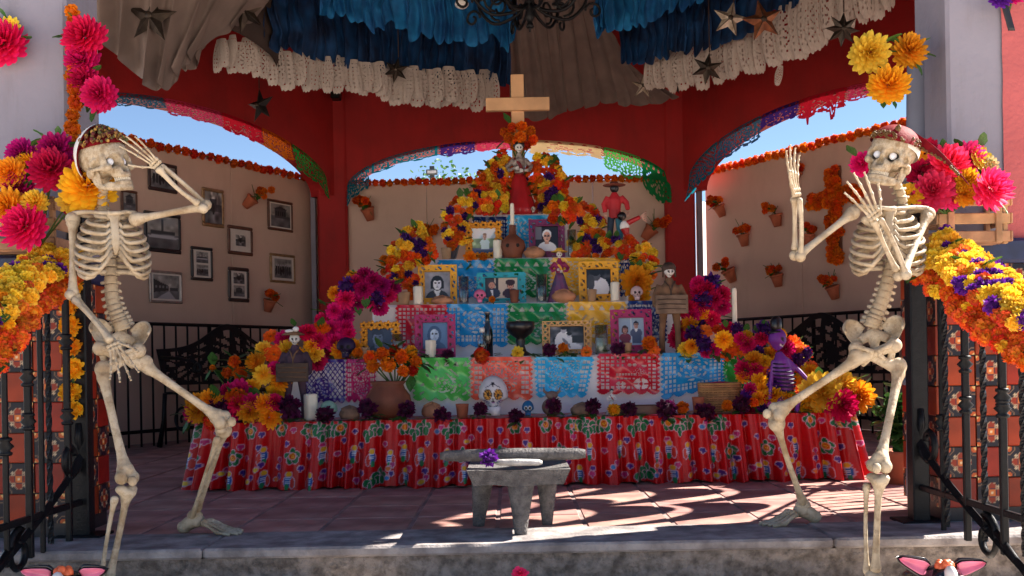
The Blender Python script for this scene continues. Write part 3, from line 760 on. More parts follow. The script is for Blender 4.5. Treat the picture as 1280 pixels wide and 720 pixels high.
PAP = dict(blue=(30, 152, 216), sky=(52, 184, 236), green=(44, 160, 66), lime=(92, 206, 96), dgreen=(28, 140, 76), red=(208, 36, 58), coral=(250, 108, 84), yellow=(250, 190, 56),
           navy=(20, 52, 116), purple=(72, 46, 132), magenta=(196, 42, 112), teal=(24, 122, 146), slate=(66, 104, 134), pink=(214, 66, 110), cream=(226, 206, 160), orange=(226, 112, 30))
def flag(label, colr, kind, fn, nx, ny, group, seed=0, t=.5):
    mb = MB(); mb.grid(fn, nx, ny, pap_mask(nx, ny, kind, seed)); p = Vector(fn(.5, 1))
    o = mb.build('paper_banner', pap_mat(colr, PAP[colr], t), None, loc=p); return tag(o, label, 'paper banner', group)
def altar_flag(label, colr, kind, x0, x1, ytop, ybot, Y, seed, shear=0.0, skew=0.0):
    R = random.Random(seed); ph = R.random() * 6
    def fn(u, v):
        py = lerp(ybot, ytop, v) + (1 - v) * (skew * (u - .5)); px = lerp(x0, x1, u) + (1 - v) * shear * (u - .2)
        dy = .012 * math.sin(u * 7 + ph) * (1 - v) + .007 * math.sin(v * 11 + u * 5 + ph) + .004 * math.sin(u * 23 + v * 9)
        return P(px, py, Y - .012 + dy)
    return flag(label, colr, kind, fn, 76, 54, 'paper banners pinned along the altar tiers', seed, .12)
def arch_flag(label, key, colr, kind, t0, t1, h, seed, lean=.10, foot=None):
    e, nrm, d = ARCH[key]; R = random.Random(seed); ph = R.random() * 6
    def fn(u, v):
        t = lerp(t0, t1, u); p = e(t); k = 1 - v
        hh = h * (foot(u) if foot else 1)
        return p + nrm * (.125 + lean * k * .3 + .012 * math.sin(u * 9 + ph + v * 4) * k) + Vector((0, 0, .035 - k * hh + .01 * math.sin(u * 13 + ph) * k))
    return flag(label, colr, kind, fn, 60, 16, 'paper banners hung along the arches', seed)
arch_flag('pale violet paper banner high on the arch over the saluting skeleton', 'lb', 'slate', 'swirl', .63, .80, .10, 1)
arch_flag('crimson paper banner at the crown of the arch over the photographs', 'lb', 'pink', 'swirl', .44, .63, .13, 2)
arch_flag('red paper banner on the arch between the crimson and orange ones', 'lb', 'red', 'leafy', .29, .44, .16, 3)
arch_flag('orange paper banner on the arch above the photographs', 'lb', 'orange', 'figure', .17, .29, .18, 4)
arch_flag('green crumpled paper banner at the low end of the photograph wall arch', 'lb', 'green', 'swirl', .02, .17, .24, 5, .2)
arch_flag('blue paper banner at the low end of the middle arch', 'c', 'teal', 'swirl', .005, .075, .22, 6, .15)
arch_flag('teal paper banner on the rising curve of the middle arch', 'c', 'teal', 'lattice', .075, .29, .11, 7)
arch_flag('purple paper banner on the middle arch next to the pink one', 'c', 'purple', 'leafy', .29, .40, .12, 8)
arch_flag('pink paper banner at the crown of the middle arch behind the catrina', 'c', 'pink', 'leafy', .40, .56, .10, 9)
arch_flag('cream paper banner on the middle arch', 'c', 'cream', 'leafy', .56, .79, .13, 10)
arch_flag('bright green lacy paper banner on the middle arch', 'c', 'lime', 'swirl', .79, .905, .26, 11, .1, lambda u: 1.0 - .45 * abs(u - .6))
arch_flag('dark green paper banner at the low end of the middle arch', 'c', 'dgreen', 'leafy', .905, .995, .36, 12, .2, lambda u: .7 + .3 * math.sin(u * PI))
arch_flag('teal paper banner at the low end of the arch over the dancing skeleton', 'rb', 'teal', 'lattice', .01, .14, .30, 13, .2)
arch_flag('blue grey paper banner above the teal one', 'rb', 'slate', 'swirl', .14, .32, .22, 14)
arch_flag('violet grey paper banner on the arch over the clay pots', 'rb', 'purple', 'leafy', .32, .46, .14, 15)
arch_flag('red paper banner with torn hanging strips on the arch over the marigold cross', 'rb', 'red', 'leafy', .46, .62, .17, 16, .1, lambda u: 1 + (.4 if abs(u - .75) < .04 or abs(u - .2) < .03 else 0))
arch_flag('rose paper banner on the arch next to the yellow flowers', 'rb', 'pink', 'swirl', .62, .86, .12, 17)
# unseen grey cloth swags, added across the sunny arch to shape curved sun patches
root = thing('sun_patch_swags', 'unseen grey cloth swags added across the sunny open side of the kiosk to shape the sun patches', 'drape', V6['r'].lerp(V6['fr'], .5) + UP * 2); SW = mat('shading_swag_cloth', (150, 132, 124), rough=.9, var=.08)
for r_ in range(4):
    for k in range(5):
        t0, t1 = .10 + k * .18 + .04 * (r_ % 2), .10 + (k + 1) * .18 + .04 * (r_ % 2); t1 = min(t1, .985); z0 = 1.0 + r_ * .46
        a_, b_ = V6['fr'].lerp(V6['r'], t0), V6['fr'].lerp(V6['r'], t1); mb = MB()
        def sw(u, v, a_=a_, b_=b_, z0=z0):
            p = a_.lerp(b_, u); s_ = 4 * u * (1 - u); hi = z0 + .46 - .16 * s_; lo = z0 + .37 - .40 * s_ ** .65; return Vector((p.x, p.y, lerp(lo, hi, v))) + ARCH['rf'][1] * (.10 + .02 * math.sin(v * 14) - .05 * s_)
        mb.grid(sw, 18, 8); mb.build('swag', SW, root)
# ------------------------------------------------------------------ altar: stepped tiers under white cloth, red printed tablecloth
M_CLOTH = mat('white_altar_cloth', (240, 236, 234), rough=0.85, var=0.05, scale=5, bump=0.2, bscale=12)
TZ = [.335, .65, .96, 1.26, 1.58]                 # tops of the tiers
TY = [5.10, 5.45, 5.85, 6.25, 6.60, 7.15]         # their front faces
altar = thing('altar', 'stepped white clothed altar of five tiers under the wooden cross', 'altar', (.08, 6.0, 0))
for i, (x0, x1) in enumerate(((-1.53, 1.65), (-1.22, 1.30), (-.80, .98), (-.52, .72), (-.24, .38))):
    mb = MB(); z0 = 0 if i == 0 else TZ[i - 1] - .01
    w_, d_ = x1 - x0, TY[5] - TY[i] - (.08 if i == 0 else 0)
    mb.box(((x0 + x1) / 2, TY[5] - d_ / 2, (z0 + TZ[i]) / 2 - .002), (w_, d_, TZ[i] - z0), None, 0, .012); mb.build('tier', M_CLOTH, altar, smooth=False)
# the cloth's print: a repeat of fruit, flowers, grapes and birds with white outlines
RW = 1.5; CP = Canvas(840, 190, (200, 12, 20)); W_ = (206, 160, 176)
def sx_(x): return x / RW
def blob(cx, cy, rx, ry, col, rot=0, o=.0045):
    for k in (-1, 0, 1):
        CP.ell(sx_(cx) + k, cy / .34, (rx + o) / RW, (ry + o) / .34, W_, 0)
    for k in (-1, 0, 1): CP.ell(sx_(cx) + k, cy / .34, rx / RW, ry / .34, col, 0)
def leafs(cx, cy, n, r, a0, col=(16, 112, 62), out=True):
    for i in range(n):
        a = a0 + i * 2 * PI / n; x, y = cx + r * math.cos(a), cy + r * math.sin(a)
        blob(x, y, .010 + .010 * abs(math.cos(a)), .013 + .010 * abs(math.sin(a)), col, 0, .0035)
def grapes(cx, cy, col, s=.0075):
    pts = [(-1, 1), (0, 1.1), (1, 1), (-.5, 0), (.5, 0), (0, -1), (-1.3, .2), (1.2, .1)]
    for x, y in pts: CP.ell(sx_(cx + x * s * 1.5), (cy + y * s * 1.6) / .34, (s + .004) / RW, (s + .004) / .34, W_)
    for x, y in pts: CP.ell(sx_(cx + x * s * 1.5), (cy + y * s * 1.6) / .34, s / RW, s / .34, col)
def rose_(cx, cy, r):
    leafs(cx, cy, 5, r * 1.25, .4); blob(cx, cy, r, r, (226, 150, 26)); CP.ell(sx_(cx), cy / .34, r * .72 / RW, r * .72 / .34, (205, 66, 22)); CP.ell(sx_(cx), cy / .34, r * .42 / RW, r * .42 / .34, (240, 190, 50)); CP.ell(sx_(cx), cy / .34, r * .2 / RW, r * .2 / .34, (190, 40, 20))
def bird(cx, cy, fl=1):
    blob(cx, cy, .019, .030, (34, 92, 170)); blob(cx, cy + .034, .013, .012, (232, 180, 40)); blob(cx + fl * .018, cy - .01, .010, .026, (210, 60, 50)); CP.ell(sx_(cx - fl * .006), (cy - .03) / .34, .010 / RW, .016 / .34, (30, 140, 90))
    for k in range(4): CP.rect(sx_(cx - .013), (cy - .014 + k * .010) / .34, sx_(cx + .010), (cy - .010 + k * .010) / .34, (210, 226, 240))
def pine(cx, cy):
    blob(cx, cy, .017, .026, (232, 186, 44)); 
    for k in range(4): CP.rect(sx_(cx - .014), (cy - .02 + k * .012) / .34, sx_(cx + .014), (cy - .017 + k * .012) / .34, (150, 110, 20))
    leafs(cx + .03, cy + .012, 5, .022, .3)
rp = random.Random(4)
def motif(k, x, y):
    c3 = rp.choice([(92, 44, 140), (186, 36, 110), (70, 40, 130), (196, 44, 120)]); s = rp.uniform(.72, .95)
    if k == 0: rose_(x, y, .020 * s)
    elif k == 1: grapes(x, y, c3, .0062 * s)
    elif k == 2: leafs(x, y, 5, .021 * s, rp.random() * 6); blob(x, y, .009, .009, rp.choice([(222, 96, 30), (232, 186, 44), (210, 70, 120)])); pine(x + .034, y)
    elif k == 3: bird(x, y, rp.choice((-1, 1)))
    elif k == 4: blob(x, y, .016 * s, .012 * s, rp.choice([(236, 192, 50), (60, 130, 190), (226, 120, 40)])); grapes(x + .025, y + .018, c3, .005)
    elif k == 5: leafs(x, y, 4, .017 * s, rp.random() * 6); grapes(x + .03, y + .01, c3, .0058)
    elif k == 6: pine(x, y); leafs(x - .02, y - .02, 3, .014, .5)
for row, (y, ks) in enumerate(((.292, (2, 1, 0, 1, 6, 1, 4)), (.225, (1, 4, 1, 1)), (.155, (0, 3, 1, 1, 3, 1)), (.09, (1, 1, 4)), (.045, (3, 4, 1, 1, 6, 4, 3)))):
    n = 17 if row in (0, 2, 4) else 13
    for i in range(n): motif(rp.choice(ks), (i + .5 + .35 * (row % 2) + rp.uniform(-.22, .22)) * RW / n % RW, y + rp.uniform(-.016, .014))
M_VINYL = print_mat('printed_oilcloth', rough=0.4, coat=0.08, bump=.35)
tc = thing('tablecloth', 'red pleated oilcloth printed with fruit, birds and flowers around the foot of the altar', 'tablecloth', (.06, 5.1, 0))
FL = 3.30; SL = .75; RC = .16
def rimpt(s, flare):
    x0, x1, y = -1.605, 1.725, 5.085
    # path: left side, corner, front, corner, right side
    segs = [SL, RC * PI / 2, FL - .26, RC * PI / 2, SL]
    x0 -= flare; x1 += flare; y -= flare * .6
    if s < segs[0]: return Vector((x0, y + RC + segs[0] - s, 0)), Vector((-1, 0, 0))
    s -= segs[0]
    if s < segs[1]:
        a = s / RC; return Vector((x0 + RC - RC * math.cos(a), y + RC - RC * math.sin(a), 0)), Vector((-math.cos(a), -math.sin(a), 0))
    s -= segs[1]
    if s < segs[2]: return Vector((lerp(x0 + RC, x1 - RC, s / segs[2]), y, 0)), Vector((0, -1, 0))
    s -= segs[2]
    if s < segs[3]:
        a = s / RC; return Vector((x1 - RC + RC * math.sin(a), y + RC - RC * math.cos(a), 0)), Vector((math.sin(a), -math.cos(a), 0))
    s -= segs[3]; return Vector((x1, y + RC + s, 0)), Vector((1, 0, 0))
TOT = SL * 2 + RC * PI + FL - .26
def fold(s, v):
    n = noise.noise(Vector((s * 3.1, 0, 0))); a = s * 58 + 6.5 * n + (1 - v) * .6 * noise.noise(Vector((s * 5, 7, 0)))
    return (.016 + .022 * (1 - v)) * (math.sin(a) + .35 * math.sin(a * 2.3 + 1)) + .014 * (1 - v) * math.sin(s * 9.0 + 1)
def skirt(u, v):
    s = u * TOT; p, n = rimpt(s, .035 * (1 - v)); z = lerp(.006 + .008 * math.sin(s * 21), .338, v)
    return p + n * (fold(s, v) + .012) + Vector((0, 0, z))
def skcol(u, v):
    s = u * TOT * 1.13; return CP.at((s / RW) % 1, min(.999, v))
mb = MB(); mb.grid(skirt, 1500, 84, None, None, 0, skcol); mb.build('skirt', M_VINYL, tc)
mb = MB(); mb.grid(lambda u, v: Vector((lerp(-1.6, 1.72, u), lerp(5.082, 5.46, v), .3395 + .002 * math.sin(u * 90))), 120, 8, None, None, 0, lambda u, v: CP.at((u * 6.1) % 1, (v * .9) % 1)); mb.build('top', M_VINYL, tc)
# banners on the tier fronts
F_ = altar_flag
F_('purple diamond lattice paper banner on the lowest tier', 'purple', 'lattice', 381, 432, 449, 504, 5.43, 31)
F_('magenta paper banner between the purple lattice and the marigold pot', 'magenta', 'figure', 432, 470, 449, 503, 5.43, 32)
F_('light green paper banner beside the marigold pot', 'lime', 'leafy', 516, 588, 447, 501, 5.43, 33)
F_('coral paper banner behind the white sugar skull', 'coral', 'figure', 588, 666, 446, 500, 5.43, 34)
F_('bright blue slanting paper banner next to the red cart banner', 'sky', 'figure', 667, 744, 446, 497, 5.43, 35, -14)
F_('dark red paper banner cut with a cart on wheels', 'red', 'cart', 746, 825, 442, 493, 5.43, 36)
F_('blue squared paper banner below the soldier figure', 'blue', 'grid', 826, 906, 441, 492, 5.43, 37, 0, -18)
F_('green paper corner banner above the wicker basket', 'green', 'leafy', 905, 950, 440, 488, 5.43, 38, 10, 22)
F_('red paper banner behind the candle and magenta frame', 'red', 'cart', 494, 560, 381, 436, 5.83, 41)
F_('blue squared paper banner behind the dark bottle', 'blue', 'grid', 556, 635, 380, 434, 5.83, 42)
F_('deep green paper banner behind the black incense burner', 'dgreen', 'leafy', 634, 708, 379, 431, 5.83, 43)
F_('yellow paper banner behind the glass tumbler', 'yellow', 'leafy', 708, 784, 377, 430, 5.83, 44)
F_('navy paper banner behind the soldier figure', 'navy', 'swirl', 784, 834, 376, 428, 5.83, 45)
F_('blue glossy paper banner behind the tall glass of water', 'blue', 'leafy', 546, 618, 325, 374, 6.23, 51)
F_('green paper banner above the turquoise frame', 'dgreen', 'leafy', 617, 688, 323, 372, 6.23, 52)
F_('orange yellow paper banner behind the catrina doll', 'yellow', 'figure', 688, 776, 322, 372, 6.23, 53)
F_('navy paper banner behind the big yellow chrysanthemum', 'navy', 'swirl', 774, 802, 321, 371, 6.23, 54)
F_('navy squared paper banner on the top tier', 'navy', 'grid', 590, 634, 271, 318, 6.58, 61)
F_('sky blue squared paper banner on the top tier behind the white candle', 'sky', 'grid', 633, 690, 269, 318, 6.58, 62)
# ------------------------------------------------------------------ framed pictures
M_PRINT = print_mat('photo_print', rough=0.3, coat=0.25)
BWP = dict(a=(74, 78, 90), b=(180, 180, 184), c=(38, 38, 42), d=(120, 120, 124))
def g_(x, tint=(1, 1, 1.04)): return tuple(x * t for t in tint)
def portrait(kind, seed=0):
    c = Canvas(40, 50, g_(110)); R = random.Random(seed); c.mottle(.5, seed)
    def head(cx, cy, s, skin, hair, hairkind, cloth, shirt=None, tie=None, specs=False):
        c.ell(cx, cy - 2.15 * s, 1.75 * s, 1.25 * s, cloth); c.rect(cx - .38 * s, cy - 1.3 * s, cx + .38 * s, cy - .6 * s, tuple(x * .85 for x in skin))
        if shirt: c.poly([(cx - .5 * s, cy - 1.0 * s), (cx + .5 * s, cy - 1.0 * s), (cx + .05 * s, cy - 2.2 * s)], shirt)
        if tie: c.poly([(cx - .1 * s, cy - 1.2 * s), (cx + .1 * s, cy - 1.2 * s), (cx, cy - 2.2 * s)], tie)
        if hairkind == 'bob': c.ell(cx, cy + .1 * s, .98 * s, 1.12 * s, hair); c.rect(cx - .98 * s, cy - .75 * s, cx + .98 * s, cy + .1 * s, hair)
        elif hairkind == 'veil': c.ell(cx, cy - .1 * s, 1.05 * s, 1.35 * s, hair)
        elif hairkind == 'short': c.ell(cx, cy + .35 * s, .78 * s, .82 * s, hair)
        elif hairkind == 'white': c.ell(cx, cy + .3 * s, .82 * s, .85 * s, hair)
        c.ell(cx, cy - .08 * s, .64 * s, .84 * s, skin); c.ell(cx + .3 * s, cy - .1 * s, .34 * s, .7 * s, tuple(x * .8 for x in skin), 0, .5)
        if hairkind in ('bob', 'short'): c.ell(cx, cy + .72 * s, .6 * s, .3 * s, hair)
        for k in (-1, 1):
            c.ell(cx + k * .27 * s, cy + .05 * s, .15 * s, .07 * s, (30, 28, 30)); c.ell(cx + k * .27 * s, cy + .22 * s, .2 * s, .05 * s, tuple(x * .45 for x in skin))
            if specs: c.ell(cx + k * .28 * s, cy + .04 * s, .24 * s, .17 * s, (45, 42, 44), 0, .75)
        c.ell(cx, cy - .22 * s, .1 * s, .2 * s, tuple(x * .82 for x in skin)); c.ell(cx, cy - .5 * s, .24 * s, .07 * s, tuple(x * .55 for x in skin))
    if kind == 'bob': c.a[:] = g_(128); c.mottle(.3, 1); head(.5, .56, .25, g_(205), g_(28), 'bob', g_(46), g_(200))
    elif kind == 'veil': c.a[:] = (86, 112, 142); head(.48, .56, .26, (168, 182, 200), (58, 78, 106), 'veil', (60, 80, 108), (196, 206, 216))
    elif kind == 'oldman': c.a[:] = (150, 158, 170); c.ell(.35, .55, .6, .8, (58, 66, 84)); head(.42, .58, .29, (104, 116, 136), (46, 54, 70), 'short', (40, 46, 60))
    elif kind == 'cap': c.a[:] = (34, 30, 34); c.rect(0, .5, .3, 1, (96, 96, 104)); head(.52, .62, .23, (196, 150, 128), (216, 210, 206), 'white', (220, 216, 208), None, None, True)
    elif kind == 'garden': c.a[:] = (120, 140, 110); c.rect(0, .6, 1, 1, (176, 190, 200)); c.mottle(.8, 5, 10); c.rect(0, 0, 1, .25, (92, 96, 120)); head(.55, .68, .11, (178, 146, 128), (120, 96, 80), 'short', (176, 196, 216)); c.rect(.4, .2, .72, .45, (176, 196, 216)); c.rect(.2, .02, .9, .16, (60, 70, 96))
    elif kind == 'embrace': c.a[:] = g_(42); c.mottle(1.4, 3, 12); c.ell(.5, .25, .42, .44, g_(196)); c.ell(.42, .75, .17, .2, g_(84)); c.ell(.40, .86, .17, .12, g_(28)); c.ell(.2, .5, .16, .3, g_(66)); c.ell(.62, .3, .2, .3, g_(216)); c.mottle(.3, 8)
    elif kind == 'pair': c.a[:] = (132, 148, 164); c.rect(.5, 0, .53, 1, (190, 196, 200)); head(.28, .58, .13, (168, 120, 104), (60, 36, 34), 'bob', (110, 30, 52)); head(.70, .74, .13, (170, 128, 110), (40, 34, 40), 'short', (72, 78, 100), (210, 210, 214), (60, 40, 50)); c.rect(.12, 0, .44, .34, (104, 28, 48)); c.rect(.54, .1, .9, .5, (70, 76, 98))
    return c
def landscape(kind):
    c = Canvas(50, 36, g_(110)); c.mottle(.7, 3)
    def head(cx, cy, s, skin, hair, cloth):
        c.ell(cx, cy - 2.3 * s, 1.6 * s, 1.6 * s, cloth); c.ell(cx, cy + .25 * s, .72 * s, 1.1 * s, hair); c.ell(cx, cy, .58 * s, .95 * s, skin); c.ell(cx - .2 * s, cy + .1 * s, .1 * s, .1 * s, (30, 26, 26)); c.ell(cx + .2 * s, cy + .1 * s, .1 * s, .1 * s, (30, 26, 26)); c.ell(cx, cy - .5 * s, .2 * s, .07 * s, (110, 60, 56))
    if kind == 'couple':
        c.a[:] = (176, 158, 140); c.rect(0, .35, .3, 1, (60, 54, 56)); c.rect(.34, .2, .42, 1, (46, 38, 40)); head(.22, .66, .16, (172, 124, 104), (70, 64, 66), (44, 48, 66)); c.poly([(.18, .45), (.27, .45), (.25, .1)], (210, 214, 222)); head(.78, .62, .15, (176, 122, 100), (52, 24, 22), (56, 30, 40)); c.ell(.78, .78, .15, .14, (52, 24, 22))
    elif kind == 'family':
        c.a[:] = g_(60); c.mottle(1.8, 11, 12); c.ell(.42, .35, .26, .45, g_(226)); c.ell(.42, .84, .08, .12, g_(150)); c.ell(.42, .92, .08, .07, g_(30)); c.ell(.58, .62, .07, .1, g_(170)); c.ell(.58, .69, .075, .08, g_(26)); c.ell(.62, .3, .16, .25, g_(205)); c.rect(.1, .02, .95, .2, g_(215)); c.ell(.5, .3, .05, .25, g_(110), .5); c.rect(.66, .3, .98, .6, g_(40))
    return c
def street(seed):
    """old photograph of a street, square or building"""
    R = random.Random(seed); c = Canvas(40, 30, g_(150, (1.02, 1, .97))); h = R.uniform(.35, .5); c.rect(0, 0, 1, h, g_(105)); c.mottle(.5, seed, 8)
    k = seed % 5
    if k == 0: c.rect(.45, h, .52, .92, g_(70)); c.rect(.1, h, .9, h + .08, g_(62)); c.ell(.5, h - .1, .5, .06, g_(180))
    elif k == 1: c.poly([(0, h - .1), (.6, h), (.6, h + .2), (0, .85)], g_(52)); c.rect(.65, h, .98, h + .12, g_(70)); c.poly([(.1, 0), (.9, 0), (.62, h)], g_(170)); [c.rect(.08 + i * .14, h + .08, .15 + i * .14, h + .2, g_(120)) for i in range(4)]
    elif k == 2: c.rect(.2, h - .1, .8, h + .32, g_(74)); [c.rect(.25 + i * .11, h, .31 + i * .11, h + .2, g_(38)) for i in range(5)]; c.poly([(.15, h + .32), (.85, h + .32), (.5, h + .45)], g_(56))
    elif k == 3: [c.ell(.12 + i * .13, h + .1 * R.random(), .06, .26, g_(R.uniform(30, 70))) for i in range(7)]; [c.ell(.12 + i * .13, h + .3, .03, .05, g_(170)) for i in range(7)]
    else: c.rect(0, h, 1, h + .25, g_(70)); c.rect(.3, h, .7, h + .4, g_(58)); c.ell(.5, h + .1, .08, .2, g_(30)); c.mottle(.8, seed, 9)
    return c
def mould(parent, wd, ht, bw, R, c, m, dep=.02):
    q = lambda x, y, z: Vector(c) + R @ Vector((x, y, z))
    mb = MB()
    for sx, sz, w_, h_ in ((0, 1, wd, bw), (0, -1, wd, bw), (1, 0, bw, ht - 2 * bw - .001), (-1, 0, bw, ht - 2 * bw - .001)):
        mb.box(q(sx * (wd - bw) / 2, 0, sz * (ht - bw) / 2), (w_, dep, h_), R, 0, bw * .25)
    return mb.build('moulding', m, parent, smooth=False)
WOODS = dict(black=mat('frame_black', (34, 28, 28), rough=.35, var=.2), brown=mat('frame_brown', (92, 58, 42), rough=.45, var=.3), dark=mat('frame_dark_brown', (54, 34, 30), rough=.4, var=.3), silver=mat('frame_silver', (150, 140, 134), rough=.35, var=.2, metal=.6), gold=mat('frame_gilt', (150, 116, 78), rough=.4, var=.3, metal=.3))
M_MAT = mat('picture_mount', (205, 196, 186), rough=.8, var=.04)
def wall_frame(label, px, py, wpx, hpx, wood, seed, border=.12, n=1, mount=.0, key='lb'):
    p0, nrm, d, R = WALL[key]; c = onplane(px, py, p0, nrm); hscale = c.y / F
    # the wall recedes, so the picture's true width is larger than it looks
    a, b = onplane(px - wpx / 2, py, p0, nrm), onplane(px + wpx / 2, py, p0, nrm); wd = (b - a).length; ht = hpx * hscale
    c = c + nrm * .014; root = thing('framed_picture', label, 'picture frame', c, 'framed pictures on the panel wall')
    RR = Matrix((-d if d.x < 0 else d, nrm * -1, UP)).transposed(); RR = Matrix((RR.col[0], RR.col[1], RR.col[2])).transposed()
    bw = border * min(wd, ht); mould(root, wd, ht, bw, RR, c, WOODS[wood])
    iw, ih = wd - 2 * bw, ht - 2 * bw
    if mount:
        mb = MB(); mb.box(c + nrm * .001, (iw, .006, ih), RR); mb.build('mount', M_MAT, root, smooth=False)
    k = 1 - mount
    for i in range(n):
        zc = 0 if n == 1 else (ih * (.235 if i == 0 else -.235)); hh = ih * k if n == 1 else ih * .40
        cv = street(seed + i * 3); picture(cv, 'photograph', c + nrm * .006 + UP * zc, RR, iw * k, hh, root, M_PRINT)
FR = [('family photograph in a dark frame behind the saluting forearm', 202, 222, 36, 36, 'dark', 3, .12, 1, 0), ('large black framed landscape photograph just under the saluting arm', 202, 291, 46, 50, 'black', 0, .10, 1, 0.0),
      ('narrow gilt framed photograph behind the saluting elbow', 265, 260, 27, 48, 'gold', 4, .12, 1, 0), ('black frame holding two small landscapes', 251, 330, 27, 42, 'black', 0, .11, 2, .3),
      ('brown frame with a small photograph in a wide white mount', 299, 301, 31, 36, 'brown', 4, .12, 1, .5), ('silver framed photograph of an old house, lowest near the ribs', 206, 359, 41, 40, 'silver', 1, .08, 1, .12),
      ('dark brown frame holding two photographs, lowest on the wall', 297, 356, 26, 43, 'dark', 4, .13, 2, .3), ('grey framed photograph of a building, highest near the white post', 349, 270, 31, 38, 'brown', 2, .09, 1, .1),
      ('gilt framed group photograph nearest the white post', 352, 336, 31, 36, 'gold', 3, .09, 1, .2), ('small brown framed print beside the skeleton neck', 160, 254, 20, 32, 'brown', 2, .14, 1, 0), ('small dark framed photograph behind the ribs', 168, 322, 16, 44, 'dark', 1, .16, 1, 0)]
for a in FR: wall_frame(*a)
def bright(c): c.a = np.clip((c.a - 20) * 1.35 + 14, 4, 250); return c
def frame_mat(n, rgb): return mat('frame_' + n, rgb, rough=.5, var=.12, scale=14)
def lacy_frame(label, kind, colr, rgb, px, pybot, wpx, hpx, Y, z, cv, ratio=.62, tilt=.10, lattice=False):
    """flat cut-out frame with pierced border leaning back on its tier"""
    wd, ht = L(wpx, Y), L(hpx, Y); base = P(px, pybot, Y); base.z = z + .002
    root = thing('photo_frame', label, 'photo frame', base); R = Matrix.Rotation(-tilt, 3, 'X')
    q = lambda x, y, zz: base + R @ Vector((x, y, zz))
    iw, ih = wd * ratio, ht * ratio; m = frame_mat(colr, rgb)
    nx, ny = 46, int(46 * ht / wd); msk = np.ones((ny, nx), bool)
    for j in range(ny):
        for i in range(nx):
            x, zz = ((i + .5) / nx - .5) * wd, ((j + .5) / ny - .5) * ht
            ins = abs(x) < iw / 2 and abs(zz) < ih / 2
            bx, bz = (wd - iw) / 2, (ht - ih) / 2
            dx = min(wd / 2 - abs(x), 9); dz = min(ht / 2 - abs(zz), 9); e = min(dx / bx, dz / bz)
            if ins: msk[j][i] = False
            elif .2 < e < .8:
                if lattice: hole = (abs((x + zz) / bx * 1.3 % 1 - .5) < .32 and abs((x - zz) / bx * 1.3 % 1 - .5) < .32)
                else: hole = math.sin(x * 150 / (wd / .2) + 1.2 * math.sin(zz * 60)) * math.sin(zz * 150 / (wd / .2) + 1.2 * math.sin(x * 60)) > .30
                if hole: msk[j][i] = False
            elif e < .1 and not lattice and math.sin((x + zz) * 140) * math.sin((x - zz) * 140) > .55: msk[j][i] = False
    mb = MB(); mb.grid(lambda u, v: q((u - .5) * wd, 0, v * ht), nx, ny, msk, R @ Vector((0, .008, 0))); mb.build('frame', m, root, smooth=False)
    mb = MB(); t = .006
    for sx, sz, w_, h_ in ((0, 1, iw + 2 * t, t), (0, -1, iw + 2 * t, t), (1, 0, t, ih), (-1, 0, t, ih)):
        mb.box(q(sx * (iw + t) / 2, -.004, ht / 2 + sz * (ih + t) / 2), (w_, .012, h_), R, 0, .001)
    mb.build('inner_rim', m, root, smooth=False)
    picture(bright(cv), 'photograph', q(0, .010, ht / 2), R, iw + .004, ih + .004, root, M_PRINT)
    mb = MB(); mb.box(q(0, .016, ht / 2), (wd * .8, .004, ht * .8), R); mb.build('backing', WOODS['brown'], root, smooth=False)
    mb = MB(); mb.box(q(0, .05, ht * .3), (wd * .12, .006, ht * .62), Matrix.Rotation(.35, 3, 'X')); mb.build('strut', WOODS['brown'], root, smooth=False)
    return root
def flower_frame(label, px, pybot, wpx, hpx, Y, z, cv, ratio=.62):
    wd, ht = L(wpx, Y), L(hpx, Y); base = P(px, pybot, Y); base.z = z + .002; root = thing('photo_frame', label, 'photo frame', base); R = Matrix.Rotation(-.08, 3, 'X')
    q = lambda x, y, zz: base + R @ Vector((x, y, zz)); iw, ih = wd * ratio, ht * ratio; m = frame_mat('sunflower', (226, 150, 30)); m2 = mat('flower_heart', (70, 40, 20), rough=.7)
    bw = (wd - iw) / 2; mould(root, wd * .94, ht * .96, bw * .8, R, q(0, .005, ht / 2), m, .012)
    picture(bright(cv), 'photograph', q(0, .010, ht / 2), R, iw + .012, ih + .02, root, M_PRINT)
    n1, n2 = 4, 4; sp = []
    for i in range(n1 + 1): sp += [((i / n1 - .5) * (wd - bw), ht - bw / 2), ((i / n1 - .5) * (wd - bw), bw / 2)]
    for i in range(1, n2): sp += [(-(wd - bw) / 2, lerp(bw / 2, ht - bw / 2, i / n2)), ((wd - bw) / 2, lerp(bw / 2, ht - bw / 2, i / n2))]
    for x, zz in sp:
        mb = MB(); r = bw * rnd(.52, .66); a0 = rnd(0, 2)
        for k in range(6):
            a = a0 + k * PI / 3; mb.ell(q(x + r * .62 * math.cos(a), -.008, zz + r * .62 * math.sin(a)), (r * .46, .004, r * .34), 8, 5, R @ Matrix.Rotation(-a, 3, 'Y'))
        mb.ell(q(x, -.012, zz), (r * .28, .005, r * .28), 8, 5, None, 1); mb.build('flower', [m, m2], root)
    mb = MB(); mb.box(q(0, .05, ht * .3), (wd * .12, .006, ht * .62), Matrix.Rotation(.35, 3, 'X')); mb.build('strut', WOODS['brown'], root, smooth=False)
YEL, MAG, TEA, WOO = (246, 176, 26), (176, 26, 98), (30, 164, 178), (216, 166, 100)
flower_frame('yellow flower bordered frame with an old man in blue grey tones', 475, 432, 50, 46, 5.60, TZ[1], portrait('oldman'))
lacy_frame('magenta cut-out frame with a dim blue portrait behind the drippy candle', 'p', 'magenta', MAG, 544, 440, 51, 54, 5.62, TZ[1], portrait('veil'), .62)
lacy_frame('pale wooden lattice frame with a black and white family photograph', 'p', 'wood', WOO, 709, 437, 62, 43, 5.62, TZ[1], landscape('family'), .68, .1, True)
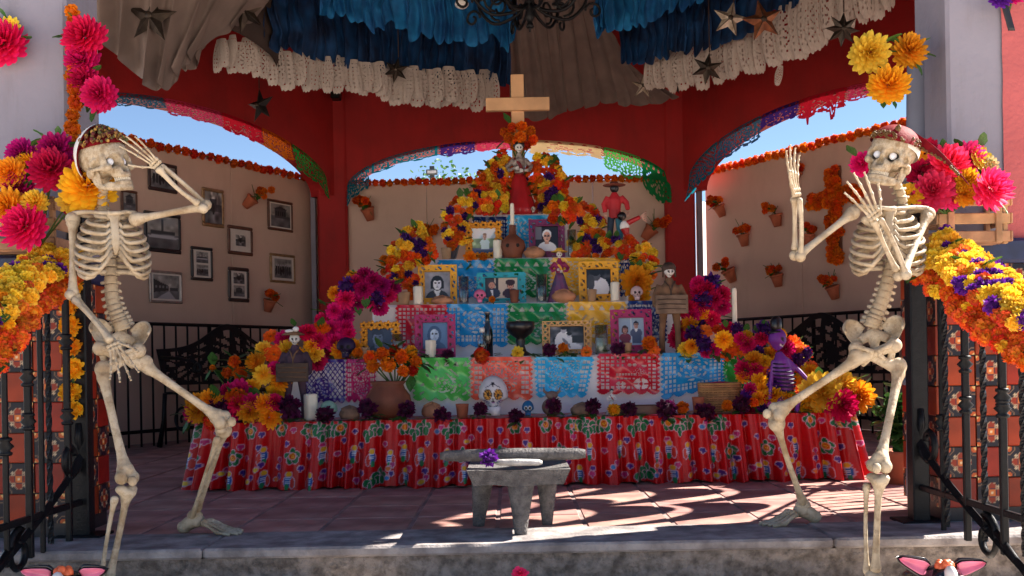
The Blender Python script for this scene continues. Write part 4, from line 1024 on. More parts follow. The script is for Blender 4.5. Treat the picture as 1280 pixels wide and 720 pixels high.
lacy_frame('magenta cut-out frame with a colour photograph of a standing pair', 'p', 'magenta', MAG, 790, 436, 52, 56, 5.62, TZ[1], portrait('pair'), .62)
lacy_frame('yellow cut-out frame with the portrait of a dark haired woman', 'p', 'yellow', YEL, 547, 378, 49, 51, 6.0, TZ[2], portrait('bob'), .66)
lacy_frame('turquoise cut-out frame with a couple in dark clothes', 'p', 'turquoise', TEA, 627, 376, 62, 40, 6.0, TZ[2], landscape('couple'), .66)
lacy_frame('yellow cut-out frame with two people embracing in black and white', 'p', 'yellow', YEL, 749, 375, 50, 52, 6.0, TZ[2], portrait('embrace'), .62)
flower_frame('yellow flower bordered frame with a person in a garden, near the top', 605, 320, 46, 48, 6.36, TZ[3], portrait('garden'))
lacy_frame('plum cut-out frame with a white capped man in glasses, near the top', 'p', 'plum', (118, 22, 84), 684, 320, 45, 50, 6.36, TZ[3], portrait('cap'), .64)
# ------------------------------------------------------------------ skeletons
M_BONE = mat('bone', (192, 177, 152), rough=0.55, var=.2, scale=11, bump=.4, bscale=70, rgb2=(148, 126, 96), mask=(.30, .56), spec=.35, grime=(.75, 42, 42, (116, 88, 58)))
M_TOOTH = mat('tooth', (232, 222, 200), rough=.35, var=.08)
M_EYE = mat('white_glass_eye', (238, 240, 244), rough=.12, var=.03)
M_EYERIM = mat('eye_rim', (36, 30, 28), rough=.5)
M_GAP = mat('mouth_gap', (30, 22, 18), rough=.8)
def skull_meshes():
    mb = MB()
    mb.ell((0, -.08, .18), (.345, .44, .325), 28, 18); mb.ell((0, .17, .16), (.28, .2, .22), 20, 12); mb.ell((0, .27, .045), (.235, .085, .06), 18, 10)
    for s in (-1, 1):
        mb.ell((s * .235, .21, -.11), (.075, .11, .062), 14, 9); mb.tube([(s * .25, .20, -.11), (s * .325, .08, -.10), (s * .325, -.06, -.08)], [.045, .034, .03], 10)
        mb.ell((s * .262, .20, .0), (.036, .075, .12), 12, 8); mb.ell((s * .13, .14, -.02), (.12, .1, .12), 14, 9)
        mb.ell((s * .30, -.10, -.12), (.05, .08, .09), 10, 8); mb.tube([(s * .29, -.05, .02), (s * .31, .1, .06)], [.05, .03], 8)
    mb.ell((0, .23, -.19), (.155, .15, .13), 18, 10); mb.tube([(0, .30, .04), (0, .335, -.05), (0, .34, -.085)], [.05, .042, .03], 10)
    mb.ell((0, .275, -.265), (.135, .115, .06), 18, 8); mb.ell((0, -.05, -.12), (.22, .25, .08), 16, 8)
    me = remesh(mb, .019, 3)
    for v in me.vertices:
        x, y, z = v.co
        if y > .05:
            d = ((abs(x) - .128) / .098) ** 2 + ((z + .018) / .088) ** 2
            if d < 1: y -= .17 * (1 - d) ** .4
            wn = .058 * (1 - max(-1, min(1, (z + .135) / .075)) * .55); d = (x / wn) ** 2 + ((z + .135) / .078) ** 2
            if d < 1: y -= .12 * (1 - d) ** .45
        v.co.y = y
    me.name = 'skull'
    mb = MB()
    pts = [(.268, -.09, -.10), (.258, -.085, -.24), (.232, -.03, -.365), (.17, .14, -.435), (.10, .25, -.468), (0, .285, -.47)]
    full = pts + [(-x, y, z) for x, y, z in pts[-2::-1]]
    mb.tube([cat(full, i / 36) for i in range(37)], [lerp(.036, .056, math.sin(PI * i / 36)) for i in range(37)], 10, flat=1.2, up=(0, 0, 1))
    mb.ell((0, .29, -.472), (.085, .055, .055), 12, 8)
    for s in (-1, 1): mb.ell((s * .246, -.035, -.235), (.026, .085, .15), 12, 9); mb.ell((s * .20, .10, -.385), (.035, .13, .05), 10, 8)
    alv = [(.15, .10, -.40), (.14, .22, -.395), (.08, .30, -.395), (0, .32, -.395)]
    alv = alv + [(-x, y, z) for x, y, z in alv[-2::-1]]
    mb.tube([cat(alv, i / 20) for i in range(21)], .042, 8)
    jw = remesh(mb, .016, 2); jw.name = 'jaw'
    tb_u, tb_l = MB(), MB()
    for i in range(14):
        a = lerp(-1.25, 1.25, i / 13); x = .135 * math.sin(a) / math.sin(1.25); y = .19 + .165 * math.cos(a) - .02
        R = Matrix.Rotation(-a * .9, 3, 'Z'); tb_u.box((x, y, -.318), (.024, .028, .062), R, 0, .007); tb_l.box((x * .95, y - .006, -.352 - .018), (.022, .026, .05), R, 0, .007)
    return me, jw, tb_u, tb_l
SK_ME, JAW_ME, TU, TL = skull_meshes()
SK_ME.materials.append(M_BONE); JAW_ME.materials.append(M_BONE)
TUO = TU.build('upper_teeth', M_TOOTH, None); TLO = TL.build('lower_teeth', M_TOOTH, None); TU_ME, TL_ME = TUO.data, TLO.data
bpy.data.objects.remove(TUO); bpy.data.objects.remove(TLO)
def basis(fwd, up):
    u = Vector(up).normalized(); f = Vector(fwd); f = (f - u * f.dot(u)).normalized(); r = f.cross(u)
    return Matrix((r, f, u)).transposed()           # local x right, y forward, z up
def bone(mb, a, b, r, ka, kb, bow=(0, 0, 0), n=10):
    a, b, bow = Vector(a), Vector(b), Vector(bow); prof = [(0, ka * .6), (.02, ka * .95), (.06, ka), (.11, lerp(ka, r, .55)), (.2, r * 1.12), (.35, r), (.5, r * .97), (.65, r), (.8, r * 1.12), (.89, lerp(kb, r, .55)), (.94, kb), (.98, kb * .95), (1, kb * .6)]
    mb.tube([a.lerp(b, t) + bow * math.sin(PI * t) for t, _ in prof], [q for _, q in prof], n)
def hand_mesh(wrist, mid, pn, spread=.9, curl=.25, thumb=1, ln=.175):
    """carpals, metacarpals and jointed fingers; wrist -> mid is the hand's axis, pn the palm normal; thumb side sign"""
    w_, m_ = Vector(wrist), Vector(mid); ax = (m_ - w_).normalized(); pn = Vector(pn); pn = (pn - ax * pn.dot(ax)).normalized(); sd_ = ax.cross(pn)
    mb = MB(); k = ln / .175
    for i in range(4):
        for j in range(2): mb.ell(w_ + ax * (.010 + .016 * j) * k + sd_ * ((i - 1.5) * .0115 * k), (.0085 * k, .0085 * k, .0085 * k), 8, 6)
    lens = [(.060, .036, .022, .017), (.064, .042, .027, .018), (.059, .038, .025, .018), (.053, .030, .018, .016)]
    for i in range(4):
        o = (i - 1.5) * -thumb; a = o * .17 * spread; c0 = curl * (1 + .12 * i); p = w_ + ax * .026 * k + sd_ * (o * .0105 * k); dr = (ax * math.cos(a) + sd_ * math.sin(a)).normalized(); pts, rad = [], []
        for s_i, ln_ in enumerate(lens[i]):
            ln_ *= k; q = p + dr * ln_
            for t, r in ((0, .0062), (.15, .0052), (.5, .0038), (.85, .0048), (1, .0064)):
                pts.append(p.lerp(q, t)); rad.append(r * k * (1 - .11 * s_i))
            p = q; dr = (dr + pn * (c0 * (.55 if s_i == 0 else .7))).normalized()
        mb.tube(pts, rad, 7)
    p = w_ + ax * .014 * k + sd_ * (thumb * .020 * k); dr = (ax * .72 + sd_ * (thumb * .62) + pn * .25).normalized(); pts, rad = [], []
    for s_i, ln_ in enumerate((.042, .030, .024)):
        ln_ *= k; q = p + dr * ln_
        for t, r in ((0, .0068), (.15, .0056), (.5, .0042), (.85, .0054), (1, .0068)): pts.append(p.lerp(q, t)); rad.append(r * k * (1 - .08 * s_i))
        p = q; dr = (dr + ax * .25 + pn * .1).normalized()
    mb.tube(pts, rad, 7); return mb
def foot_mesh(ank, toe, k=1.0):
    a, t = Vector(ank), Vector(toe); f = Vector((t.x - a.x, t.y - a.y, 0)); ln = f.length; f.normalize(); s = f.cross(UP); mb = MB(); g0 = t.z
    q = lambda u, v, h: Vector((a.x, a.y, 0)) + f * u + s * v + UP * (g0 + h)
    mb.tube([q(-.055, 0, .022), q(-.035, 0, .032), q(.0, 0, .048), q(.03, .004, .046)], [.018, .026, .027, .02], 10); mb.ell(q(-.048, 0, .022), (.028, .024, .024), 10, 8)
    mb.ell(q(.0, 0, .066), (.03, .024, .024), 10, 8)
    for i in range(3): mb.ell(q(.055, (i - 1) * .018, .042), (.017, .015, .015), 8, 6)
    for i in range(5):
        o = i - 2; v0, v1 = o * .0115, o * .021; L_ = ln * (1 - .05 * abs(o - .5) - (.06 if i == 4 else 0)); pts, rad = [], []
        for tt, h, r in ((.07, .040, .008), (.085, .038, .0068), (.115, .028, .0056), (.145, .016, .0074), (.155, .013, .0086), (.165, .012, .0062), (.18, .011, .005), (.192, .010, .0066), (.205, .009, .0056), (.22, .007, .0055)):
            u = tt / .22 * L_; pts.append(q(u, lerp(v0, v1, min(1, tt / .15)), h)); rad.append(r * (1.35 if o == -2 else 1))
        mb.tube(pts, rad, 7)
    return mb
def pelvis_mesh():
    mb = MB()
    for s in (-1, 1):
        lo = [(s * .036, -.052, .012), (s * .062, -.030, -.012), (s * .088, .012, -.030), (s * .098, .040, -.005)]
        hi = [(s * .044, -.070, .062), (s * .082, -.058, .104), (s * .122, -.010, .108), (s * .140, .034, .074), (s * .134, .058, .046)]
        def wing(u, v):                                  # iliac blade, hollow on the inside, with a thick crest
            p = cat(lo, u).lerp(cat(hi, u), v); return p + Vector((s * .010 * math.sin(PI * v), -.022 * math.sin(PI * v) * math.sin(PI * u), 0))
        mb.grid(wing, 16, 10, None, (s * .004, -.013, 0)); mb.tube([cat(hi, i / 16) + Vector((0, -.005, 0)) for i in range(17)], .0105, 8)
        mb.ell((s * .086, .008, -.035), (.032, .032, .034), 12, 8)
        mb.tube([(s * .082, .0, -.05), (s * .074, -.018, -.09), (s * .060, -.012, -.115), (s * .042, .012, -.105), (s * .014, .04, -.072)], [.02, .018, .02, .012, .014], 9)
        mb.tube([(s * .078, .03, -.03), (s * .045, .048, -.045), (s * .008, .050, -.062)], [.016, .012, .015], 9)
        mb.tube([(s * .07, -.03, .0), (s * .03, -.05, .025)], [.024, .026], 9)
    mb.ell((0, -.05, .025), (.045, .026, .04), 12, 8); mb.tube([(0, -.055, .02), (0, -.066, -.03), (0, -.055, -.075)], [.034, .024, .010], 9)
    return remesh(mb, .0062, 2)
PELV = pelvis_mesh(); PELV.materials.append(M_BONE)
def vert_mesh():
    mb = MB(); mb.lathe([(.0, -.013), (.019, -.0125), (.020, -.008), (.0165, 0), (.020, .008), (.019, .0125), (0, .013)], 12)
    for s in (-1, 1): mb.tube([(s * .012, -.014, .0), (s * .028, -.022, -.002)], [.0075, .005], 6)
    mb.tube([(0, -.016, 0), (0, -.030, -.006), (0, -.046, -.016)], [.008, .006, .005], 6)
    for s in (-1, 1): mb.ell((s * .012, -.02, .004), (.008, .008, .012), 6, 5)
    o = mb.build('vertebra', M_BONE, None); m = o.data; bpy.data.objects.remove(o); return m
VERT = vert_mesh()
def skeleton(label, J, hfwd, hup, cfwd, cup, pfwd, pup, hands, toes, hk=.225, cs=1.0):
    root = thing('skeleton', label, 'skeleton', (J['pelvis'].x, J['pelvis'].y, GZ))
    ro = chain(root)
    def place(name, me, par, c, R, k):
        o = bpy.data.objects.new(name, me); COL.objects.link(o); o.parent = par; o.matrix_basis = Matrix.Translation(Vector(c) - chain(par)) @ R.to_4x4() @ Matrix.Scale(k, 4); return o
    R = basis(hfwd, hup); hc = J['head']
    sk = place('skull', SK_ME, root, hc, R, hk)
    def sub(name, me, z=0, rot=0):
        o = bpy.data.objects.new(name, me); COL.objects.link(o); o.parent = sk; o.location = (0, 0, 0); return o
    sub('jaw', JAW_ME).location = (0, -.005, .016); sub('upper_teeth', TU_ME); sub('lower_teeth', TL_ME).location = (0, -.005, .014)
    for s in (-1, 1):
        mb = MB(); mb.ell((s * .128, .185, -.014), (.078, .05, .074), 16, 10, None, 1); mb.ell((s * .128, .215, -.014), (.062, .045, .060), 16, 10, None, 0); mb.build('eye', [M_EYE, M_EYERIM], sk, world=False)
    mb = MB(); mb.ell((0, .17, -.345), (.12, .13, .035), 14, 6); mb.build('mouth', M_GAP, sk, world=False)
    # spine
    spn = thing('spine', None, None, J['pelvis']); spn.parent = root; spn.location = Vector(J['pelvis']) - ro
    sp = [J['pelvis'] + basis(pfwd, pup) @ Vector((0, -.045, .06)), J['lumbar'], J['mid'], J['c7'], hc + R @ Vector((0, -.10, -.16)) * hk * 1.0]
    n = 23
    for i in range(n):
        t = i / (n - 1); c = cat(sp, t); tn = cat(sp, min(1, t + .02)) - cat(sp, max(0, t - .02)); ff = Vector(pfwd).lerp(Vector(cfwd), min(1, t * 2))
        k = lerp(1.35, .72, t); place('vertebra', VERT, spn, c, basis(ff, tn), k)
    # rib cage
    RC_ = basis(cfwd, cup); cc = J['chest']; q = lambda x, y, z: cc + RC_ @ (Vector((x, y, z)) * cs)
    cage = thing('rib_cage', None, None, cc); cage.parent = root; cage.location = cc - ro
    mb = MB()
    st = [(0, .062, .105), (0, .074, .085), (0, .088, .03), (0, .094, -.02), (0, .088, -.055)]
    mb.tube([q(*cat(st, i / 12)) for i in range(13)], [.021, .023, .021, .014, .0135, .0135, .0145, .0155, .0155, .014, .010, .007, .004], 8, flat=.45, up=RC_.col[1]); mb.build('sternum', M_BONE, cage)
    ribs = [(.052, .050, .125, .03), (.082, .066, .108, .05), (.103, .078, .086, .062), (.116, .086, .062, .072), (.124, .091, .036, .080), (.129, .094, .008, .088), (.131, .094, -.02, .094), (.129, .090, -.048, .094), (.122, .082, -.076, .084), (.108, .07, -.10, .06)]
    cost = [(0, .06, .10), (0, .075, .07), (0, .083, .045), (0, .088, .022), (0, .092, .0), (0, .092, -.02), (0, .090, -.04)]
    for i, (wd, dp, z, drop) in enumerate(ribs):
        for s in (-1, 1):
            fr = 2.75 if i < 7 else (2.45 - .32 * (i - 7)); pts, rd = [], []
            for j in range(15):
                t = j / 14; a = t * fr; x = s * (wd * math.sin(a) ** .85 if math.sin(a) > 0 else 0) + s * .012 * (1 - t); y = -dp * math.cos(a) - .012 + .012 * t; zz = z - drop * (1 - math.cos(a)) / 2 * 1.0
                pts.append(q(x, y, zz)); rd.append(lerp(.0072, .0062, t))
            last = pts[-1]
            if i < 7:
                tgt = q(s * .014, cost[i][1], cost[i][2]); pts += [last.lerp(tgt, .5) + RC_.col[2] * (-.008), tgt]; rd += [.0058, .0065]
            elif i < 9:
                tgt = q(s * (.034 + .022 * (i - 7)), .078 - .01 * (i - 7), -.075 - .026 * (i - 7)); pts += [last.lerp(tgt, .5) - RC_.col[2] * .012, tgt, q(s * .012, .090, -.052)]; rd += [.0056, .0056, .005]
            else: rd[-1] = .003
            mb = MB(); mb.tube(pts, rd, 7, flat=1.25, up=RC_.col[2]); mb.build('rib', M_BONE, cage)
    # shoulder girdle
    for s, sh in ((-1, J['shL']), (1, J['shR'])):
        mb = MB(); a = q(s * .018, .066, .108); m_ = sh + Vector((0, 0, .018)); c1 = a.lerp(m_, .33) + RC_.col[1] * .014; c2 = a.lerp(m_, .7) - RC_.col[1] * .010 + RC_.col[2] * .008
        mb.tube([cat([a, c1, c2, m_], i / 12) for i in range(13)], [.011, .009, .0075, .007, .007, .007, .007, .0072, .0078, .0082, .009, .0095, .009], 8); mb.build('clavicle', M_BONE, root)
        lo, up_ = q(s * .085, -.10, -.045), q(s * .062, -.098, .09); gl = sh - RC_.col[1] * .008
        mb = MB()
        for i in range(8):
            t = i / 7; mb.tube([gl.lerp(q(s * .07, -.1, 0), .18), lo.lerp(up_, t) * .5 + gl * .5 - RC_.col[1] * .01, lo.lerp(up_, t)], [.012, .007, .006], 6)
        mb.tube([gl + UP * .022, q(s * .11, -.095, .085), up_], [.010, .007, .006], 6); mb.ell(gl, .019, 10, 8); mesh_obj('scapula', rel(remesh(mb, .0055, 2), ro, M_BONE), M_BONE, root)
    # arms
    for s, a, b, c in (('L', 'shL', 'elL', 'wrL'), ('R', 'shR', 'elR', 'wrR')):
        sh, el, wr = J[a], J[b], J[c]; mb = MB(); bone(mb, sh, el, .0116, .022, .019); mb.ell(sh, .0245, 12, 8)
        ax = (el - sh).normalized(); fx = (wr - el).normalized(); hinge = ax.cross(fx); hinge = hinge.normalized() if hinge.length > .05 else ax.orthogonal()
        mb.ell(el - hinge * .012, .0185, 10, 8); mb.ell(el + hinge * .014, .0175, 10, 8); mb.build('humerus', M_BONE, root)
        sep = hinge
        mb = MB(); bone(mb, el + fx * .018 + sep * .012, wr + sep * .010, .0075, .0125, .0145, hinge.cross(fx) * .006 + sep * .006); mb.build('radius', M_BONE, root)
        mb = MB(); bone(mb, el - ax * .0 - fx * .012 - sep * .011, wr - sep * .011, .0072, .0155, .0095, sep * -.008); mb.build('ulna', M_BONE, root)
        mid, pn, cu, th, spd, hl = hands[s]; hand_mesh(wr, mid, pn, spd, cu, th, hl).build('hand', M_BONE, root)
    # pelvis and legs
    RP = basis(pfwd, pup); place('pelvis', PELV, root, J['pelvis'], RP, .66)
    for s, a, b, c, t in (('L', 'hipL', 'knL', 'anL', 'toL'), ('R', 'hipR', 'knR', 'anR', 'toR')):
        hp, kn, an = J[a], J[b], J[c]; sgn = -1 if s == 'L' else 1; hs = J['pelvis'] + RP @ Vector((sgn * .092, .008, -.036)) * .66
        mb = MB(); mb.ell(hs, .026, 12, 8); mb.tube([hs, hs.lerp(hp, .5), hp], [.02, .017, .022], 10); mb.ell(hp + UP * .012, (.027, .025, .03), 10, 8)
        ax = (kn - hp).normalized(); fx = (an - kn).normalized(); hinge = ax.cross(fx); hinge = hinge.normalized() if hinge.length > .08 else RP.col[0]
        k0 = kn - ax * .022; bone(mb, hp, k0, .0142, .023, .029, RP.col[1] * .012, 12)
        for o in (-1, 1): mb.ell(kn - ax * .014 + hinge * (o * .019), (.022, .024, .024), 12, 8)
        mesh_obj('femur', rel(remesh(mb, .0058, 2), ro, M_BONE), M_BONE, root)
        pat = kn + (ax - fx).normalized() * .032; mb = MB(); mb.ell(pat - (ax - fx).normalized() * .006, (.015, .011, .017), 10, 7); mb.build('kneecap', M_BONE, root)
        mb = MB(); k1 = kn + fx * .020; bone(mb, k1 + hinge * .004, an + hinge * .006, .0112, .030, .0185, (ax - fx).normalized() * .006, 12)
        for o in (-1, 1): mb.ell(k1 + fx * .006 + hinge * (o * .018), (.020, .021, .015), 10, 7)
        mesh_obj('tibia', rel(remesh(mb, .0055, 2), ro, M_BONE), M_BONE, root)
        mb = MB(); bone(mb, kn + fx * .048 - hinge * .034, an - hinge * .020 + fx * .012, .0065, .0125, .0125, hinge * -.004); mb.build('fibula', M_BONE, root)
        foot_mesh(an, J[t]).build('foot', M_BONE, root)
    return root, sk, R, hk
def rel(me, ro, m):
    me.transform(Matrix.Translation(-ro)); me.materials.append(m); return me
D = 3.42
A_ = dict(head=P(134, 206, 3.40), c7=P(128, 256, 3.46), mid=P(137, 318, 3.49), lumbar=P(141, 375, 3.47), pelvis=P(150, 428, 3.43), chest=P(141, 305, 3.42),
          shL=P(91, 274, 3.42), elL=P(91, 370, 3.37), wrL=P(141, 428, 3.30), shR=P(170, 274, 3.40), elR=P(256, 258, 3.34), wrR=P(199, 208, 3.28),
          hipL=P(128, 466, 3.38), knL=P(160, 602, 3.24), anL=P(134, 724, 3.27), hipR=P(182, 458, 3.46), knR=P(282, 528, 3.50), anR=P(244, 654, 3.78))
A_['toL'] = A_['anL'] + Vector((.05, -.20, 0)); A_['toL'].z = GZ + .002; A_['anL'].z = max(A_['anL'].z, GZ + .085)
A_['toR'] = P(303, 668, 3.72); A_['anR'].z = .078; A_['toR'].z = .002
sk1 = skeleton('life size skeleton with flower wreath hat, one hand at its brow, beside the iron gate', A_, (.93, -.42, -.22), (-.26, -.06, 1), (.46, -.88, 0), (-.03, .02, 1), (.30, -.95, -.1), (.05, .05, 1),
               {'L': (P(158, 476, 3.24), (.2, -1, -.1), .16, -1, 1.0, .168), 'R': (P(164, 178, 3.24), (-.2, -.9, -.35), .14, -1, .75, .142)}, None, .205, .86)
B_ = dict(head=P(1112, 198, 3.36), c7=P(1128, 254, 3.42), mid=P(1117, 315, 3.46), lumbar=P(1106, 365, 3.44), pelvis=P(1093, 425, 3.40), chest=P(1110, 300, 3.40),
          shL=P(1066, 266, 3.36), elL=P(997, 320, 3.28), wrL=P(996, 247, 3.22), shR=P(1160, 268, 3.42), elR=P(1128, 344, 3.24), wrR=P(1096, 274, 3.17),
          hipL=P(1070, 450, 3.40), knL=P(967, 518, 3.46), anL=P(1004, 648, 3.76), hipR=P(1124, 462, 3.38), knR=P(1098, 587, 3.22), anR=P(1092, 716, 3.26))
B_['toR'] = B_['anR'] + Vector((-.05, -.20, 0)); B_['toR'].z = GZ + .002; B_['anR'].z = max(B_['anR'].z, GZ + .085)
B_['toL'] = P(952, 664, 3.70); B_['anL'].z = .078; B_['toL'].z = .002
sk2 = skeleton('life size skeleton in a red pointed bandana with both hands raised', B_, (-.66, -.75, -.12), (.32, -.05, 1), (-.30, -.95, 0), (.05, .03, 1), (-.30, -.95, -.1), (-.05, .05, 1),
               {'L': (P(990, 205, 3.21), (.72, -.70, 0), .12, -1, .8, .165), 'R': (P(1068, 228, 3.13), (0, 1, .1), .10, -1, .9, .165)}, None, .205, .86)
# headwear
M_REDCLOTH = mat('red_satin', (122, 12, 22), rough=.7, var=.3, scale=6, bump=.2, bscale=30, spec=.2)
M_GOLDB = mat('gold_braid', (150, 116, 54), rough=.5, var=.4, scale=60, bump=.4, bscale=200, rgb2=(70, 40, 20))
M_HATW = mat('white_hat_felt', (224, 220, 214), rough=.85, var=.06)
M_DRY = [mat('dried_flower_' + n, c, rough=.8, var=.3) for n, c in (('brown', (120, 84, 40)), ('wine', (90, 30, 30)), ('gold', (170, 130, 60)), ('olive', (86, 84, 40)))]
def headwear(sk, kind):
    skl, R, hk, hc = sk[1], sk[2], sk[3], None
    def cap(r, c, zmin, m, name, tilt=0, rag=0):
        mb = MB(); Rt = Matrix.Rotation(tilt, 3, 'X')
        def fn(u, v):
            a = u * 2 * PI; th = lerp(.02, zmin, v); d = Vector((math.sin(th) * math.cos(a), math.sin(th) * math.sin(a), math.cos(th)))
            k = 1 + .02 * math.sin(a * 9) * v; return Vector(c) + Rt @ Vector((d.x * r[0] * k, d.y * r[1] * k, d.z * r[2] * k))
        mb.grid(fn, 40, 14, None, None); mb.build(name, m, skl, world=False)
        return lambda a, th: Vector(c) + Rt @ Vector((math.sin(th) * math.cos(a) * r[0], math.sin(th) * math.sin(a) * r[1], math.cos(th) * r[2]))
    hat = skl
    C0 = Vector((0, -.08, .185))
    if kind == 1:
        ax = Vector((0, -.86, .50)).normalized(); M = ax.to_track_quat('Z', 'Y').to_matrix()          # bonnet pushed to the back of the skull
        def shell(u, v, k=1.0, th1=1.50):
            th = lerp(.02, th1, v); a = u * 2 * PI; r = .435 * k * (1 + .14 * sstep(1.0, 1.5, th))
            return C0 + Vector((0, -.03, .02)) + M @ Vector((r * .86 * math.sin(th) * math.cos(a), r * math.sin(th) * math.sin(a), r * .92 * math.cos(th)))
        mb = MB(); mb.grid(shell, 44, 16, None, None); mb.build('bonnet', M_HATW, skl, world=False)
        mb = MB(); mb.grid(lambda u, v: shell(u, v, .955, 1.53), 44, 16, None, None); mb.build('red_lining', M_REDCLOTH, skl, world=False)
        mb = MB(); mb.grid(lambda u, v: C0 + Matrix.Rotation(-.05, 3, 'X') @ Vector((.372 * math.sin(lerp(.3, 1.30, v)) * math.cos(u * 2 * PI), .472 * math.sin(lerp(.3, 1.30, v)) * math.sin(u * 2 * PI), .352 * math.cos(lerp(.3, 1.30, v)))), 40, 8); mb.build('bandana', M_REDCLOTH, skl, world=False)
        mb = MB(); random.seed(5)
        for i in range(150):
            a = lerp(.02, PI - .02, (i % 75) / 74) + rnd(-.05, .05); th = rnd(.35, 1.30)
            c = C0 + Matrix.Rotation(-.05, 3, 'X') @ Vector((.405 * math.sin(th) * math.cos(a), .505 * math.sin(th) * math.sin(a), .40 * math.cos(th))) + Vector((rnd(-.02, .02), rnd(-.01, .02), rnd(0, .05)))
            if i % 3: mb.ell(c, (rnd(.018, .036),) * 3, 7, 5, None, i % 4)
            else: mb.tube(spiral(c, .035, .012, 1.2, rnd(0, 6), (1, 0, 0), (0, .5, .85), 9), .008, 4, i % 4)
        tag(mb.build('wreath', M_DRY, skl, world=False), kind='stuff')
    else:
        mb = MB()
        mb.grid(lambda u, v: C0 + Vector((0, -.05, .005)) + Matrix.Rotation(.12, 3, 'X') @ Vector((.372 * math.sin(lerp(.02, 1.7, v)) * math.cos(u * 2 * PI), .455 * math.sin(lerp(.02, 1.7, v)) * math.sin(u * 2 * PI), .352 * math.cos(lerp(.02, 1.7, v)))), 40, 14); mb.build('hat_crown', M_HATW, skl, world=False)
        mb = MB()
        def fn(u, v):                    # red band over the brow, wrapped down to the nape
            a = lerp(PI + .75, -.35, u); th = lerp(.10 + .45 * (1 - u), 1.42, v); p = Vector((.396 * math.sin(th) * math.cos(a), .505 * math.sin(th) * math.sin(a), .378 * math.cos(th)))
            return C0 + Matrix.Rotation(-.10, 3, 'X') @ p
        mb.grid(fn, 44, 10, None, None); mb.build('bandana', M_REDCLOTH, skl, world=False)
        mb = MB(); tip = Vector((-1.30, -.10, -.22)); e0, e1 = fn(.10, .15), fn(.16, 1)
        def tf(u, v):
            p = e0.lerp(e1, v); w_ = (1 - u) ** .75; c = (e0 + e1) / 2; m_ = c.lerp(tip, u); return m_ + (p - c) * w_ + Vector((0, .05 * math.sin(u * PI), .06 * math.sin(u * PI) + .02 * math.sin(v * 6) * (1 - u)))
        mb.grid(tf, 24, 8, None, (0, .012, .006)); mb.build('bandana_tail', M_REDCLOTH, skl, world=False)
        mb = MB(); random.seed(9)
        for i in range(70):
            u = rnd(.05, .95); c = fn(u, rnd(.70, .98)); mb.tube(spiral(c + (c - C0) * .02, .026, .009, 1.1, rnd(0, 6), (1, 0, 0), (0, .2, .98), 8), .0075, 4)
        for i in range(30):
            u = rnd(0, .8); c = tf(u, rnd(.78, .96)); mb.tube(spiral(c + Vector((0, .012, 0)), .024, .008, 1.1, rnd(0, 6), (.9, 0, .3), (0, .3, .95), 8), .0075, 4)
        c = fn(.46, .45); mb.ell(c + Vector((0, .02, 0)), (.05, .02, .07), 8, 6); tag(mb.build('braid', M_GOLDB, skl, world=False), kind='stuff')
headwear(sk1, 1); headwear(sk2, 2)
# ------------------------------------------------------------------ crates of flowers on the skeletons' backs
M_CRATE = mat('crate_wood', (176, 134, 98), rough=.8, var=.3, scale=10, bump=.3, bscale=40, obvar=.15)
def crate(label, px0, px1, pyt, pyb, Y, dep=.16, rot=0.0):
    c = P((px0 + px1) / 2, (pyt + pyb) / 2, Y + dep / 2); w_, h_ = L(px1 - px0, Y), L(pyb - pyt, Y); root = thing('wooden_crate', label, 'crate', c)
    Rz = Matrix.Rotation(rot, 3, 'Z') if rot else None
    def bx(name, o, s):
        mb = MB(); o = Vector(o); o = Rz @ o if Rz else o; mb.box(c + o, s, Rz, 0, .003); mb.build(name, M_CRATE, root, smooth=False)
    for side in (-1, 1):
        for k in range(3): bx('slat', (0, side * dep / 2, (k - 1) * h_ * .36), (w_, .008, h_ * .22))
    for sx in (-1, 1):
        for k in range(3): bx('slat', (sx * (w_ / 2 + .005), 0, (k - 1) * h_ * .36), (.008, dep + .01, h_ * .22))
        for sy in (-1, 1): bx('corner_post', (sx * (w_ / 2 - .014), sy * (dep / 2 - .014), 0), (.019, .019, h_ * 1.02))
    for k in (-.33, .33): bx('upright', (k * w_, -dep / 2 - .0075, 0), (.024, .006, h_))
    bx('bottom', (0, 0, -h_ / 2 + .006), (w_ - .03, dep - .03, .008))
    return root
crate('wooden slatted crate of flowers on the back of the saluting skeleton', -16, 82, 250, 318, 3.62)
crate('wooden slatted crate of pink flowers on the back of the dancing skeleton', 1160, 1250, 246, 308, 3.60)
def bouquet(label, grp, items, Y, leaves=6, name='silk_flowers'):
    """items (kind, colour, px, py, diameter px, depth offset); one bunch = one thing"""
    x = sum(i[2] for i in items) / len(items); y = max(i[3] for i in items); root = thing(name, label, 'flowers', P(x, y, Y), grp)
    mb = MB(); b = P(x, y + 22, Y + .06)
    for it in items: mb.tube([b, P(it[2], it[3], Y + (it[5] if len(it) > 5 else 0) + .03)], .004, 4)
    mb.build('stem', STEM, root)
    for it in items:
        k, c, px, py, dp = it[:5]; yy = Y + (it[5] if len(it) > 5 else 0); ox = (px - x) / 120.0
        bloom(root, k, c, P(px, py, yy), L(dp * 1.1, yy), (ox + rnd(-.25, .25), -1, rnd(-.1, .5)))
    for _ in range(leaves):
        it = random.choice(items); yy = Y + .02; a = rnd(0, 6.28); leaf(root, P(it[2] + it[4] * .38 * math.cos(a), it[3] + it[4] * .38 * math.sin(a), yy), L(rnd(12, 21), yy), (math.cos(a), -.4, -math.sin(a)))
    return root
random.seed(21)
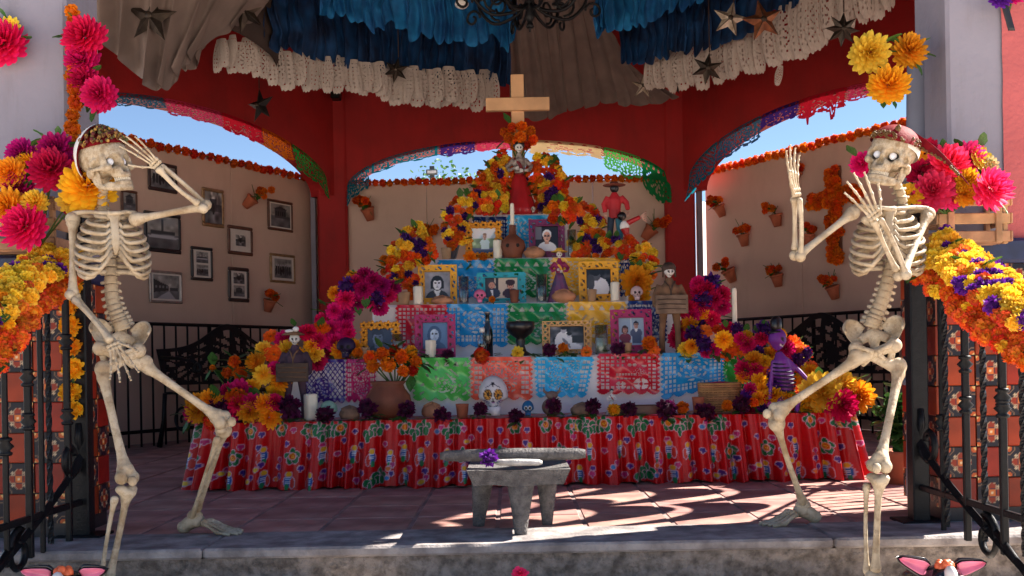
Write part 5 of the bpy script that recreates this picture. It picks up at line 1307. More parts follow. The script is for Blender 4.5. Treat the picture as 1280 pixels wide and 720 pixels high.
bouquet('yellow and magenta silk flowers in the crate beside the saluting skull', 'silk flowers in the crates', [('mum', 'gold', 110, 233, 64, -.06), ('mum', 'pink', 64, 212, 58, -.02), ('mum', 'magenta', 70, 186, 44, .03), ('mum', 'magenta', 28, 192, 40, .05), ('mum', 'gold', 12, 216, 40, .0), ('mum', 'yellow', 44, 253, 34, -.04), ('mum', 'gold', 10, 258, 50, -.03),
     ('mum', 'pink', 30, 284, 58, -.06), ('mum', 'magenta', 22, 232, 42, .02), ('daisy', 'yellow', 86, 252, 30, -.03), ('mum', 'gold', 36, 205, 34, .04), ('mum', 'crimson', 90, 258, 26, 0), ('daisy', 'gold', 58, 182, 26, .05)], 3.52, 16)
bouquet('bright pink and yellow silk flowers in the crate behind the dancing skeleton', 'silk flowers in the crates', [('mum', 'rose', 1239, 236, 58, -.05), ('mum', 'rose', 1166, 238, 52, -.02), ('mum', 'rose', 1186, 205, 54, .0), ('mum', 'rose', 1212, 196, 40, .03), ('mum', 'crimson', 1152, 216, 40, .04), ('mum', 'gold', 1209, 226, 34, -.03), ('daisy', 'yellow', 1228, 198, 36, .0), ('mum', 'gold', 1206, 243, 30, -.03),
     ('mum', 'crimson', 1160, 190, 34, .06), ('daisy', 'gold', 1156, 192, 24, .03), ('mum', 'pink', 1078, 205, 34, .10), ('daisy', 'gold', 1140, 242, 30, -.02), ('mum', 'rose', 1188, 246, 34, .0), ('daisy', 'cream', 1240, 205, 22, .0)], 3.54, 16)
PIL = 'silk flowers tied to the pillars'
bouquet('three pink silk flowers in a column at the edge of the white pillar', PIL, [('mum', 'pink', 105, 46, 54, 0), ('mum', 'pink', 103, 76, 46, .02), ('mum', 'pink', 124, 118, 44, -.02), ('mum', 'pink', 104, 100, 40, .02)], 3.70, 8)
bouquet('pink silk flower on the plain face of the white pillar', PIL, [('mum', 'pink', 4, 54, 60, 0), ('daisy', 'yellow', 12, 32, 26, .02)], 3.70, 4)
bouquet('three yellow silk flowers tied beside the downpipe', PIL, [('mum', 'yellow', 1087, 66, 52, 0), ('mum', 'gold', 1137, 63, 44, .02), ('mum', 'gold', 1111, 106, 50, -.02)], 3.75, 10)
bouquet('purple silk flower with a dark ribbon high on the pink pier', PIL, [('mum', 'violet', 1252, -4, 30, 0), ('mum', 'magenta', 1268, -8, 26, 0)], 3.66, 2)
mb = MB(); mb.grid(lambda u, v: P(1263 - 12 * u + 4 * v, 38 - 44 * u, 3.66) + Vector((.012 * (v - .5), 0, 0)), 10, 3, None, (0, .004, 0)); tag(mb.build('ribbon', mat('dark_ribbon', (26, 26, 34), rough=.5), None, loc=P(1258, 20, 3.66)), 'dark ribbon hanging from the purple flower on the pink pier', 'ribbon')
# marigold strips up the inner edges of the left pillar
def strip(label, pts, n, dia, col):
    root = thing('marigold_string', label, 'garland', pts[0], 'marigold strings on the pillar edge'); mb = MB(); mb.tube(pts, .006, 5); mb.build('cord', STEM, root)
    for i in range(n): bloom(root, 'pom', col, cat(pts, (i + .5) / n) + Vector((rnd(-.01, .01), -.02, 0)), dia * rnd(.85, 1.15))
strip('orange marigold string along the inner edge of the white pillar', pp((94, 12, 3.74), (95, 90, 3.74), (96, 170, 3.74), (97, 250, 3.74)), 15, .062, 'orange')
strip('orange marigold string beside the tiled pedestal behind the gate', pp((92, 330, 3.74), (92, 420, 3.74), (92, 520, 3.74)), 8, .075, 'gold')
# thick garlands over the gates
random.seed(31)
GG = 'thick flower garlands over the gates'
a = pp((84, 316, 3.64), (58, 332, 3.50), (30, 350, 3.36), (0, 378, 3.22), (-35, 410, 3.10)); b = pp((88, 344, 3.62), (66, 368, 3.46), (42, 390, 3.32), (14, 424, 3.18), (-14, 462, 3.06))
garland('flower_garland', 'upper yellow marigold garland with a violet bloom draped over the gate beside the saluting skeleton', 'garland', a, .15, [(9, 'pom', 'yellow'), (1, 'pom', 'gold'), (1.2, 'ruffle', 'violet'), (.8, 'pom', 'coral')], 84, 14, GG, 31, size=(.045, .062), depth=.05)
garland('flower_garland', 'lower red orange marigold garland hanging over the gate beside the saluting skeleton', 'garland', b, .08, [(6, 'pom', 'coral'), (3, 'pom', 'red')], 84, 8, GG, 32, size=(.045, .064), depth=.045)
a = pp((1156, 308, 3.52), (1180, 318, 3.42), (1214, 340, 3.24), (1252, 366, 3.06), (1300, 398, 2.88)); b = pp((1144, 334, 3.50), (1172, 356, 3.40), (1208, 388, 3.20), (1250, 420, 3.03), (1296, 448, 2.86))
garland('flower_garland', 'upper yellow garland with violet carnations draped over the gate beside the dancing skeleton', 'garland', a, .165, [(8, 'pom', 'yellow'), (2.4, 'ruffle', 'violet'), (1.2, 'pom', 'coral')], 96, 12, GG, 33, size=(.048, .068), depth=.05)
garland('flower_garland', 'lower orange garland hanging over the gate beside the dancing skeleton', 'garland', b, .085, [(6, 'pom', 'coral'), (2.5, 'pom', 'red'), (.4, 'pom', 'yellow')], 84, 8, GG, 34, size=(.044, .062), depth=.045)
# ------------------------------------------------------------------ altar flowers
random.seed(41)
AG = 'flower garlands on the altar'
mixed = [(5, 'zinnia', 'red'), (4, 'pom', 'yellow'), (2, 'pom', 'orange'), (2, 'ruffle', 'purple'), (2, 'zinnia', 'coral')]
G_ = garland
G_('flower_garland', 'mixed garland piled beside the yellow framed portrait of the dark haired woman', 'garland', pp((502, 372, 5.95), (500, 340, 6.0), (508, 315, 6.02), (535, 300, 6.05)), .20, mixed, 62, 22, AG, 41, size=(.055, .08))
G_('flower_garland', 'mixed garland on the shelf above the flower bordered garden photograph', 'garland', pp((572, 308, 6.36), (568, 285, 6.36), (575, 262, 6.4), (605, 254, 6.42), (632, 258, 6.45)), .13, mixed, 52, 16, AG, 42, size=(.05, .075))
G_('flower_garland', 'mixed mound of zinnias and purple blooms around the red skirted catrina, pot side', 'garland', pp((618, 262, 6.66), (615, 240, 6.66), (620, 222, 6.68), (640, 206, 6.72)), .22, mixed, 60, 20, AG, 43, size=(.06, .085))
G_('flower_garland', 'mixed mound of zinnias and purple blooms around the red skirted catrina, doll side', 'garland', pp((688, 266, 6.66), (692, 244, 6.66), (682, 224, 6.68), (664, 206, 6.72)), .21, mixed, 56, 20, AG, 44, size=(.06, .085))
G_('flower_garland', 'mixed garland curving down past the plum frame', 'garland', pp((690, 266, 6.40), (715, 264, 6.38), (738, 272, 6.36), (742, 290, 6.34), (730, 306, 6.33)), .12, mixed, 46, 22, AG, 45, size=(.055, .08))
G_('flower_garland', 'mixed garland below the red shirted figurine, curving down to the chrysanthemum', 'garland', pp((716, 316, 6.3), (745, 312, 6.28), (778, 308, 6.22), (806, 318, 6.12), (806, 345, 6.05)), .12, mixed, 50, 20, AG, 46, size=(.05, .08))
pk = [(6, 'mum', 'pink'), (3, 'mum', 'magenta'), (3, 'mum', 'gold'), (1, 'ruffle', 'purple')]
G_('flower_garland', 'large pink and magenta silk flower pile beside the old man portrait', 'garland', pp((428, 440, 5.56), (418, 405, 5.6), (434, 372, 5.62), (462, 358, 5.64), (488, 374, 5.70)), .15, pk, 26, 16, AG, 47, size=(.09, .13), leaf_len=.07)
G_('flower_garland', 'yellow and pink silk flower cascade behind the brown robed figurine', 'garland', pp((300, 505, 5.2), (330, 478, 5.25), (345, 448, 5.3), (362, 428, 5.38), (400, 430, 5.42)), .20, [(5, 'mum', 'gold'), (4, 'mum', 'pink'), (2, 'mum', 'yellow'), (1.5, 'zinnia', 'red'), (1.5, 'mum', 'magenta')], 24, 20, AG, 48, size=(.085, .13), leaf_len=.07)
G_('flower_garland', 'low heap of yellow and purple flowers at the shaded end of the tablecloth', 'garland', pp((248, 518, 5.14), (275, 510, 5.14), (305, 508, 5.12), (345, 512, 5.12)), .12, [(4, 'mum', 'gold'), (2, 'mum', 'pink'), (3, 'ruffle', 'wine'), (1, 'pom', 'orange')], 16, 10, AG, 49, size=(.09, .15))
G_('flower_garland', 'crimson pink silk flower pile behind the brown soldier figurine', 'garland', pp((856, 432, 5.6), (864, 400, 5.6), (876, 370, 5.62), (892, 372, 5.62), (880, 405, 5.62)), .13, [(8, 'mum', 'pink'), (2, 'mum', 'crimson'), (.5, 'ruffle', 'purple'), (1.5, 'mum', 'gold')], 22, 14, AG, 50, size=(.095, .13))
G_('flower_garland', 'yellow and orange garland running from the soldier figurine to the purple figure', 'garland', pp((862, 432, 5.44), (895, 425, 5.42), (930, 428, 5.4), (960, 430, 5.38), (985, 440, 5.36), (1000, 450, 5.35)), .14, [(4, 'mum', 'gold'), (3, 'zinnia', 'coral'), (2, 'mum', 'pink'), (2, 'ruffle', 'purple'), (2, 'zinnia', 'red')], 34, 20, AG, 51, size=(.07, .12))
G_('flower_garland', 'pink, yellow and orange flowers falling past the green banner beside the basket', 'garland', pp((952, 450, 5.30), (948, 475, 5.26), (955, 495, 5.22), (985, 505, 5.18)), .17, [(4, 'mum', 'gold'), (3, 'mum', 'crimson'), (2, 'zinnia', 'coral'), (2, 'ruffle', 'violet'), (1, 'mum', 'pink')], 24, 14, AG, 52, size=(.08, .13))
G_('flower_garland', 'sunlit yellow and orange flowers around the seated purple skeleton', 'garland', pp((985, 440, 5.4), (1000, 462, 5.4), (1005, 485, 5.36), (1000, 510, 5.3)), .16, [(4, 'mum', 'yellow'), (3, 'mum', 'gold'), (2, 'zinnia', 'coral')], 18, 10, AG, 53, size=(.08, .13))
bouquet('two yellow and one crimson silk flower at the sunny end of the tablecloth', None, [('mum', 'yellow', 1028, 492, 56, 0), ('mum', 'gold', 1075, 495, 40, .02), ('mum', 'crimson', 1052, 507, 42, -.04), ('mum', 'gold', 1012, 505, 40, .02), ('mum', 'yellow', 1055, 485, 40, .04)], 5.12, 12)
bouquet('three orange marigolds on dark stems in front of the garden bench', None, [('pom', 'orange', 293, 452, 16, 0), ('pom', 'orange', 300, 467, 18, -.02), ('pom', 'deep', 284, 466, 14, 0), ('pom', 'orange', 266, 460, 8, .02)], 5.3, 14, 'marigolds')
bouquet('pink flower drooping over the shaded end of the tablecloth', None, [('mum', 'magenta', 241, 517, 24, 0), ('mum', 'pink', 300, 489, 30, .05), ('pom', 'red', 264, 527, 20, -.02)], 5.1, 6)
bouquet('orange marigold cluster standing at the foot of the wooden cross', None, [('pom', 'orange', 630, 165, 11, 0), ('pom', 'orange', 640, 160, 13, -.02), ('pom', 'orange', 652, 158, 14, 0), ('pom', 'orange', 663, 164, 13, -.02), ('pom', 'orange', 636, 173, 14, -.03), ('pom', 'orange', 650, 172, 15, -.04), ('pom', 'orange', 666, 175, 13, -.03), ('pom', 'deep', 658, 182, 12, -.03), ('pom', 'orange', 644, 183, 12, -.03)], 6.85, 3, 'marigolds')
bouquet('orange poppy and buds rising beside the catrina against the sky', None, [('zinnia', 'coral', 681, 199, 12, 0), ('pom', 'orange', 704, 222, 12, 0), ('pom', 'deep', 697, 210, 8, .02)], 6.7, 3, 'marigolds')
bouquet('big yellow chrysanthemum above the small pink skull', None, [('mum', 'gold', 796, 352, 40, 0), ('mum', 'gold', 800, 372, 26, .03)], 5.98, 6, 'chrysanthemum')
# single flowers along the edges of the tiers
random.seed(51)
LW, LM = 'purple cockscomb flowers along the tablecloth edge', 'single flowers along the tier edges'
for lb, px, py, d_ in (('dark purple flower at the feet of the brown robed figurine', 362, 510, 34), ('dark purple flower hanging in front of the green and white ball', 406, 519, 25), ('dark purple flower between the rock bread and the marigold pot', 459, 511, 26), ('dark purple flower just past the marigold pot', 508, 512, 25),
                     ('dark purple flower hanging over the cloth under the light green banner', 552, 520, 25), ('purple flower at the jaw of the white sugar skull', 600, 511, 20), ('dark wine flower hanging between the sugar skull and the small blue skull', 645, 521, 23), ('dark wine flower in front of the clay horned vessel', 692, 507, 22),
                     ('dark purple flower beside the round loaf', 741, 508, 23), ('dim purple flower lying in front of the wooden tray', 786, 512, 22), ('dark purple flower at the end of the wooden tray', 834, 512, 30), ('dark purple flower hanging below the basket corner', 881, 516, 30), ('dark purple flower between two orange marigolds below the basket', 926, 506, 26)):
    loose_flower(lb, LW, 'ruffle', 'wine', P(px, py, 5.085), L(d_, 5.08), (rnd(-.3, .3), -1, .2), 1.15, 2, name='cockscomb')
for lb, k, c, px, py, d_, Y in (('orange marigold between the dark purple flowers at the tray end', 'pom', 'orange', 853, 510, 18, 5.09), ('orange marigold in front of the basket', 'pom', 'orange', 909, 507, 16, 5.09), ('orange marigold in front of the small white doll', 'pom', 'gold', 767, 512, 17, 5.09), ('bright orange marigold at the far basket corner', 'pom', 'orange', 942, 503, 14, 5.10),
                              ('red orange marigold under the dark bottle', 'pom', 'red', 602, 445, 22, 5.43), ('purple flower under the magenta frame with the veiled woman', 'ruffle', 'wine', 560, 445, 19, 5.43), ('yellow flower under the black incense burner', 'zinnia', 'yellow', 647, 441, 18, 5.43), ('purple flower under the wooden lattice frame', 'ruffle', 'wine', 687, 438, 20, 5.43),
                              ('small orange marigold in front of the wooden lattice frame', 'pom', 'orange', 704, 435, 14, 5.43), ('coral marigold at the foot of the wooden lattice frame', 'zinnia', 'coral', 733, 440, 17, 5.43), ('purple flower at the corner of the magenta pair frame', 'ruffle', 'wine', 773, 437, 20, 5.43), ('orange flower at the foot of the magenta pair frame', 'pom', 'orange', 812, 430, 22, 5.44),
                              ('coral flower hanging over the dark red cart banner', 'zinnia', 'coral', 817, 439, 19, 5.42), ('yellow chrysanthemum at the feet of the soldier figurine', 'mum', 'yellow', 857, 438, 22, 5.42), ('orange flower beside the dark green ball', 'pom', 'orange', 447, 441, 15, 5.44), ('orange marigold with open petals under the garden photograph', 'zinnia', 'orange', 588, 321, 18, 6.23),
                              ('small orange marigold beside the candle under the garden photograph', 'pom', 'orange', 604, 321, 13, 6.23), ('orange petals beside the pink skull', 'zinnia', 'orange', 615, 374, 10, 5.86)):
    loose_flower(lb, LM, k, c, P(px, py, Y), L(d_, Y), (rnd(-.25, .25), -1, .15), 1.0, 2, name='marigold' if c in ('orange', 'gold', 'yellow') else 'flower')
# low green garnish along the tier fronts
for lb, z, x0, x1, y in (('dark green garnish of leaves along the tablecloth edge', TZ[0], -1.45, 1.5, 5.10), ('dark green garnish of leaves along the second tier', TZ[1], -1.0, 1.1, 5.46)):
    root = thing('leaf_garnish', lb, 'leaves', ((x0 + x1) / 2, y, z))
    for i in range(90): leaf(root, (rnd(x0, x1), y + rnd(-.02, .03), z + rnd(.0, .012)), rnd(.03, .06), (rnd(-1, 1), -.7, rnd(-.35, .35)))
# clay pots with marigolds on the walls, and the marigold cross
M_CLAY = mat('terracotta_clay', (168, 92, 62), rough=.8, var=.2, scale=8, bump=.2, bscale=40)
M_DCLAY = mat('brown_clay', (120, 66, 44), rough=.7, var=.25, scale=8, bump=.2)
def wall_pot(label, px, py, key, s=1.0, tilt=.3, side=1, sparse=False):
    p0, n, d, R = WALL[key]; c = onplane(px, py, p0, n) + n * .06; root = thing('wall_pot', label, 'flower pot', c, 'clay pots of marigolds on the walls')
    ax = (UP + n * .25 + Vector((side * tilt, 0, 0))).normalized(); M = Matrix.Translation(c) @ ax.to_track_quat('Z', 'Y').to_matrix().to_4x4() @ Matrix.Scale(s, 4)
    mb = MB(); mb.lathe([(.0, -.085), (.034, -.085), (.052, .0), (.056, .012), (.062, .013), (.062, .03), (.053, .03), (.045, -.02), (0, -.03)], 16, M); mb.build('pot', M_CLAY, root)
    t = c + ax * .05 * s
    for i in range(3 if sparse else 7):
        bloom(root, 'pom', 'deep' if i % 2 else 'orange', t + Vector((rnd(-.06, .06) + side * tilt * .08, rnd(-.03, .03), rnd(.0, .055))) * s + n * rnd(.0, .05), rnd(.06, .085) * s)
    mb = MB()
    for i in range(5): mb.tube([t, t + Vector((rnd(-.09, .09), 0, rnd(-.10, .13))) * s + n * .05], .003, 4)
    mb.build('stem', STEM, root)
    for i in range(4): leaf(root, t + n * .04, .06 * s, (rnd(-1, 1), -.5, rnd(-.6, .6)))
random.seed(61)
for a in (('tilted clay pot of dark marigolds above the brown framed photograph', 308, 251, 'lb', 1, .9, 1), ('upright clay pot of marigolds under the gilt group photograph', 331, 379, 'lb', 1, .05, 1), ('clay pot of marigolds on the middle wall next to the red column', 461, 265, 'c', 1.1, .25, -1), ('clay pot of dark marigolds on the middle wall behind the tallest yellow frame', 530, 300, 'c', 1.2, .4, 1),
          ('fallen over clay pot of marigolds on the middle wall beside the red shirted figurine', 812, 289, 'c', 1.2, .8, 1), ('clay pot of marigolds on the wall nearest the sunlit post, uppermost', 905, 261, 'rb', 1, .2, -1), ('clay pot of marigolds below and left of the marigold cross arm', 976, 272, 'rb', 1, .0, 1), ('clay pot of marigolds in the middle of the marigold cross wall', 935, 297, 'rb', 1, .0, 1),
          ('clay pot with dry stems and few flowers beside the sunlit post', 917, 341, 'rb', 1.15, -.25, 1, True), ('clay pot of marigolds above the tall white candle', 977, 347, 'rb', 1, .0, 1), ('clay pot of marigolds under the marigold cross', 1047, 362, 'rb', 1, -.1, 1), ('clay pot of marigolds behind the raised skeleton fingers', 1000, 219, 'rb', .95, .5, 1), ('clay pot of marigolds behind the raised skeleton forearm', 1016, 297, 'rb', 1, .3, 1)):
    wall_pot(*a)
p0, n, d, R = WALL['rb']; c = onplane(1047, 265, p0, n); root = thing('marigold_cross', 'large cross of orange marigolds on the beige wall behind the dancing skeleton', 'flower cross', c)
for i in range(74):
    if i < 46: x, z = rnd(-.055, .055), lerp(-.42, .36, i / 45)
    else: x, z = lerp(-.27, .27, (i - 46) / 27), .12 + rnd(-.05, .05)
    bloom(root, 'pom', 'orange', c + d * (-x) + UP * z + n * rnd(.03, .06), rnd(.085, .115), n + Vector((rnd(-.3, .3), 0, rnd(-.3, .4))))
mb = MB(); mb.box(c + n * .012, (.10, .02, .78), R); mb.box(c + UP * .12 + n * .012, (.52, .016, .08), R); mb.build('backing', WOODS['brown'], root, smooth=False)
# ------------------------------------------------------------------ things on the tiers
M_WAX = mat('candle_wax', (236, 228, 206), rough=.45, var=.06, scale=10, sss=.15)
M_WICK = mat('wick', (40, 34, 30), rough=.9)
M_GLASS = glass_mat('clear_glass'); M_BREAD = mat('sugared_bread', (188, 132, 96), rough=.85, var=.25, scale=14, bump=.5, bscale=50)
M_BLK = mat('black_ceramic', (22, 20, 22), rough=.3, var=.3); M_DARKB = mat('dark_bottle_glass', (12, 12, 14), rough=.08, var=.1, coat=.6)
def candle(label, px, pb, Y, z, wpx, hpx, drip=True, name='candle'):
    b = P(px, pb, Y); b.z = z; r, h = L(wpx, Y) / 2, L(hpx, Y); root = thing(name, label, 'candle', b)
    mb = MB(); rr = random.Random(int(px)); ph = rr.random() * 6
    mb.lathe([(r * .96, 0), (r, .004), (r, h * .9), (r * .94, h * .97), (r * .6, h), (0, h * .985)], 20, Matrix.Translation(b), 0, (lambda a, zz: 1 + (.09 * math.sin(a * 5 + ph) + .06 * math.sin(a * 8 + 2)) * (.3 + .7 * zz / h)) if drip else None); mb.build('wax', M_WAX, root)
    mb = MB(); mb.tube([b + UP * (h * .98), b + UP * (h + .008) + Vector((.002, 0, 0))], .0012, 5); mb.build('wick', M_WICK, root); return root
def lathe_thing(name, label, cat_, px, pb, Y, z, wpx, hpx, prof, m, n=20, parts=()):
    """prof in units of half width and height"""
    b = P(px, pb, Y); b.z = z; r, h = L(wpx, Y) / 2, L(hpx, Y); root = thing(name, label, cat_, b)
    mb = MB(); mb.lathe([(q * r, t * h) for q, t in prof], n, Matrix.Translation(b)); mb.build('body', m, root)
    for nm, pr, mm in parts:
        mb = MB(); mb.lathe([(q * r, t * h) for q, t in pr], n, Matrix.Translation(b)); mb.build(nm, mm, root)
    return root
TUMB = [(.0, 0), (.86, 0), (.9, .02), (1, 1), (.92, 1), (.84, .06), (0, .06)]
M_WATER = glass_mat('water', (225, 238, 240))
candle('white candle stump with carved side next to the purple lattice banner', 389, 520, 5.2, TZ[0], 17, 34)
candle('drippy white candle in front of the magenta framed veiled woman', 538, 442, 5.48, TZ[1], 13, 22)
candle('white candle beside the yellow frame of the dark haired woman', 523, 378, 5.88, TZ[2], 12, 23)
candle('white candle in front of the yellow frame with the embracing pair', 769, 375, 5.88, TZ[2], 11, 24)
candle('white candle in front of the garden photograph', 622, 322, 6.28, TZ[3], 11, 23)
candle('tall slim white candle stuck in the clay skull bottle', 640.5, 281, 6.30, P(640, 281, 6.3).z, 5, 27, False)
p = lathe_thing('candle_holder', 'clay holder of the tall candle at the end of the altar', 'candle holder', 919, 424, 5.5, P(919, 424, 5.5).z - .0, 15, 20, [(0, 0), (.8, 0), (1, .08), (.7, .4), (.75, .8), (1, 1), (.7, 1), (.5, .8), (0, .7)], M_DCLAY)
mb = MB(); b = P(919, 424, 5.5); mb.box((b.x, 5.6, (TZ[1] + b.z) / 2 + .0), (.12, .16, max(.02, b.z - TZ[1] + .0))); tag(mb.build('wooden_block', WOODS['dark'], None, loc=(b.x, 5.6, TZ[1]), smooth=False), 'small dark block under the clay candle holder', 'block')
candle('tall slender white candle in the clay holder before the beige wall', 918.5, 408, 5.5, P(919, 409, 5.5).z, 6, 49, False)
def jar_candle(label, px, pb, Y, z, wpx, hpx, fill=.5, w_=M_WAX):
    lathe_thing('glass_candle', label, 'glass', px, pb, Y, z, wpx, hpx, TUMB, M_GLASS, 20, [('wax', [(0, .065), (.82, .065), (.86, fill), (0, fill)], w_)])
jar_candle('glass with a candle beside the old man portrait', 497, 438, 5.5, TZ[1], 14, 30, .7)
jar_candle('silver rimmed glass tumbler with a candle between the lattice and pair frames', 752, 440, 5.5, TZ[1], 17, 37, .55)
jar_candle('tall glass of water beside the yellow frame of the dark haired woman', 580, 377, 5.88, TZ[2], 13, 34, .62, M_WATER)
jar_candle('tall glass with a metallic look beside the catrina doll', 677, 376, 5.9, TZ[2], 14, 35, .8, M_WATER)
jar_candle('tall glass beside the plum frame near the top', 715, 321, 6.28, TZ[3], 11, 34, .55, M_WATER)
CUP = [(0, 0), (.72, 0), (.8, .05), (1, .85), (1.04, 1), (.9, 1), (.72, .3), (0, .2)]
M_LCLAY = mat('pale_clay', (170, 136, 102), rough=.85, var=.15, scale=10, bump=.2)
for a in (('small clay cup in front of the light green banner', 578, 521, 5.2, TZ[0], 16, 18, M_CLAY), ('pale clay cup below the zinnias on the third tier', 505, 378, 5.9, TZ[2], 16, 16, M_LCLAY), ('brown clay cup in front of the turquoise frame', 643, 377, 5.88, TZ[2], 12, 16, M_DCLAY), ('pale clay cup in front of the embracing pair', 740, 376, 5.88, TZ[2], 12, 15, M_LCLAY), ('pale clay cup under the zinnias near the top', 558, 322, 6.28, TZ[3], 13, 14, M_LCLAY), ('clay cup standing at the basket corner', 873, 515, 5.16, TZ[0], 15, 22, M_CLAY), ('clay cup in front of the old man portrait', 456, 437, 5.47, TZ[1], 13, 14, M_LCLAY), ('brown cup in front of the standing pair', 783, 437, 5.47, TZ[1], 14, 14, M_LCLAY)):
    lathe_thing('clay_cup', a[0], 'cup', a[1], a[2], a[3], a[4], a[5], a[6], CUP, a[7])
lathe_thing('dark_bottle', 'tall dark bottle in front of the blue squared banner', 'bottle', 610, 442, 5.52, TZ[1], 13, 56, [(0, 0), (1, 0), (1, .5), (.9, .6), (.45, .74), (.38, .92), (.5, .93), (.5, .97), (0, .97)], M_DARKB, 18, [('cap', [(0, .96), (.55, .96), (.55, 1.0), (0, 1.0)], WOODS['silver'])])
lathe_thing('clear_bottle', 'small clear bottle with white cap beside the dark bottle', 'bottle', 603, 442, 5.47, TZ[1], 12, 36, [(0, 0), (1, 0), (1, .5), (.6, .7), (.4, .8), (.4, .86), (0, .86)], M_GLASS, 16, [('cap', [(0, .84), (.55, .84), (.55, 1), (0, 1)], M_HATW), ('drink', [(0, .02), (.9, .02), (.9, .45), (0, .45)], M_DARKB)])
lathe_thing('incense_burner', 'black footed incense burner with wide bowl on the second tier', 'incense burner', 651, 441, 5.52, TZ[1], 36, 43, [(0, 0), (.7, 0), (.72, .06), (.4, .14), (.28, .3), (.34, .44), (.3, .5), (.8, .66), (.98, .8), (1, .98), (.9, 1), (.7, .8), (0, .7)], M_BLK, 28)
lathe_thing('flower_vase', 'big brown clay pot holding orange marigolds', 'vase', 486, 523, 5.27, TZ[0], 58, 47, [(0, 0), (.6, 0), (.86, .14), (1, .4), (.94, .62), (.72, .8), (.66, .9), (.8, 1), (.68, 1), (.55, .85), (0, .7)], M_DCLAY, 30)
bouquet('orange marigold bunch standing in the big brown clay pot', None, [('pom', 'orange', 463, 447, 17, 0), ('pom', 'orange', 485, 456, 20, -.05), ('pom', 'deep', 478, 442, 17, 0), ('pom', 'orange', 502, 446, 19, -.02), ('pom', 'orange', 520, 452, 16, 0), ('pom', 'orange', 504, 464, 15, -.07), ('pom', 'gold', 513, 440, 18, .03), ('pom', 'orange', 466, 458, 16, -.03), ('pom', 'deep', 493, 438, 15, .03), ('pom', 'deep', 516, 463, 15, -.02)], 5.25, 30, 'marigolds')
def wicker(label, px, pb, Y, z, wpx, hpx):
    b = P(px, pb, Y); b.z = z; r, h = L(wpx, Y) / 2, L(hpx, Y); m = mat('wicker', (168, 122, 76), rough=.75, var=.3, scale=20, obvar=.2); root = thing('wicker_basket', label, 'basket', b)
    K = 28
    for j in range(13):
        mb = MB(); pts = [b + Vector(((r * (.9 + .1 * j / 12) + .0035 * math.sin(i * PI + j * PI)) * math.cos(2 * PI * i / 56), (r * .7 * (.9 + .1 * j / 12) + .0035 * math.sin(i * PI + j * PI)) * math.sin(2 * PI * i / 56), h * (j + .5) / 13)) for i in range(57)]
        mb.tube(pts, h / 24, 5); mb.build('strand', m, root)
    mb = MB()
    for i in range(K): a = 2 * PI * i / K; mb.tube([b + Vector((r * .9 * math.cos(a), r * .63 * math.sin(a), 0)), b + Vector((r * math.cos(a), r * .7 * math.sin(a), h))], .004, 5)
    mb.ell(b + UP * .006, (r * .88, r * .6, .005), 16, 4); mb.build('stakes', m, root)
    mb = MB(); mb.ell(b + UP * h * .85, (r * .85, r * .58, .03), 14, 6); mb.build('cloth', PM['pink'], root)
wicker('wicker basket on the tablecloth in front of the green corner banner', 900, 517, 5.27, TZ[0], 53, 38)
def loaf(label, px, pb, Y, z, wpx, hpx, m=M_BREAD, bones=True, name='bread'):
    b = P(px, pb, Y); b.z = z; r, h = L(wpx, Y) / 2, L(hpx, Y); root = thing(name, label, 'bread' if bones else 'stone', b); mb = MB(); s = px
    mb.ell(b + UP * h * .42, (r, r * .8, h * .58), 18, 10, None, 0, lambda d: 1 + .10 * noise.noise(Vector((d.x * 2 + s, d.y * 2, d.z * 2)))); mb.build('crumb' if bones else 'rock', m, root)
    if bones:
        mb = MB()
        for a in (.5, 2.1): mb.tube([b + Vector((math.cos(a) * r * t, math.sin(a) * r * .8 * t, h * (.45 + .55 * math.sqrt(max(0, 1 - t * t))))) for t in (-.8, -.4, 0, .4, .8)], [h * .11, h * .08, h * .13, h * .08, h * .11], 8)
        mb.build('crust_bones', m, root)
loaf('rough brown stone like loaf between the candle stump and marigold pot', 437, 521, 5.2, TZ[0], 26, 17, mat('grey_loaf', (140, 112, 92), rough=.9, var=.3, bump=.5)); loaf('round loaf beside the clay horned vessel', 728, 519, 5.2, TZ[0], 30, 16, mat('grey_loaf', (140, 112, 92)))
loaf('round sugared bread in front of the catrina doll', 705, 378, 5.88, TZ[2], 31, 15); loaf('round sugared bread in front of the plum frame', 668, 323, 6.28, TZ[3], 27, 13); loaf('bread in front of the yellow framed dark haired woman', 553, 379, 5.89, TZ[2], 28, 10); loaf('rounded loaf behind the marigold pot', 540, 519, 5.3, TZ[0], 26, 18)
mb = MB(); b = P(797, 519, 5.2); b.z = TZ[0]
tr = thing('wooden_tray', 'long low wooden tray in front of the dark red cart banner', 'tray', b)
mb.box(b + UP * .006, (L(66, 5.2), .1, .01), None, 0, .002); mb.build('base', WOODS['brown'], tr, smooth=False)
for s in (-1, 1):
    mb = MB(); mb.box(b + Vector((0, s * .05, .026)), (L(66, 5.2), .008, .05), None, 0, .002); mb.build('side', WOODS['brown'], tr, smooth=False)
    mb = MB(); mb.box(b + Vector((s * L(33, 5.2), 0, .026)), (.008, .092, .05), None, 0, .002); mb.build('end', WOODS['brown'], tr, smooth=False)
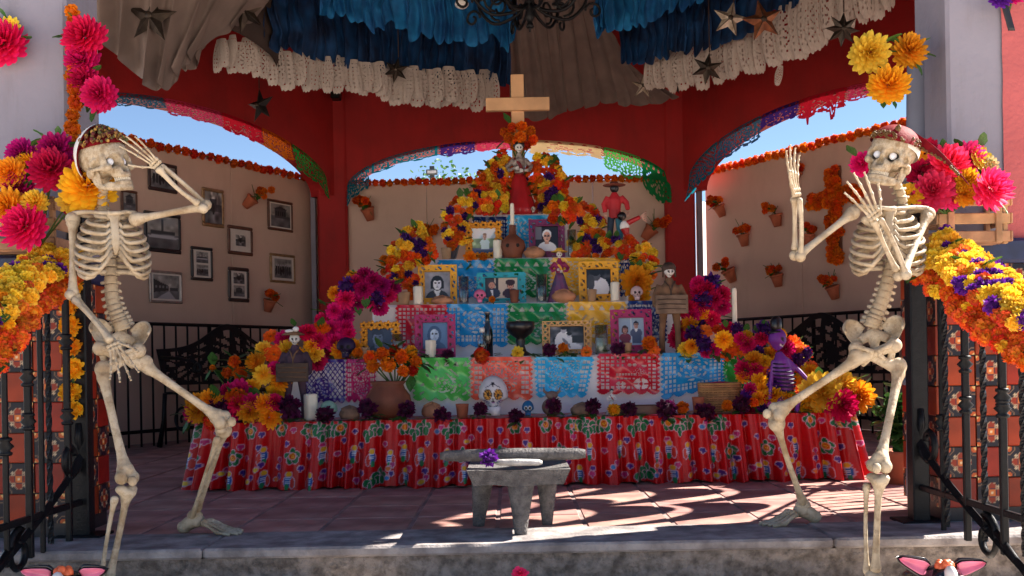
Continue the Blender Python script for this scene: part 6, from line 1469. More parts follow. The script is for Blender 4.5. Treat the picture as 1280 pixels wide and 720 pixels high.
# sugar skulls
def painted_skull(label, px, pb, Y, z, hpx, base, style, cat_='skull', wk=.80):
    b = P(px, pb, Y); b.z = z; h = L(hpx, Y); c = b + UP * h * .56; R = h * .46; root = thing('sugar_skull', label, cat_, b)
    def fn(d):
        k = 1.0
        if d.z < -.1: k *= 1 - .30 * sstep(-.1, -.55, d.z) * abs(d.x) ** .6 * 1.1
        if d.y < 0:
            for s in (-1, 1): k -= .13 * math.exp(-(((d.x - s * .36) / .20) ** 2 + ((d.z - .02) / .2) ** 2))
            k -= .08 * math.exp(-((d.x / .1) ** 2 + ((d.z + .32) / .12) ** 2)); k += .05 * math.exp(-((d.x / .4) ** 2 + ((d.z + .62) / .2) ** 2))
        return k
    def colf(d):
        x, z_ = d.x, d.z; col = base
        if d.y < .15:
            for s in (-1, 1):
                ex, ez = x - s * .36, z_ - .02; rr = math.hypot(ex, ez); a = math.atan2(ez, ex)
                if style == 'flower':
                    if rr < .27: col = (214, 150, 60) if (a * 8 / (2 * PI)) % 1 < .68 else (26, 22, 26)
                    if rr < .09: col = (26, 22, 26)
                    if .27 < rr < .30: col = (40, 34, 40)
                elif rr < .21: col = (20, 18, 22)
                elif style == 'ring' and rr < .29: col = (236, 232, 228)
            if abs(x) < .13 * (1 - (z_ + .40) / .24 * .8) and -.40 < z_ < -.16: col = (22, 18, 24) if style != 'flower' or z_ > -.37 else (150, 90, 150)
            if abs(z_ + .66) < .10 and abs(x) < .34: col = (30, 26, 28) if (int((x + 2) * 22) % 3 == 0 or abs(z_ + .66) < .018) else (236, 230, 226)
            if style == 'flower':
                if z_ > .42 and z_ < .68 and abs(x) < .13 and (abs(x) < (z_ - .42) * .9 or z_ > .58): col = (22, 24, 44)
                if abs(z_ - (.46 + .10 * math.cos(x * 5))) < .022 and .14 < abs(x) < .55: col = (40, 50, 90)
                if abs(math.hypot(abs(x) - .62, z_ + .40) - .12) < .03: col = (120, 60, 150)
                if abs(math.hypot(abs(x) - .40, z_ + .42) - .08) < .025: col = (60, 100, 150)
        return lin(col)
    mb = MB(); mb.ell(c, (R * wk, R * .95, R * 1.05), 72, 54, None, 0, fn, colf); mb.build('skull', print_mat('painted_plaster', .5), root)
    mb = MB(); mb.tube([c + Vector((0, -R * .5, -R * .62)), c + Vector((0, -R * .5, -R * 1.1))], [R * .42, R * .36], 18, flat=.9); mb.build('jaw', mat('skull_jaw_%d_%d' % (base[0], base[1]), base, rough=.5), root)
    return root
painted_skull('white sugar skull with flower eyes in the middle of the altar', 617, 520, 5.24, TZ[0], 50, (222, 220, 222), 'flower')
painted_skull('small blue and white skull beside the white sugar skull', 660, 519, 5.2, TZ[0], 20, (40, 110, 160), 'ring')
painted_skull('small pink sugar skull in front of the turquoise frame', 600, 378, 5.88, TZ[2], 17, (232, 120, 160), 'plain', wk=1.0)
painted_skull('small pale pink skull under the big yellow chrysanthemum', 796, 378, 5.9, TZ[2], 18, (222, 190, 186), 'plain', wk=.95)
painted_skull('green and white painted ball skull beside the candle stump', 411, 520, 5.2, TZ[0], 24, (150, 190, 170), 'plain', wk=1.0)
painted_skull('dark ball skull with pale green top above the purple lattice banner', 433, 443, 5.47, TZ[1], 26, (50, 34, 70), 'plain', wk=1.0)
painted_skull('pale little skull among the zinnias on the second to top tier', 666, 232, 6.58, TZ[4], 8, (210, 200, 180), 'plain')
# clay skull bottle, horned vessel
b = P(641, 322, 6.30); b.z = TZ[3]; root = thing('clay_bottle', 'brown clay bottle shaped like a skull, holding the tall slim candle', 'clay bottle', b); h = L(41, 6.3)
mb = MB(); mb.lathe([(0, 0), (.28 * h, 0), (.30 * h, .12 * h), (.40 * h, .34 * h), (.36 * h, .52 * h), (.20 * h, .66 * h), (.115 * h, .74 * h), (.10 * h, .96 * h), (.12 * h, 1.0 * h), (0, 1.0 * h)], 24, Matrix.Translation(b)); mb.build('body', M_DCLAY, root)
for s in (-1, 1):
    mb = MB(); mb.ell(b + Vector((s * .15 * h, -.35 * h, .36 * h)), (.06 * h, .05 * h, .06 * h), 10, 7); mb.build('eye_hole', M_WICK, root)
b = P(690, 520, 5.24); b.z = TZ[0]; root = thing('clay_vessel', 'grey clay vessel with a horned animal head, behind a wine red flower', 'vessel', b); h = L(36, 5.24); m = mat('grey_clay', (120, 100, 90), rough=.85, var=.3, bump=.3)
mb = MB(); mb.ell(b + UP * h * .32, (h * .36, h * .34, h * .32), 16, 10); mb.ell(b + Vector((0, -.04, h * .74)), (h * .22, h * .26, h * .15), 14, 9); mb.ell(b + Vector((0, -.04 - h * .22, h * .70)), (h * .11, h * .12, h * .09), 10, 7)
mesh_obj('body', rel(remesh(mb, .006, 3), b, m), m, root)
for s in (-1, 1):
    mb = MB(); mb.tube([b + Vector((s * h * .16, -.04, h * .80)), b + Vector((s * h * .27, -.04, h * .88)), b + Vector((s * h * .28, -.04, h * 1.02))], [h * .06, h * .045, h * .012], 8); mb.build('horn', m, root)
# silver leaning books beside the catrina
M_BOOK = mat('dark_book_cover', (52, 46, 56), rough=.4, var=.2); M_PAGE = mat('book_edge', (206, 204, 206), rough=.7, var=.1)
for lb, x0, y0, x1, y1, Y in (('dark board with silver edge leaning behind the garden photograph garland', 556, 322, 569, 276, 6.45), ('dark board with silver edge leaning against the flower mound, pot side', 602, 252, 609, 218, 6.78), ('dark board with silver edge leaning against the flower mound, doll side', 707, 250, 698, 226, 6.74)):
    a_, b_ = P(x0, y0, Y), P(x1, y1, Y + .04); dd = b_ - a_; s = 1 if x1 > x0 else -1; root = thing('leaning_board', lb, 'board', a_)
    Ry = Matrix.Rotation(math.atan2(dd.x, dd.z), 3, 'Y'); mb = MB(); mb.box((a_ + b_) / 2 + Ry @ Vector((s * .035, .0, 0)), (.06, .14, dd.length), Ry, 0, .003); mb.build('cover', M_BOOK, root, smooth=False)
    mb = MB(); mb.box((a_ + b_) / 2 + Ry @ Vector((s * -.002, -.0, 0)), (.010, .15, dd.length * 1.01), Ry, 0, .002); mb.build('edge', M_PAGE, root, smooth=False)
# ------------------------------------------------------------------ figurines: one body each, dressed
M_SKULLW = mat('painted_white', (232, 228, 220), rough=.5, var=.05)
def small_skull(parent, c, h, turn=0.0, base=(228, 224, 216), teeth=None):
    R = Matrix.Rotation(turn, 3, 'Z')
    def fn(d): return (1 - .34 * sstep(-.05, -.7, d.z) * abs(d.x) ** .5) * (1 - (.14 * (math.exp(-(((abs(d.x) - .36) / .2) ** 2 + (d.z / .2) ** 2))) if d.y < 0 else 0))
    def colf(d):
        if d.y < .1:
            if math.hypot(abs(d.x) - .36, (d.z - .02) * 1.0) < .21: return lin((18, 16, 18))
            if abs(d.x) < .10 and -.40 < d.z < -.18: return lin((22, 18, 18))
            if abs(d.z + .62) < .10 and abs(d.x) < .42 and (int((d.x + 2) * 12) % 2 == 0): return lin((40, 34, 34))
            if teeth and abs(d.z + .62) < .12 and abs(d.x) < .44: return lin(teeth)
        return lin(base)
    mb = MB(); mb.ell(c, (h * .40, h * .42, h * .52), 30, 22, R, 0, fn, colf); mb.build('skull', print_mat('painted_plaster', .5), parent)
def fig_root(label, px, pb, Y, z, name='figurine', cat_='figurine'):
    b = P(px, pb, Y); b.z = z; return thing(name, label, cat_, b), b
def limb(parent, name, pts, r, m):
    mb = MB(); mb.tube([cat([Vector(p) for p in pts], i / 10) for i in range(11)], [lerp(r[0], r[1], i / 10) for i in range(11)], 9); return mb.build(name, m, parent)
def body_mesh(parent, lumps, vox, m, b, name='body'):
    mb = MB()
    for L_ in lumps:
        if L_[0] == 't': mb.tube([b + Vector(p) for p in L_[1]], L_[2], 10)
        else: mb.ell(b + Vector(L_[1]), L_[2], 12, 8)
    return mesh_obj(name, rel(remesh(mb, vox, 2), chain(parent), m), m, parent)
def standing_skeleton_figurine(label, px, pt, pb, Y, z, garb, dark, hatkind, sign):
    root, b = fig_root(label, px, pb, Y, z); h = L(pb - pt, Y); q = lambda x, y, zz: Vector((x * h, y * h, zz * h))
    body_mesh(root, [('t', [q(-.09, 0, .02), q(-.085, 0, .25), q(-.065, 0, .46)], [.036 * h, .034 * h, .05 * h]), ('t', [q(.09, 0, .02), q(.085, 0, .25), q(.065, 0, .46)], [.036 * h, .034 * h, .05 * h]), ('t', [q(0, 0, .44), q(0, 0, .58), q(0, 0, .70), q(0, 0, .77), q(0, 0, .82)], [.10 * h, .098 * h, .112 * h, .055 * h, .033 * h]),
                     ('t', [q(-.10, 0, .73), q(-.155, -.01, .62), q(-.165, -.06, .52), q(-.13, -.13, .48)], [.042 * h, .036 * h, .03 * h, .026 * h]), ('t', [q(.10, 0, .73), q(.155, -.01, .62), q(.165, -.06, .52), q(.13, -.13, .48)], [.042 * h, .036 * h, .03 * h, .026 * h])], .011 * h * 1.2, garb, b)
    for s in (-1, 1):
        mb = MB(); mb.ell(b + q(s * .095, -.03, .015), (.04 * h, .07 * h, .018 * h), 10, 6); mb.build('foot', dark, root)
        mb = MB(); c = b + q(s * .15, -.14, .48)
        for k in range(5): mb.tube([c + q(0, 0, (k - 2) * .008), c + q(-s * .03, -.012, (k - 2) * .012), c + q(-s * .05, -.004, (k - 2) * .011)], .004 * h, 5)
        mb.build('hand', M_SKULLW, root)
    small_skull(root, b + q(0, -.01, .875), .14 * h, .15)
    if hatkind == 'helmet':
        mb = MB(); mb.ell(b + q(0, .015, .92), (.078 * h, .085 * h, .065 * h), 16, 10); mb.tube([b + q(-.062, 0, .93), b + q(-.066, .0, .82)], .012 * h, 6); mb.tube([b + q(.062, 0, .93), b + q(.066, .0, .82)], .012 * h, 6); mb.build('hood', dark, root)
    else:
        mb = MB(); mb.lathe([(0, .95 * h), (.065 * h, .955 * h), (.12 * h, .93 * h), (.125 * h, .938 * h), (.06 * h, .97 * h), (.05 * h, 1.0 * h), (0, 1.005 * h)], 18, Matrix.Translation(b + q(-.02, .02, -.01))); mb.build('hat', dark, root)
        mb = MB(); mb.ell(b + q(.02, -.03, .985), (.035 * h, .03 * h, .03 * h), 9, 6); mb.ell(b + q(-.05, -.03, .965), (.05 * h, .03 * h, .02 * h), 9, 6); mb.build('hat_flower', M_SKULLW, root)
    mb = MB(); mb.box(b + q(0, -.155, .52), (.345 * h, .018 * h, .20 * h), Matrix.Rotation(-.06, 3, 'X'), 0, .004 * h)
    sg = mb.build('sign', sign, root, smooth=False); mb = MB(); mb.lathe([(.103 * h, .425 * h), (.106 * h, .435 * h), (.106 * h, .455 * h), (.103 * h, .465 * h)], 18, Matrix.Translation(b)); mb.build('belt', dark, root)
    mb = MB(); mb.tube([b + q(-.055, -.045, .77), b + q(-.02, -.10, .72), b + q(0, -.112, .66), b + q(0, -.108, .5)], .008 * h, 6); mb.tube([b + q(.055, -.045, .77), b + q(.02, -.10, .72), b + q(0, -.112, .66)], .010 * h, 6); mb.build('lapel', dark, root); mb = MB()
    for k in range(3): mb.tube([b + q(-.15, -.166, .57 - k * .05), b + q(-.05, -.167, .575 - k * .05), b + q(.15, -.166, .568 - k * .05)], .005 * h, 4)
    mb.build('carved_line', dark, sg); return root
M_GARB = mat('brown_garb', (112, 82, 58), rough=.85, var=.35, scale=14, bump=.3); M_GARB2 = mat('dark_violet_garb', (66, 46, 62), rough=.8, var=.35, scale=12, bump=.3); M_DK = mat('dark_leather', (70, 52, 40), rough=.7, var=.3); M_SIGN = mat('weathered_board', (120, 100, 82), rough=.85, var=.35, scale=16, bump=.4)
standing_skeleton_figurine('brown soldier skeleton figurine holding a weathered board', 838, 325, 441, 5.52, TZ[1], M_GARB, M_DK, 'helmet', M_SIGN)
standing_skeleton_figurine('brown robed skeleton figurine in a flowered hat holding a carved board', 370, 400, 516, 5.24, TZ[0], M_GARB2, M_GARB, 'hat', M_DK)
def catrina(label, px, pt, pb, Y, z, blouse, skirt, hat, sash=None, flower=None, veil=False):
    root, b = fig_root(label, px, pb, Y, z, 'catrina_figurine'); h = L(pb - pt, Y); q = lambda x, y, zz: Vector((x * h, y * h, zz * h))
    mb = MB(); mb.lathe([(.23 * h, 0), (.205 * h, .08 * h), (.15 * h, .28 * h), (.095 * h, .46 * h), (.065 * h, .54 * h), (0, .54 * h)], 40, Matrix.Translation(b), 0, lambda a, zz: 1 + .10 * math.sin(a * 11) * max(0, 1 - zz / (.5 * h))); mb.build('skirt', skirt, root)
    body_mesh(root, [('t', [q(0, 0, .50), q(0, 0, .60), q(0, 0, .70), q(0, 0, .76), q(0, 0, .82)], [.058 * h, .075 * h, .088 * h, .05 * h, .024 * h]), ('t', [q(-.07, 0, .73), q(-.16, -.02, .63), q(-.13, -.10, .57), q(-.05, -.13, .60)], [.04 * h, .036 * h, .03 * h, .018 * h]), ('t', [q(.07, 0, .73), q(.16, -.02, .63), q(.13, -.10, .57), q(.06, -.13, .56)], [.04 * h, .036 * h, .03 * h, .018 * h])], .013 * h, blouse, b)
    for s in (-1, 1):
        mb = MB(); c = b + q(s * .05, -.135, .59 if s < 0 else .56)
        for k in range(5): mb.tube([c + q(0, 0, (k - 2) * .007), c + q(-s * .03, -.012, (k - 2) * .010), c + q(-s * .045, -.004, (k - 2) * .010)], .0038 * h, 5)
        mb.build('hand', M_SKULLW, root)
    small_skull(root, b + q(0, -.01, .875), .135 * h, .1)
    mb = MB()
    if hat == 'wide': mb.lathe([(0, .945 * h), (.07 * h, .945 * h), (.15 * h, .925 * h), (.155 * h, .935 * h), (.065 * h, .965 * h), (.055 * h, 1.0 * h), (0, 1.005 * h)], 20, Matrix.Translation(b)); mb.build('hat', sash, root)
    else: mb.ell(b + q(0, .02, .92), (.075 * h, .07 * h, .075 * h), 14, 9); mb.build('hair', M_BLK, root)
    if flower: bloom(root, 'pom', flower, b + q(.02, -.03, .98), .09 * h); bloom(root, 'zinnia', flower, b + q(-.05, -.02, .96), .08 * h)
    mb = MB(); mb.tube([b + q(-.06, -.02, .74), b + q(0, -.085, .66), b + q(.06, -.06, .55)], [.02 * h, .024 * h, .02 * h], 6); mb.build('shawl', sash, root); return root
M_RSK = mat('red_satin_skirt', (176, 30, 34), rough=.4, var=.25, scale=5); M_GBL = mat('grey_lace_blouse', (176, 164, 152), rough=.85, var=.35, scale=40, bump=.3, rgb2=(96, 80, 78))
catrina('tall catrina figurine in grey blouse and red satin skirt at the top of the altar', 650, 172, 267, 6.66, TZ[4], M_GBL, M_RSK, 'hair', mat('wine_shawl', (110, 24, 34), rough=.7), 'orange')
catrina('small catrina doll in magenta jacket and blue grey skirt beside the yellow banner', 700, 308, 376, 5.93, TZ[2], mat('magenta_jacket', (140, 24, 82), rough=.6, var=.3), mat('blue_grey_skirt', (70, 80, 116), rough=.6, var=.4, rgb2=(120, 60, 100)), 'wide', mat('yellow_hat', (228, 176, 60), rough=.7), None)
catrina('tiny doll in a white dress behind an orange marigold', 765, 486, 520, 5.2, TZ[0], M_HATW, M_HATW, 'hair', mat('doll_red_trim', (176, 40, 40)), None)
# red shirted figurine with hat, seen from behind, and the small leaning one beside it
root, b = fig_root('figurine in red shirt, blue trousers and brimmed hat standing on the zinnia garland', 769, 303, 6.30, P(769, 303, 6.3).z); h = L(74, 6.3); q = lambda x, y, zz: Vector((x * h, y * h, zz * h))
body_mesh(root, [('t', [q(0, 0, .40), q(0, 0, .55), q(0, 0, .72), q(0, 0, .80), q(0, 0, .85)], [.10 * h, .105 * h, .12 * h, .07 * h, .04 * h]), ('t', [q(-.1, 0, .76), q(-.18, 0, .64), q(-.16, -.03, .50)], [.06 * h, .05 * h, .04 * h]), ('t', [q(.1, 0, .76), q(.2, -.02, .66), q(.22, -.05, .54)], [.06 * h, .05 * h, .04 * h])], .014 * h, mat('red_shirt', (176, 30, 38), rough=.7, var=.3, scale=8), b, 'shirt')
for s, m in ((-1, mat('dark_blue_trouser', (34, 46, 62), rough=.8)), (1, mat('teal_trouser', (44, 100, 116), rough=.8))): limb(root, 'trouser_leg', [b + q(s * .06, 0, .42), b + q(s * .08, 0, .2), b + q(s * .09, 0, .01)], (.06 * h, .05 * h), m)
for s in (-1, 1):
    mb = MB(); c = b + q(-.16 if s < 0 else .22, -.04, .50)
    for k in range(5): mb.tube([c + q((k - 2) * .008, 0, .01), c + q((k - 2) * .011, -.01, -.04), c + q((k - 2) * .010, -.016, -.07)], .005 * h, 5)
    mb.build('hand', mat('pale_skin', (206, 160, 140), rough=.6), root)
small_skull(root, b + q(0, .0, .90), .14 * h, .5, (120, 90, 80)); mb = MB(); mb.ell(b + q(0, -.01, .91), (.075 * h, .07 * h, .08 * h), 12, 8); mb.build('hair', M_BLK, root)
mb = MB(); mb.lathe([(0, .95 * h), (.08 * h, .95 * h), (.19 * h, .96 * h), (.195 * h, .968 * h), (.08 * h, .972 * h), (.065 * h, 1.02 * h), (0, 1.03 * h)], 18, Matrix.Translation(b)); mb.build('hat', mat('brown_felt', (120, 60, 44), rough=.85), root)
root, b = fig_root('small leaning figurine in red, white and black with one arm stretched out', 785, 303, 6.26, P(785, 303, 6.26).z); h = L(36, 6.26); q = lambda x, y, zz: Vector((x * h, y * h, zz * h))
body_mesh(root, [('t', [q(.0, 0, .0), q(-.04, 0, .25), q(-.10, 0, .5)], [.05 * h, .10 * h, .16 * h])], .03 * h, M_RSK, b, 'skirt'); body_mesh(root, [('t', [q(-.10, 0, .48), q(-.12, 0, .62), q(-.14, 0, .74)], [.18 * h, .17 * h, .09 * h])], .03 * h, M_HATW, b, 'blouse')
limb(root, 'arm', [b + q(-.02, 0, .66), b + q(.2, -.05, .76), b + q(.42, -.06, .86)], (.10 * h, .07 * h), M_RSK)
mb = MB(); c = b + q(.46, -.06, .88)
for k in range(5): mb.tube([c, c + q(.10, 0, (k - 2) * .06), c + q(.19, -.01, (k - 2) * .09)], .022 * h, 5)
mb.build('hand', mat('pale_skin', (206, 160, 140)), root); small_skull(root, b + q(-.17, 0, .88), .26 * h, .3, (110, 90, 84)); mb = MB(); mb.ell(b + q(-.2, .03, .92), (.16 * h, .15 * h, .15 * h), 12, 8); mb.build('hair', M_BLK, root)
# purple papier mache skeleton sitting on the edge of the altar
M_PUR = mat('purple_paint', (112, 44, 140), rough=.4, var=.2, scale=9); M_PUR2 = mat('pink_purple_paint', (170, 50, 130), rough=.4, var=.2)
root, b = fig_root('purple papier mache skeleton with striped ribs and tall black hat', 984, 512, 5.16, TZ[0], 'papier_mache_skeleton'); h = L(120, 5.16); q = lambda x, y, zz: Vector((x * h, y * h, zz * h))
o_ = q(-.02, 0, 0)
body_mesh(root, [('t', [q(.02, 0, .16), q(.0, 0, .24), q(-.03, 0, .42), q(-.06, 0, .55), q(-.08, 0, .64)], [.04 * h, .075 * h, .105 * h, .08 * h, .03 * h]), ('t', [q(-.13, 0, .55), q(-.16, -.01, .36), q(-.19, -.04, .14)], [.028 * h, .024 * h, .022 * h]), ('t', [q(.0, 0, .56), q(.14, -.03, .42), q(.27, -.05, .26)], [.028 * h, .024 * h, .022 * h]), ('t', [q(-.02, 0, .2), q(-.10, -.08, .12), q(-.16, -.12, .0)], [.034 * h, .028 * h, .024 * h]), ('t', [q(.05, 0, .2), q(.10, -.08, .12), q(.06, -.12, .0)], [.034 * h, .028 * h, .024 * h])], .010 * h, M_PUR, b)
for k in range(8):
    zz = .24 + k * .040; cx = lerp(.0, -.062, k / 7); r = .068 + .042 * math.sin(PI * (k + .8) / 8.6); mb = MB()
    mb.tube([b + q(cx + r * math.sin(a) * 1.02, -r * math.cos(a) * 1.03, zz - .012 * math.cos(a)) for a in [lerp(-1.7, 1.7, i / 14) for i in range(15)]], .0085 * h, 6); mb.build('rib_stripe', mat('dark_purple_stripe', (36, 14, 56), rough=.4), root)
limb(root, 'neck', [b + q(-.08, 0, .60), b + q(-.08, 0, .66), b + q(-.08, 0, .72)], (.016 * h, .016 * h), M_WICK)
small_skull(root, b + q(-.09, -.01, .765), .225 * h, .75, (118, 52, 150), (226, 220, 226))
mb = MB(); mb.ell(b + q(-.10, .0, .84), (.085 * h, .085 * h, .03 * h), 14, 6); mb.lathe([(.05 * h, .85 * h), (.062 * h, .90 * h), (.058 * h, .97 * h), (.03 * h, 1.01 * h), (0, 1.015 * h)], 16, Matrix.Translation(b + q(-.10, 0, 0))); mb.build('hat', M_BLK, root)
for s in (-1, 1):
    mb = MB(); c = b + (q(-.19, -.04, .13) if s < 0 else q(.28, -.05, .25))
    for k in range(5): mb.tube([c, c + q((k - 2) * .012, -.01, -.03), c + q((k - 2) * .016, -.01, -.055)], .006 * h, 5)
    mb.build('hand', M_PUR2, root)
# wooden cross
M_PINE = mat('pale_pine', (206, 160, 116), rough=.6, var=.18, scale=5, bump=.15)
a_ = P(647, 160, 6.95); c = P(647, 132, 6.95); top = P(647.5, 94, 6.95); root = thing('wooden_cross', 'plain pale wooden cross above the catrina', 'cross', Vector((c.x, 6.95, TZ[4])))
mb = MB(); mb.box(Vector((c.x, 6.95, (TZ[4] + top.z) / 2)), (L(16, 6.95), .05, top.z - TZ[4]), None, 0, .003); mb.build('upright', M_PINE, root, smooth=False)
mb = MB(); mb.box(c + Vector((0, -.03, 0)), (L(79, 6.95), .045, L(16, 6.95)), Matrix.Rotation(-.0, 3, 'Y'), 0, .003); mb.build('crossbar', M_PINE, root, smooth=False)
# ------------------------------------------------------------------ cloth under the roof
M_VOILE = mat('grey_voile', (126, 109, 101), rough=.9, var=.12, scale=6, transl=.25)
M_BLUET = mat('blue_tulle', (10, 66, 116), rough=.85, var=.45, scale=7, transl=.25, rgb2=(4, 28, 62))
M_BLUEL = mat('light_blue_tulle', (30, 128, 186), rough=.85, var=.3, scale=7, transl=.3, rgb2=(16, 84, 142))
M_LACE = mat('white_lace', (184, 170, 160), rough=.9, var=.08, scale=20, transl=.3)
def drape(name, label, cat_, top, bot, nf, amp, m, seed, sag=0.0, rag=.0, nu=220, nv=26, puff=0.0):
    """pleated cloth between two lines of points"""
    def fn(u, v):
        a, b = cat(top, u), cat(bot, u); k = v; p = a.lerp(b, k); n1 = noise.noise(Vector((u * 6, seed, 0))); ph = u * nf * 2 * PI + 2.2 * n1 + k * .8 * noise.noise(Vector((u * 4, k * 2, seed)))
        fo = math.sin(ph) + .4 * math.sin(ph * 2.1 + 1); d = amp * (.35 + .65 * k)
        p = p + Vector((.35 * d * math.cos(ph), -d * fo, 0)); p.z -= sag * math.sin(PI * u) * math.sin(PI * k * .5) + rag * k * (noise.noise(Vector((u * 11, seed * 2, 1))) + .5 * noise.noise(Vector((u * 31, seed, 5))))
        p.z += .004 * noise.noise(Vector((u * 60, k * 8, seed)))
        if puff: p = p + Vector((.5 * noise.noise(Vector((u * nf * .7, k * 3, seed + 9))), -abs(noise.noise(Vector((u * nf * .8, k * 3.5, seed)))) * 1.6, .5 * noise.noise(Vector((u * nf * .6, k * 2.5, seed + 4))))) * puff * (.3 + .7 * math.sin(PI * (.15 + .8 * k))); p.z -= puff * .4 * k ** 3 * abs(math.sin(u * nf * .9 * PI + n1))
        return p
    mb = MB(); mb.grid(fn, nu, nv); p = fn(.5, .5); return tag(mb.build(name, m, None, loc=p), label, cat_)
drape('cloth_drape', 'grey voile drape fanning down behind the wooden cross', 'drape', pp((628, -60, 6.9), (650, -60, 6.9), (690, -60, 6.9), (720, -50, 7.0), (765, 40, 7.5), (778, 80, 7.9)), pp((636, 148, 8.6), (682, 148, 8.6), (710, 138, 8.6), (760, 128, 8.6), (800, 132, 8.5), (846, 122, 8.4)), 11, .055, M_VOILE, 3, .0, .03)
drape('cloth_drape', 'grey voile drape gathered in a point beside the big dark star', 'drape', pp((92, -10, 5.4), (150, -60, 5.4), (220, -60, 5.5), (300, -50, 5.7), (338, -4, 5.9)), pp((98, 12, 5.6), (145, 60, 5.7), (198, 101, 5.8), (238, 62, 5.9), (312, 20, 6.1)), 8, .06, M_VOILE, 5, .05, .03)
drape('cloth_drape', 'short grey voile fold next to the lace, over the photographs', 'drape', pp((230, -40, 6.2), (262, -30, 6.2), (318, -40, 6.2)), pp((205, 76, 6.2), (240, 86, 6.2), (262, 34, 6.2)), 5, .04, M_VOILE, 6, 0, .02, 80, 16)
drape('tulle_swag', 'dark blue tulle swag hanging above the long lace trim', 'tulle', pp((326, -70, 6.4), (410, -60, 6.8), (500, -40, 7.2), (570, -30, 7.5), (640, -30, 7.7)), pp((330, 48, 6.4), (410, 76, 6.8), (500, 88, 7.2), (560, 98, 7.5), (636, 100, 7.7)), 26, .04, M_BLUET, 7, 0, .07, 460, 30, .10)
drape('tulle_swag', 'brighter blue tulle swag highest beside the chandelier', 'tulle', pp((395, -80, 6.2), (470, -70, 6.4), (560, -60, 6.6), (645, -60, 6.8)), pp((402, 8, 6.2), (470, 28, 6.4), (560, 44, 6.6), (640, 50, 6.8)), 19, .04, M_BLUEL, 8, 0, .07, 360, 26, .10)
drape('tulle_swag', 'dark blue tulle swag above the lace trim next to the tin stars', 'tulle', pp((764, -40, 7.6), (830, -60, 7.2), (900, -70, 6.8), (1000, -80, 6.4)), pp((776, 74, 7.6), (830, 66, 7.2), (900, 50, 6.8), (1000, -4, 6.4)), 20, .04, M_BLUET, 9, 0, .06, 360, 28, .10)
drape('tulle_swag', 'brighter blue tulle swag highest above the tin stars', 'tulle', pp((735, -60, 6.9), (800, -70, 6.7), (880, -80, 6.5)), pp((744, 34, 6.9), (800, 26, 6.7), (876, -6, 6.5)), 13, .04, M_BLUEL, 10, 0, .06, 260, 24, .10)
def ruffle_mesh(seed):
    R = random.Random(seed); nx, ny = 16, 26; msk = np.ones((ny, nx), bool)
    for j in range(ny):
        for i in range(nx):
            u, v = (i + .5) / nx, (j + .5) / ny
            if .1 < u < .9 and .10 < v < .92 and ((i % 3 == 1 and j % 3 == 1) or (seed % 2 and .2 < v < .8 and (i + j) % 4 == 0 and i % 2 == 0)): msk[j][i] = False
    op = R.uniform(.3, .62); tw = R.uniform(-.25, .25)
    mb = MB()
    def fn(u, v):
        a = lerp(-PI * op, PI * op, u); k = 1 - v; r = .5 * (.42 + .62 * math.sin(PI * (.12 + .62 * k)) ** 1.2); return (r * math.sin(a) / math.sin(min(PI / 2, PI * op)) + tw * k * k, -r * .6 * math.cos(a), -k * (1 - .20 * abs(2 * u - 1) ** 3 + .022 * math.sin(u * 31)))
    mb.grid(fn, nx, ny, msk); me = bpy.data.meshes.new('ruffle'); me.from_pydata(mb.v, [], mb.f); me.materials.append(M_LACE); me.polygons.foreach_set('use_smooth', [True] * len(mb.f)); return me
RUF = [ruffle_mesh(i) for i in range(6)]
def lace(label, pts, n, hs, wpx, seed):
    random.seed(seed); root = thing('lace_trim', label, 'lace', pts[len(pts) // 2], 'gathered lace trims under the tulle')
    for i in range(n):
        t = (i + .5) / n; c = cat(pts, t); hpx = pl([(x, 0, 0) for x in hs], t).x; k = c.y / F; w_ = wpx * k * rnd(.8, 1.25)
        o = inst('ruffle', random.choice(RUF), c + Vector((0, rnd(-.05, .05), rnd(-.02, .03))), root, Quaternion((0, 0, 1), rnd(-.6, .6)), (w_, w_, hpx * k * rnd(.88, 1.1)))
lace('long white lace trim gathered in hanging folds over the photograph wall side', pp((272, 46, 6.3), (330, 56, 6.5), (400, 70, 6.8), (460, 80, 7.0), (505, 86, 7.2), (560, 90, 7.4), (618, 92, 7.7)), 46, [40, 48, 46, 40, 46, 46, 44], 19, 71)
lace('white lace trim gathered in hanging folds behind the tin stars', pp((812, 66, 7.5), (850, 62, 7.3), (900, 48, 7.0), (950, 28, 6.7), (1010, -4, 6.4), (1075, -42, 6.1), (1110, -60, 6.0)), 42, [44, 50, 56, 60, 70, 76, 70], 20, 72)
root = thing('lace_trim', 'stray bit of white lace hanging by itself at the arch over the pots', 'lace', P(972, 84, 6.8)); inst('ruffle', RUF[1], P(976, 82, 6.8), root, Quaternion((0, 1, 0), .3), (.05, .05, .14))
mb = MB(); mb.grid(lambda u, v: cat(pp((262, -30, 5.9), (290, -20, 6.1), (330, 10, 6.3), (345, 40, 6.5)), u) + Vector((0, .1, (v - .5) * .5)), 12, 4, None, (0, .05, 0)); tag(mb.build('timber', M_ROOF, None, loc=P(300, 0, 6.1)), 'dark timber between the grey voile and the blue tulle', 'timber')
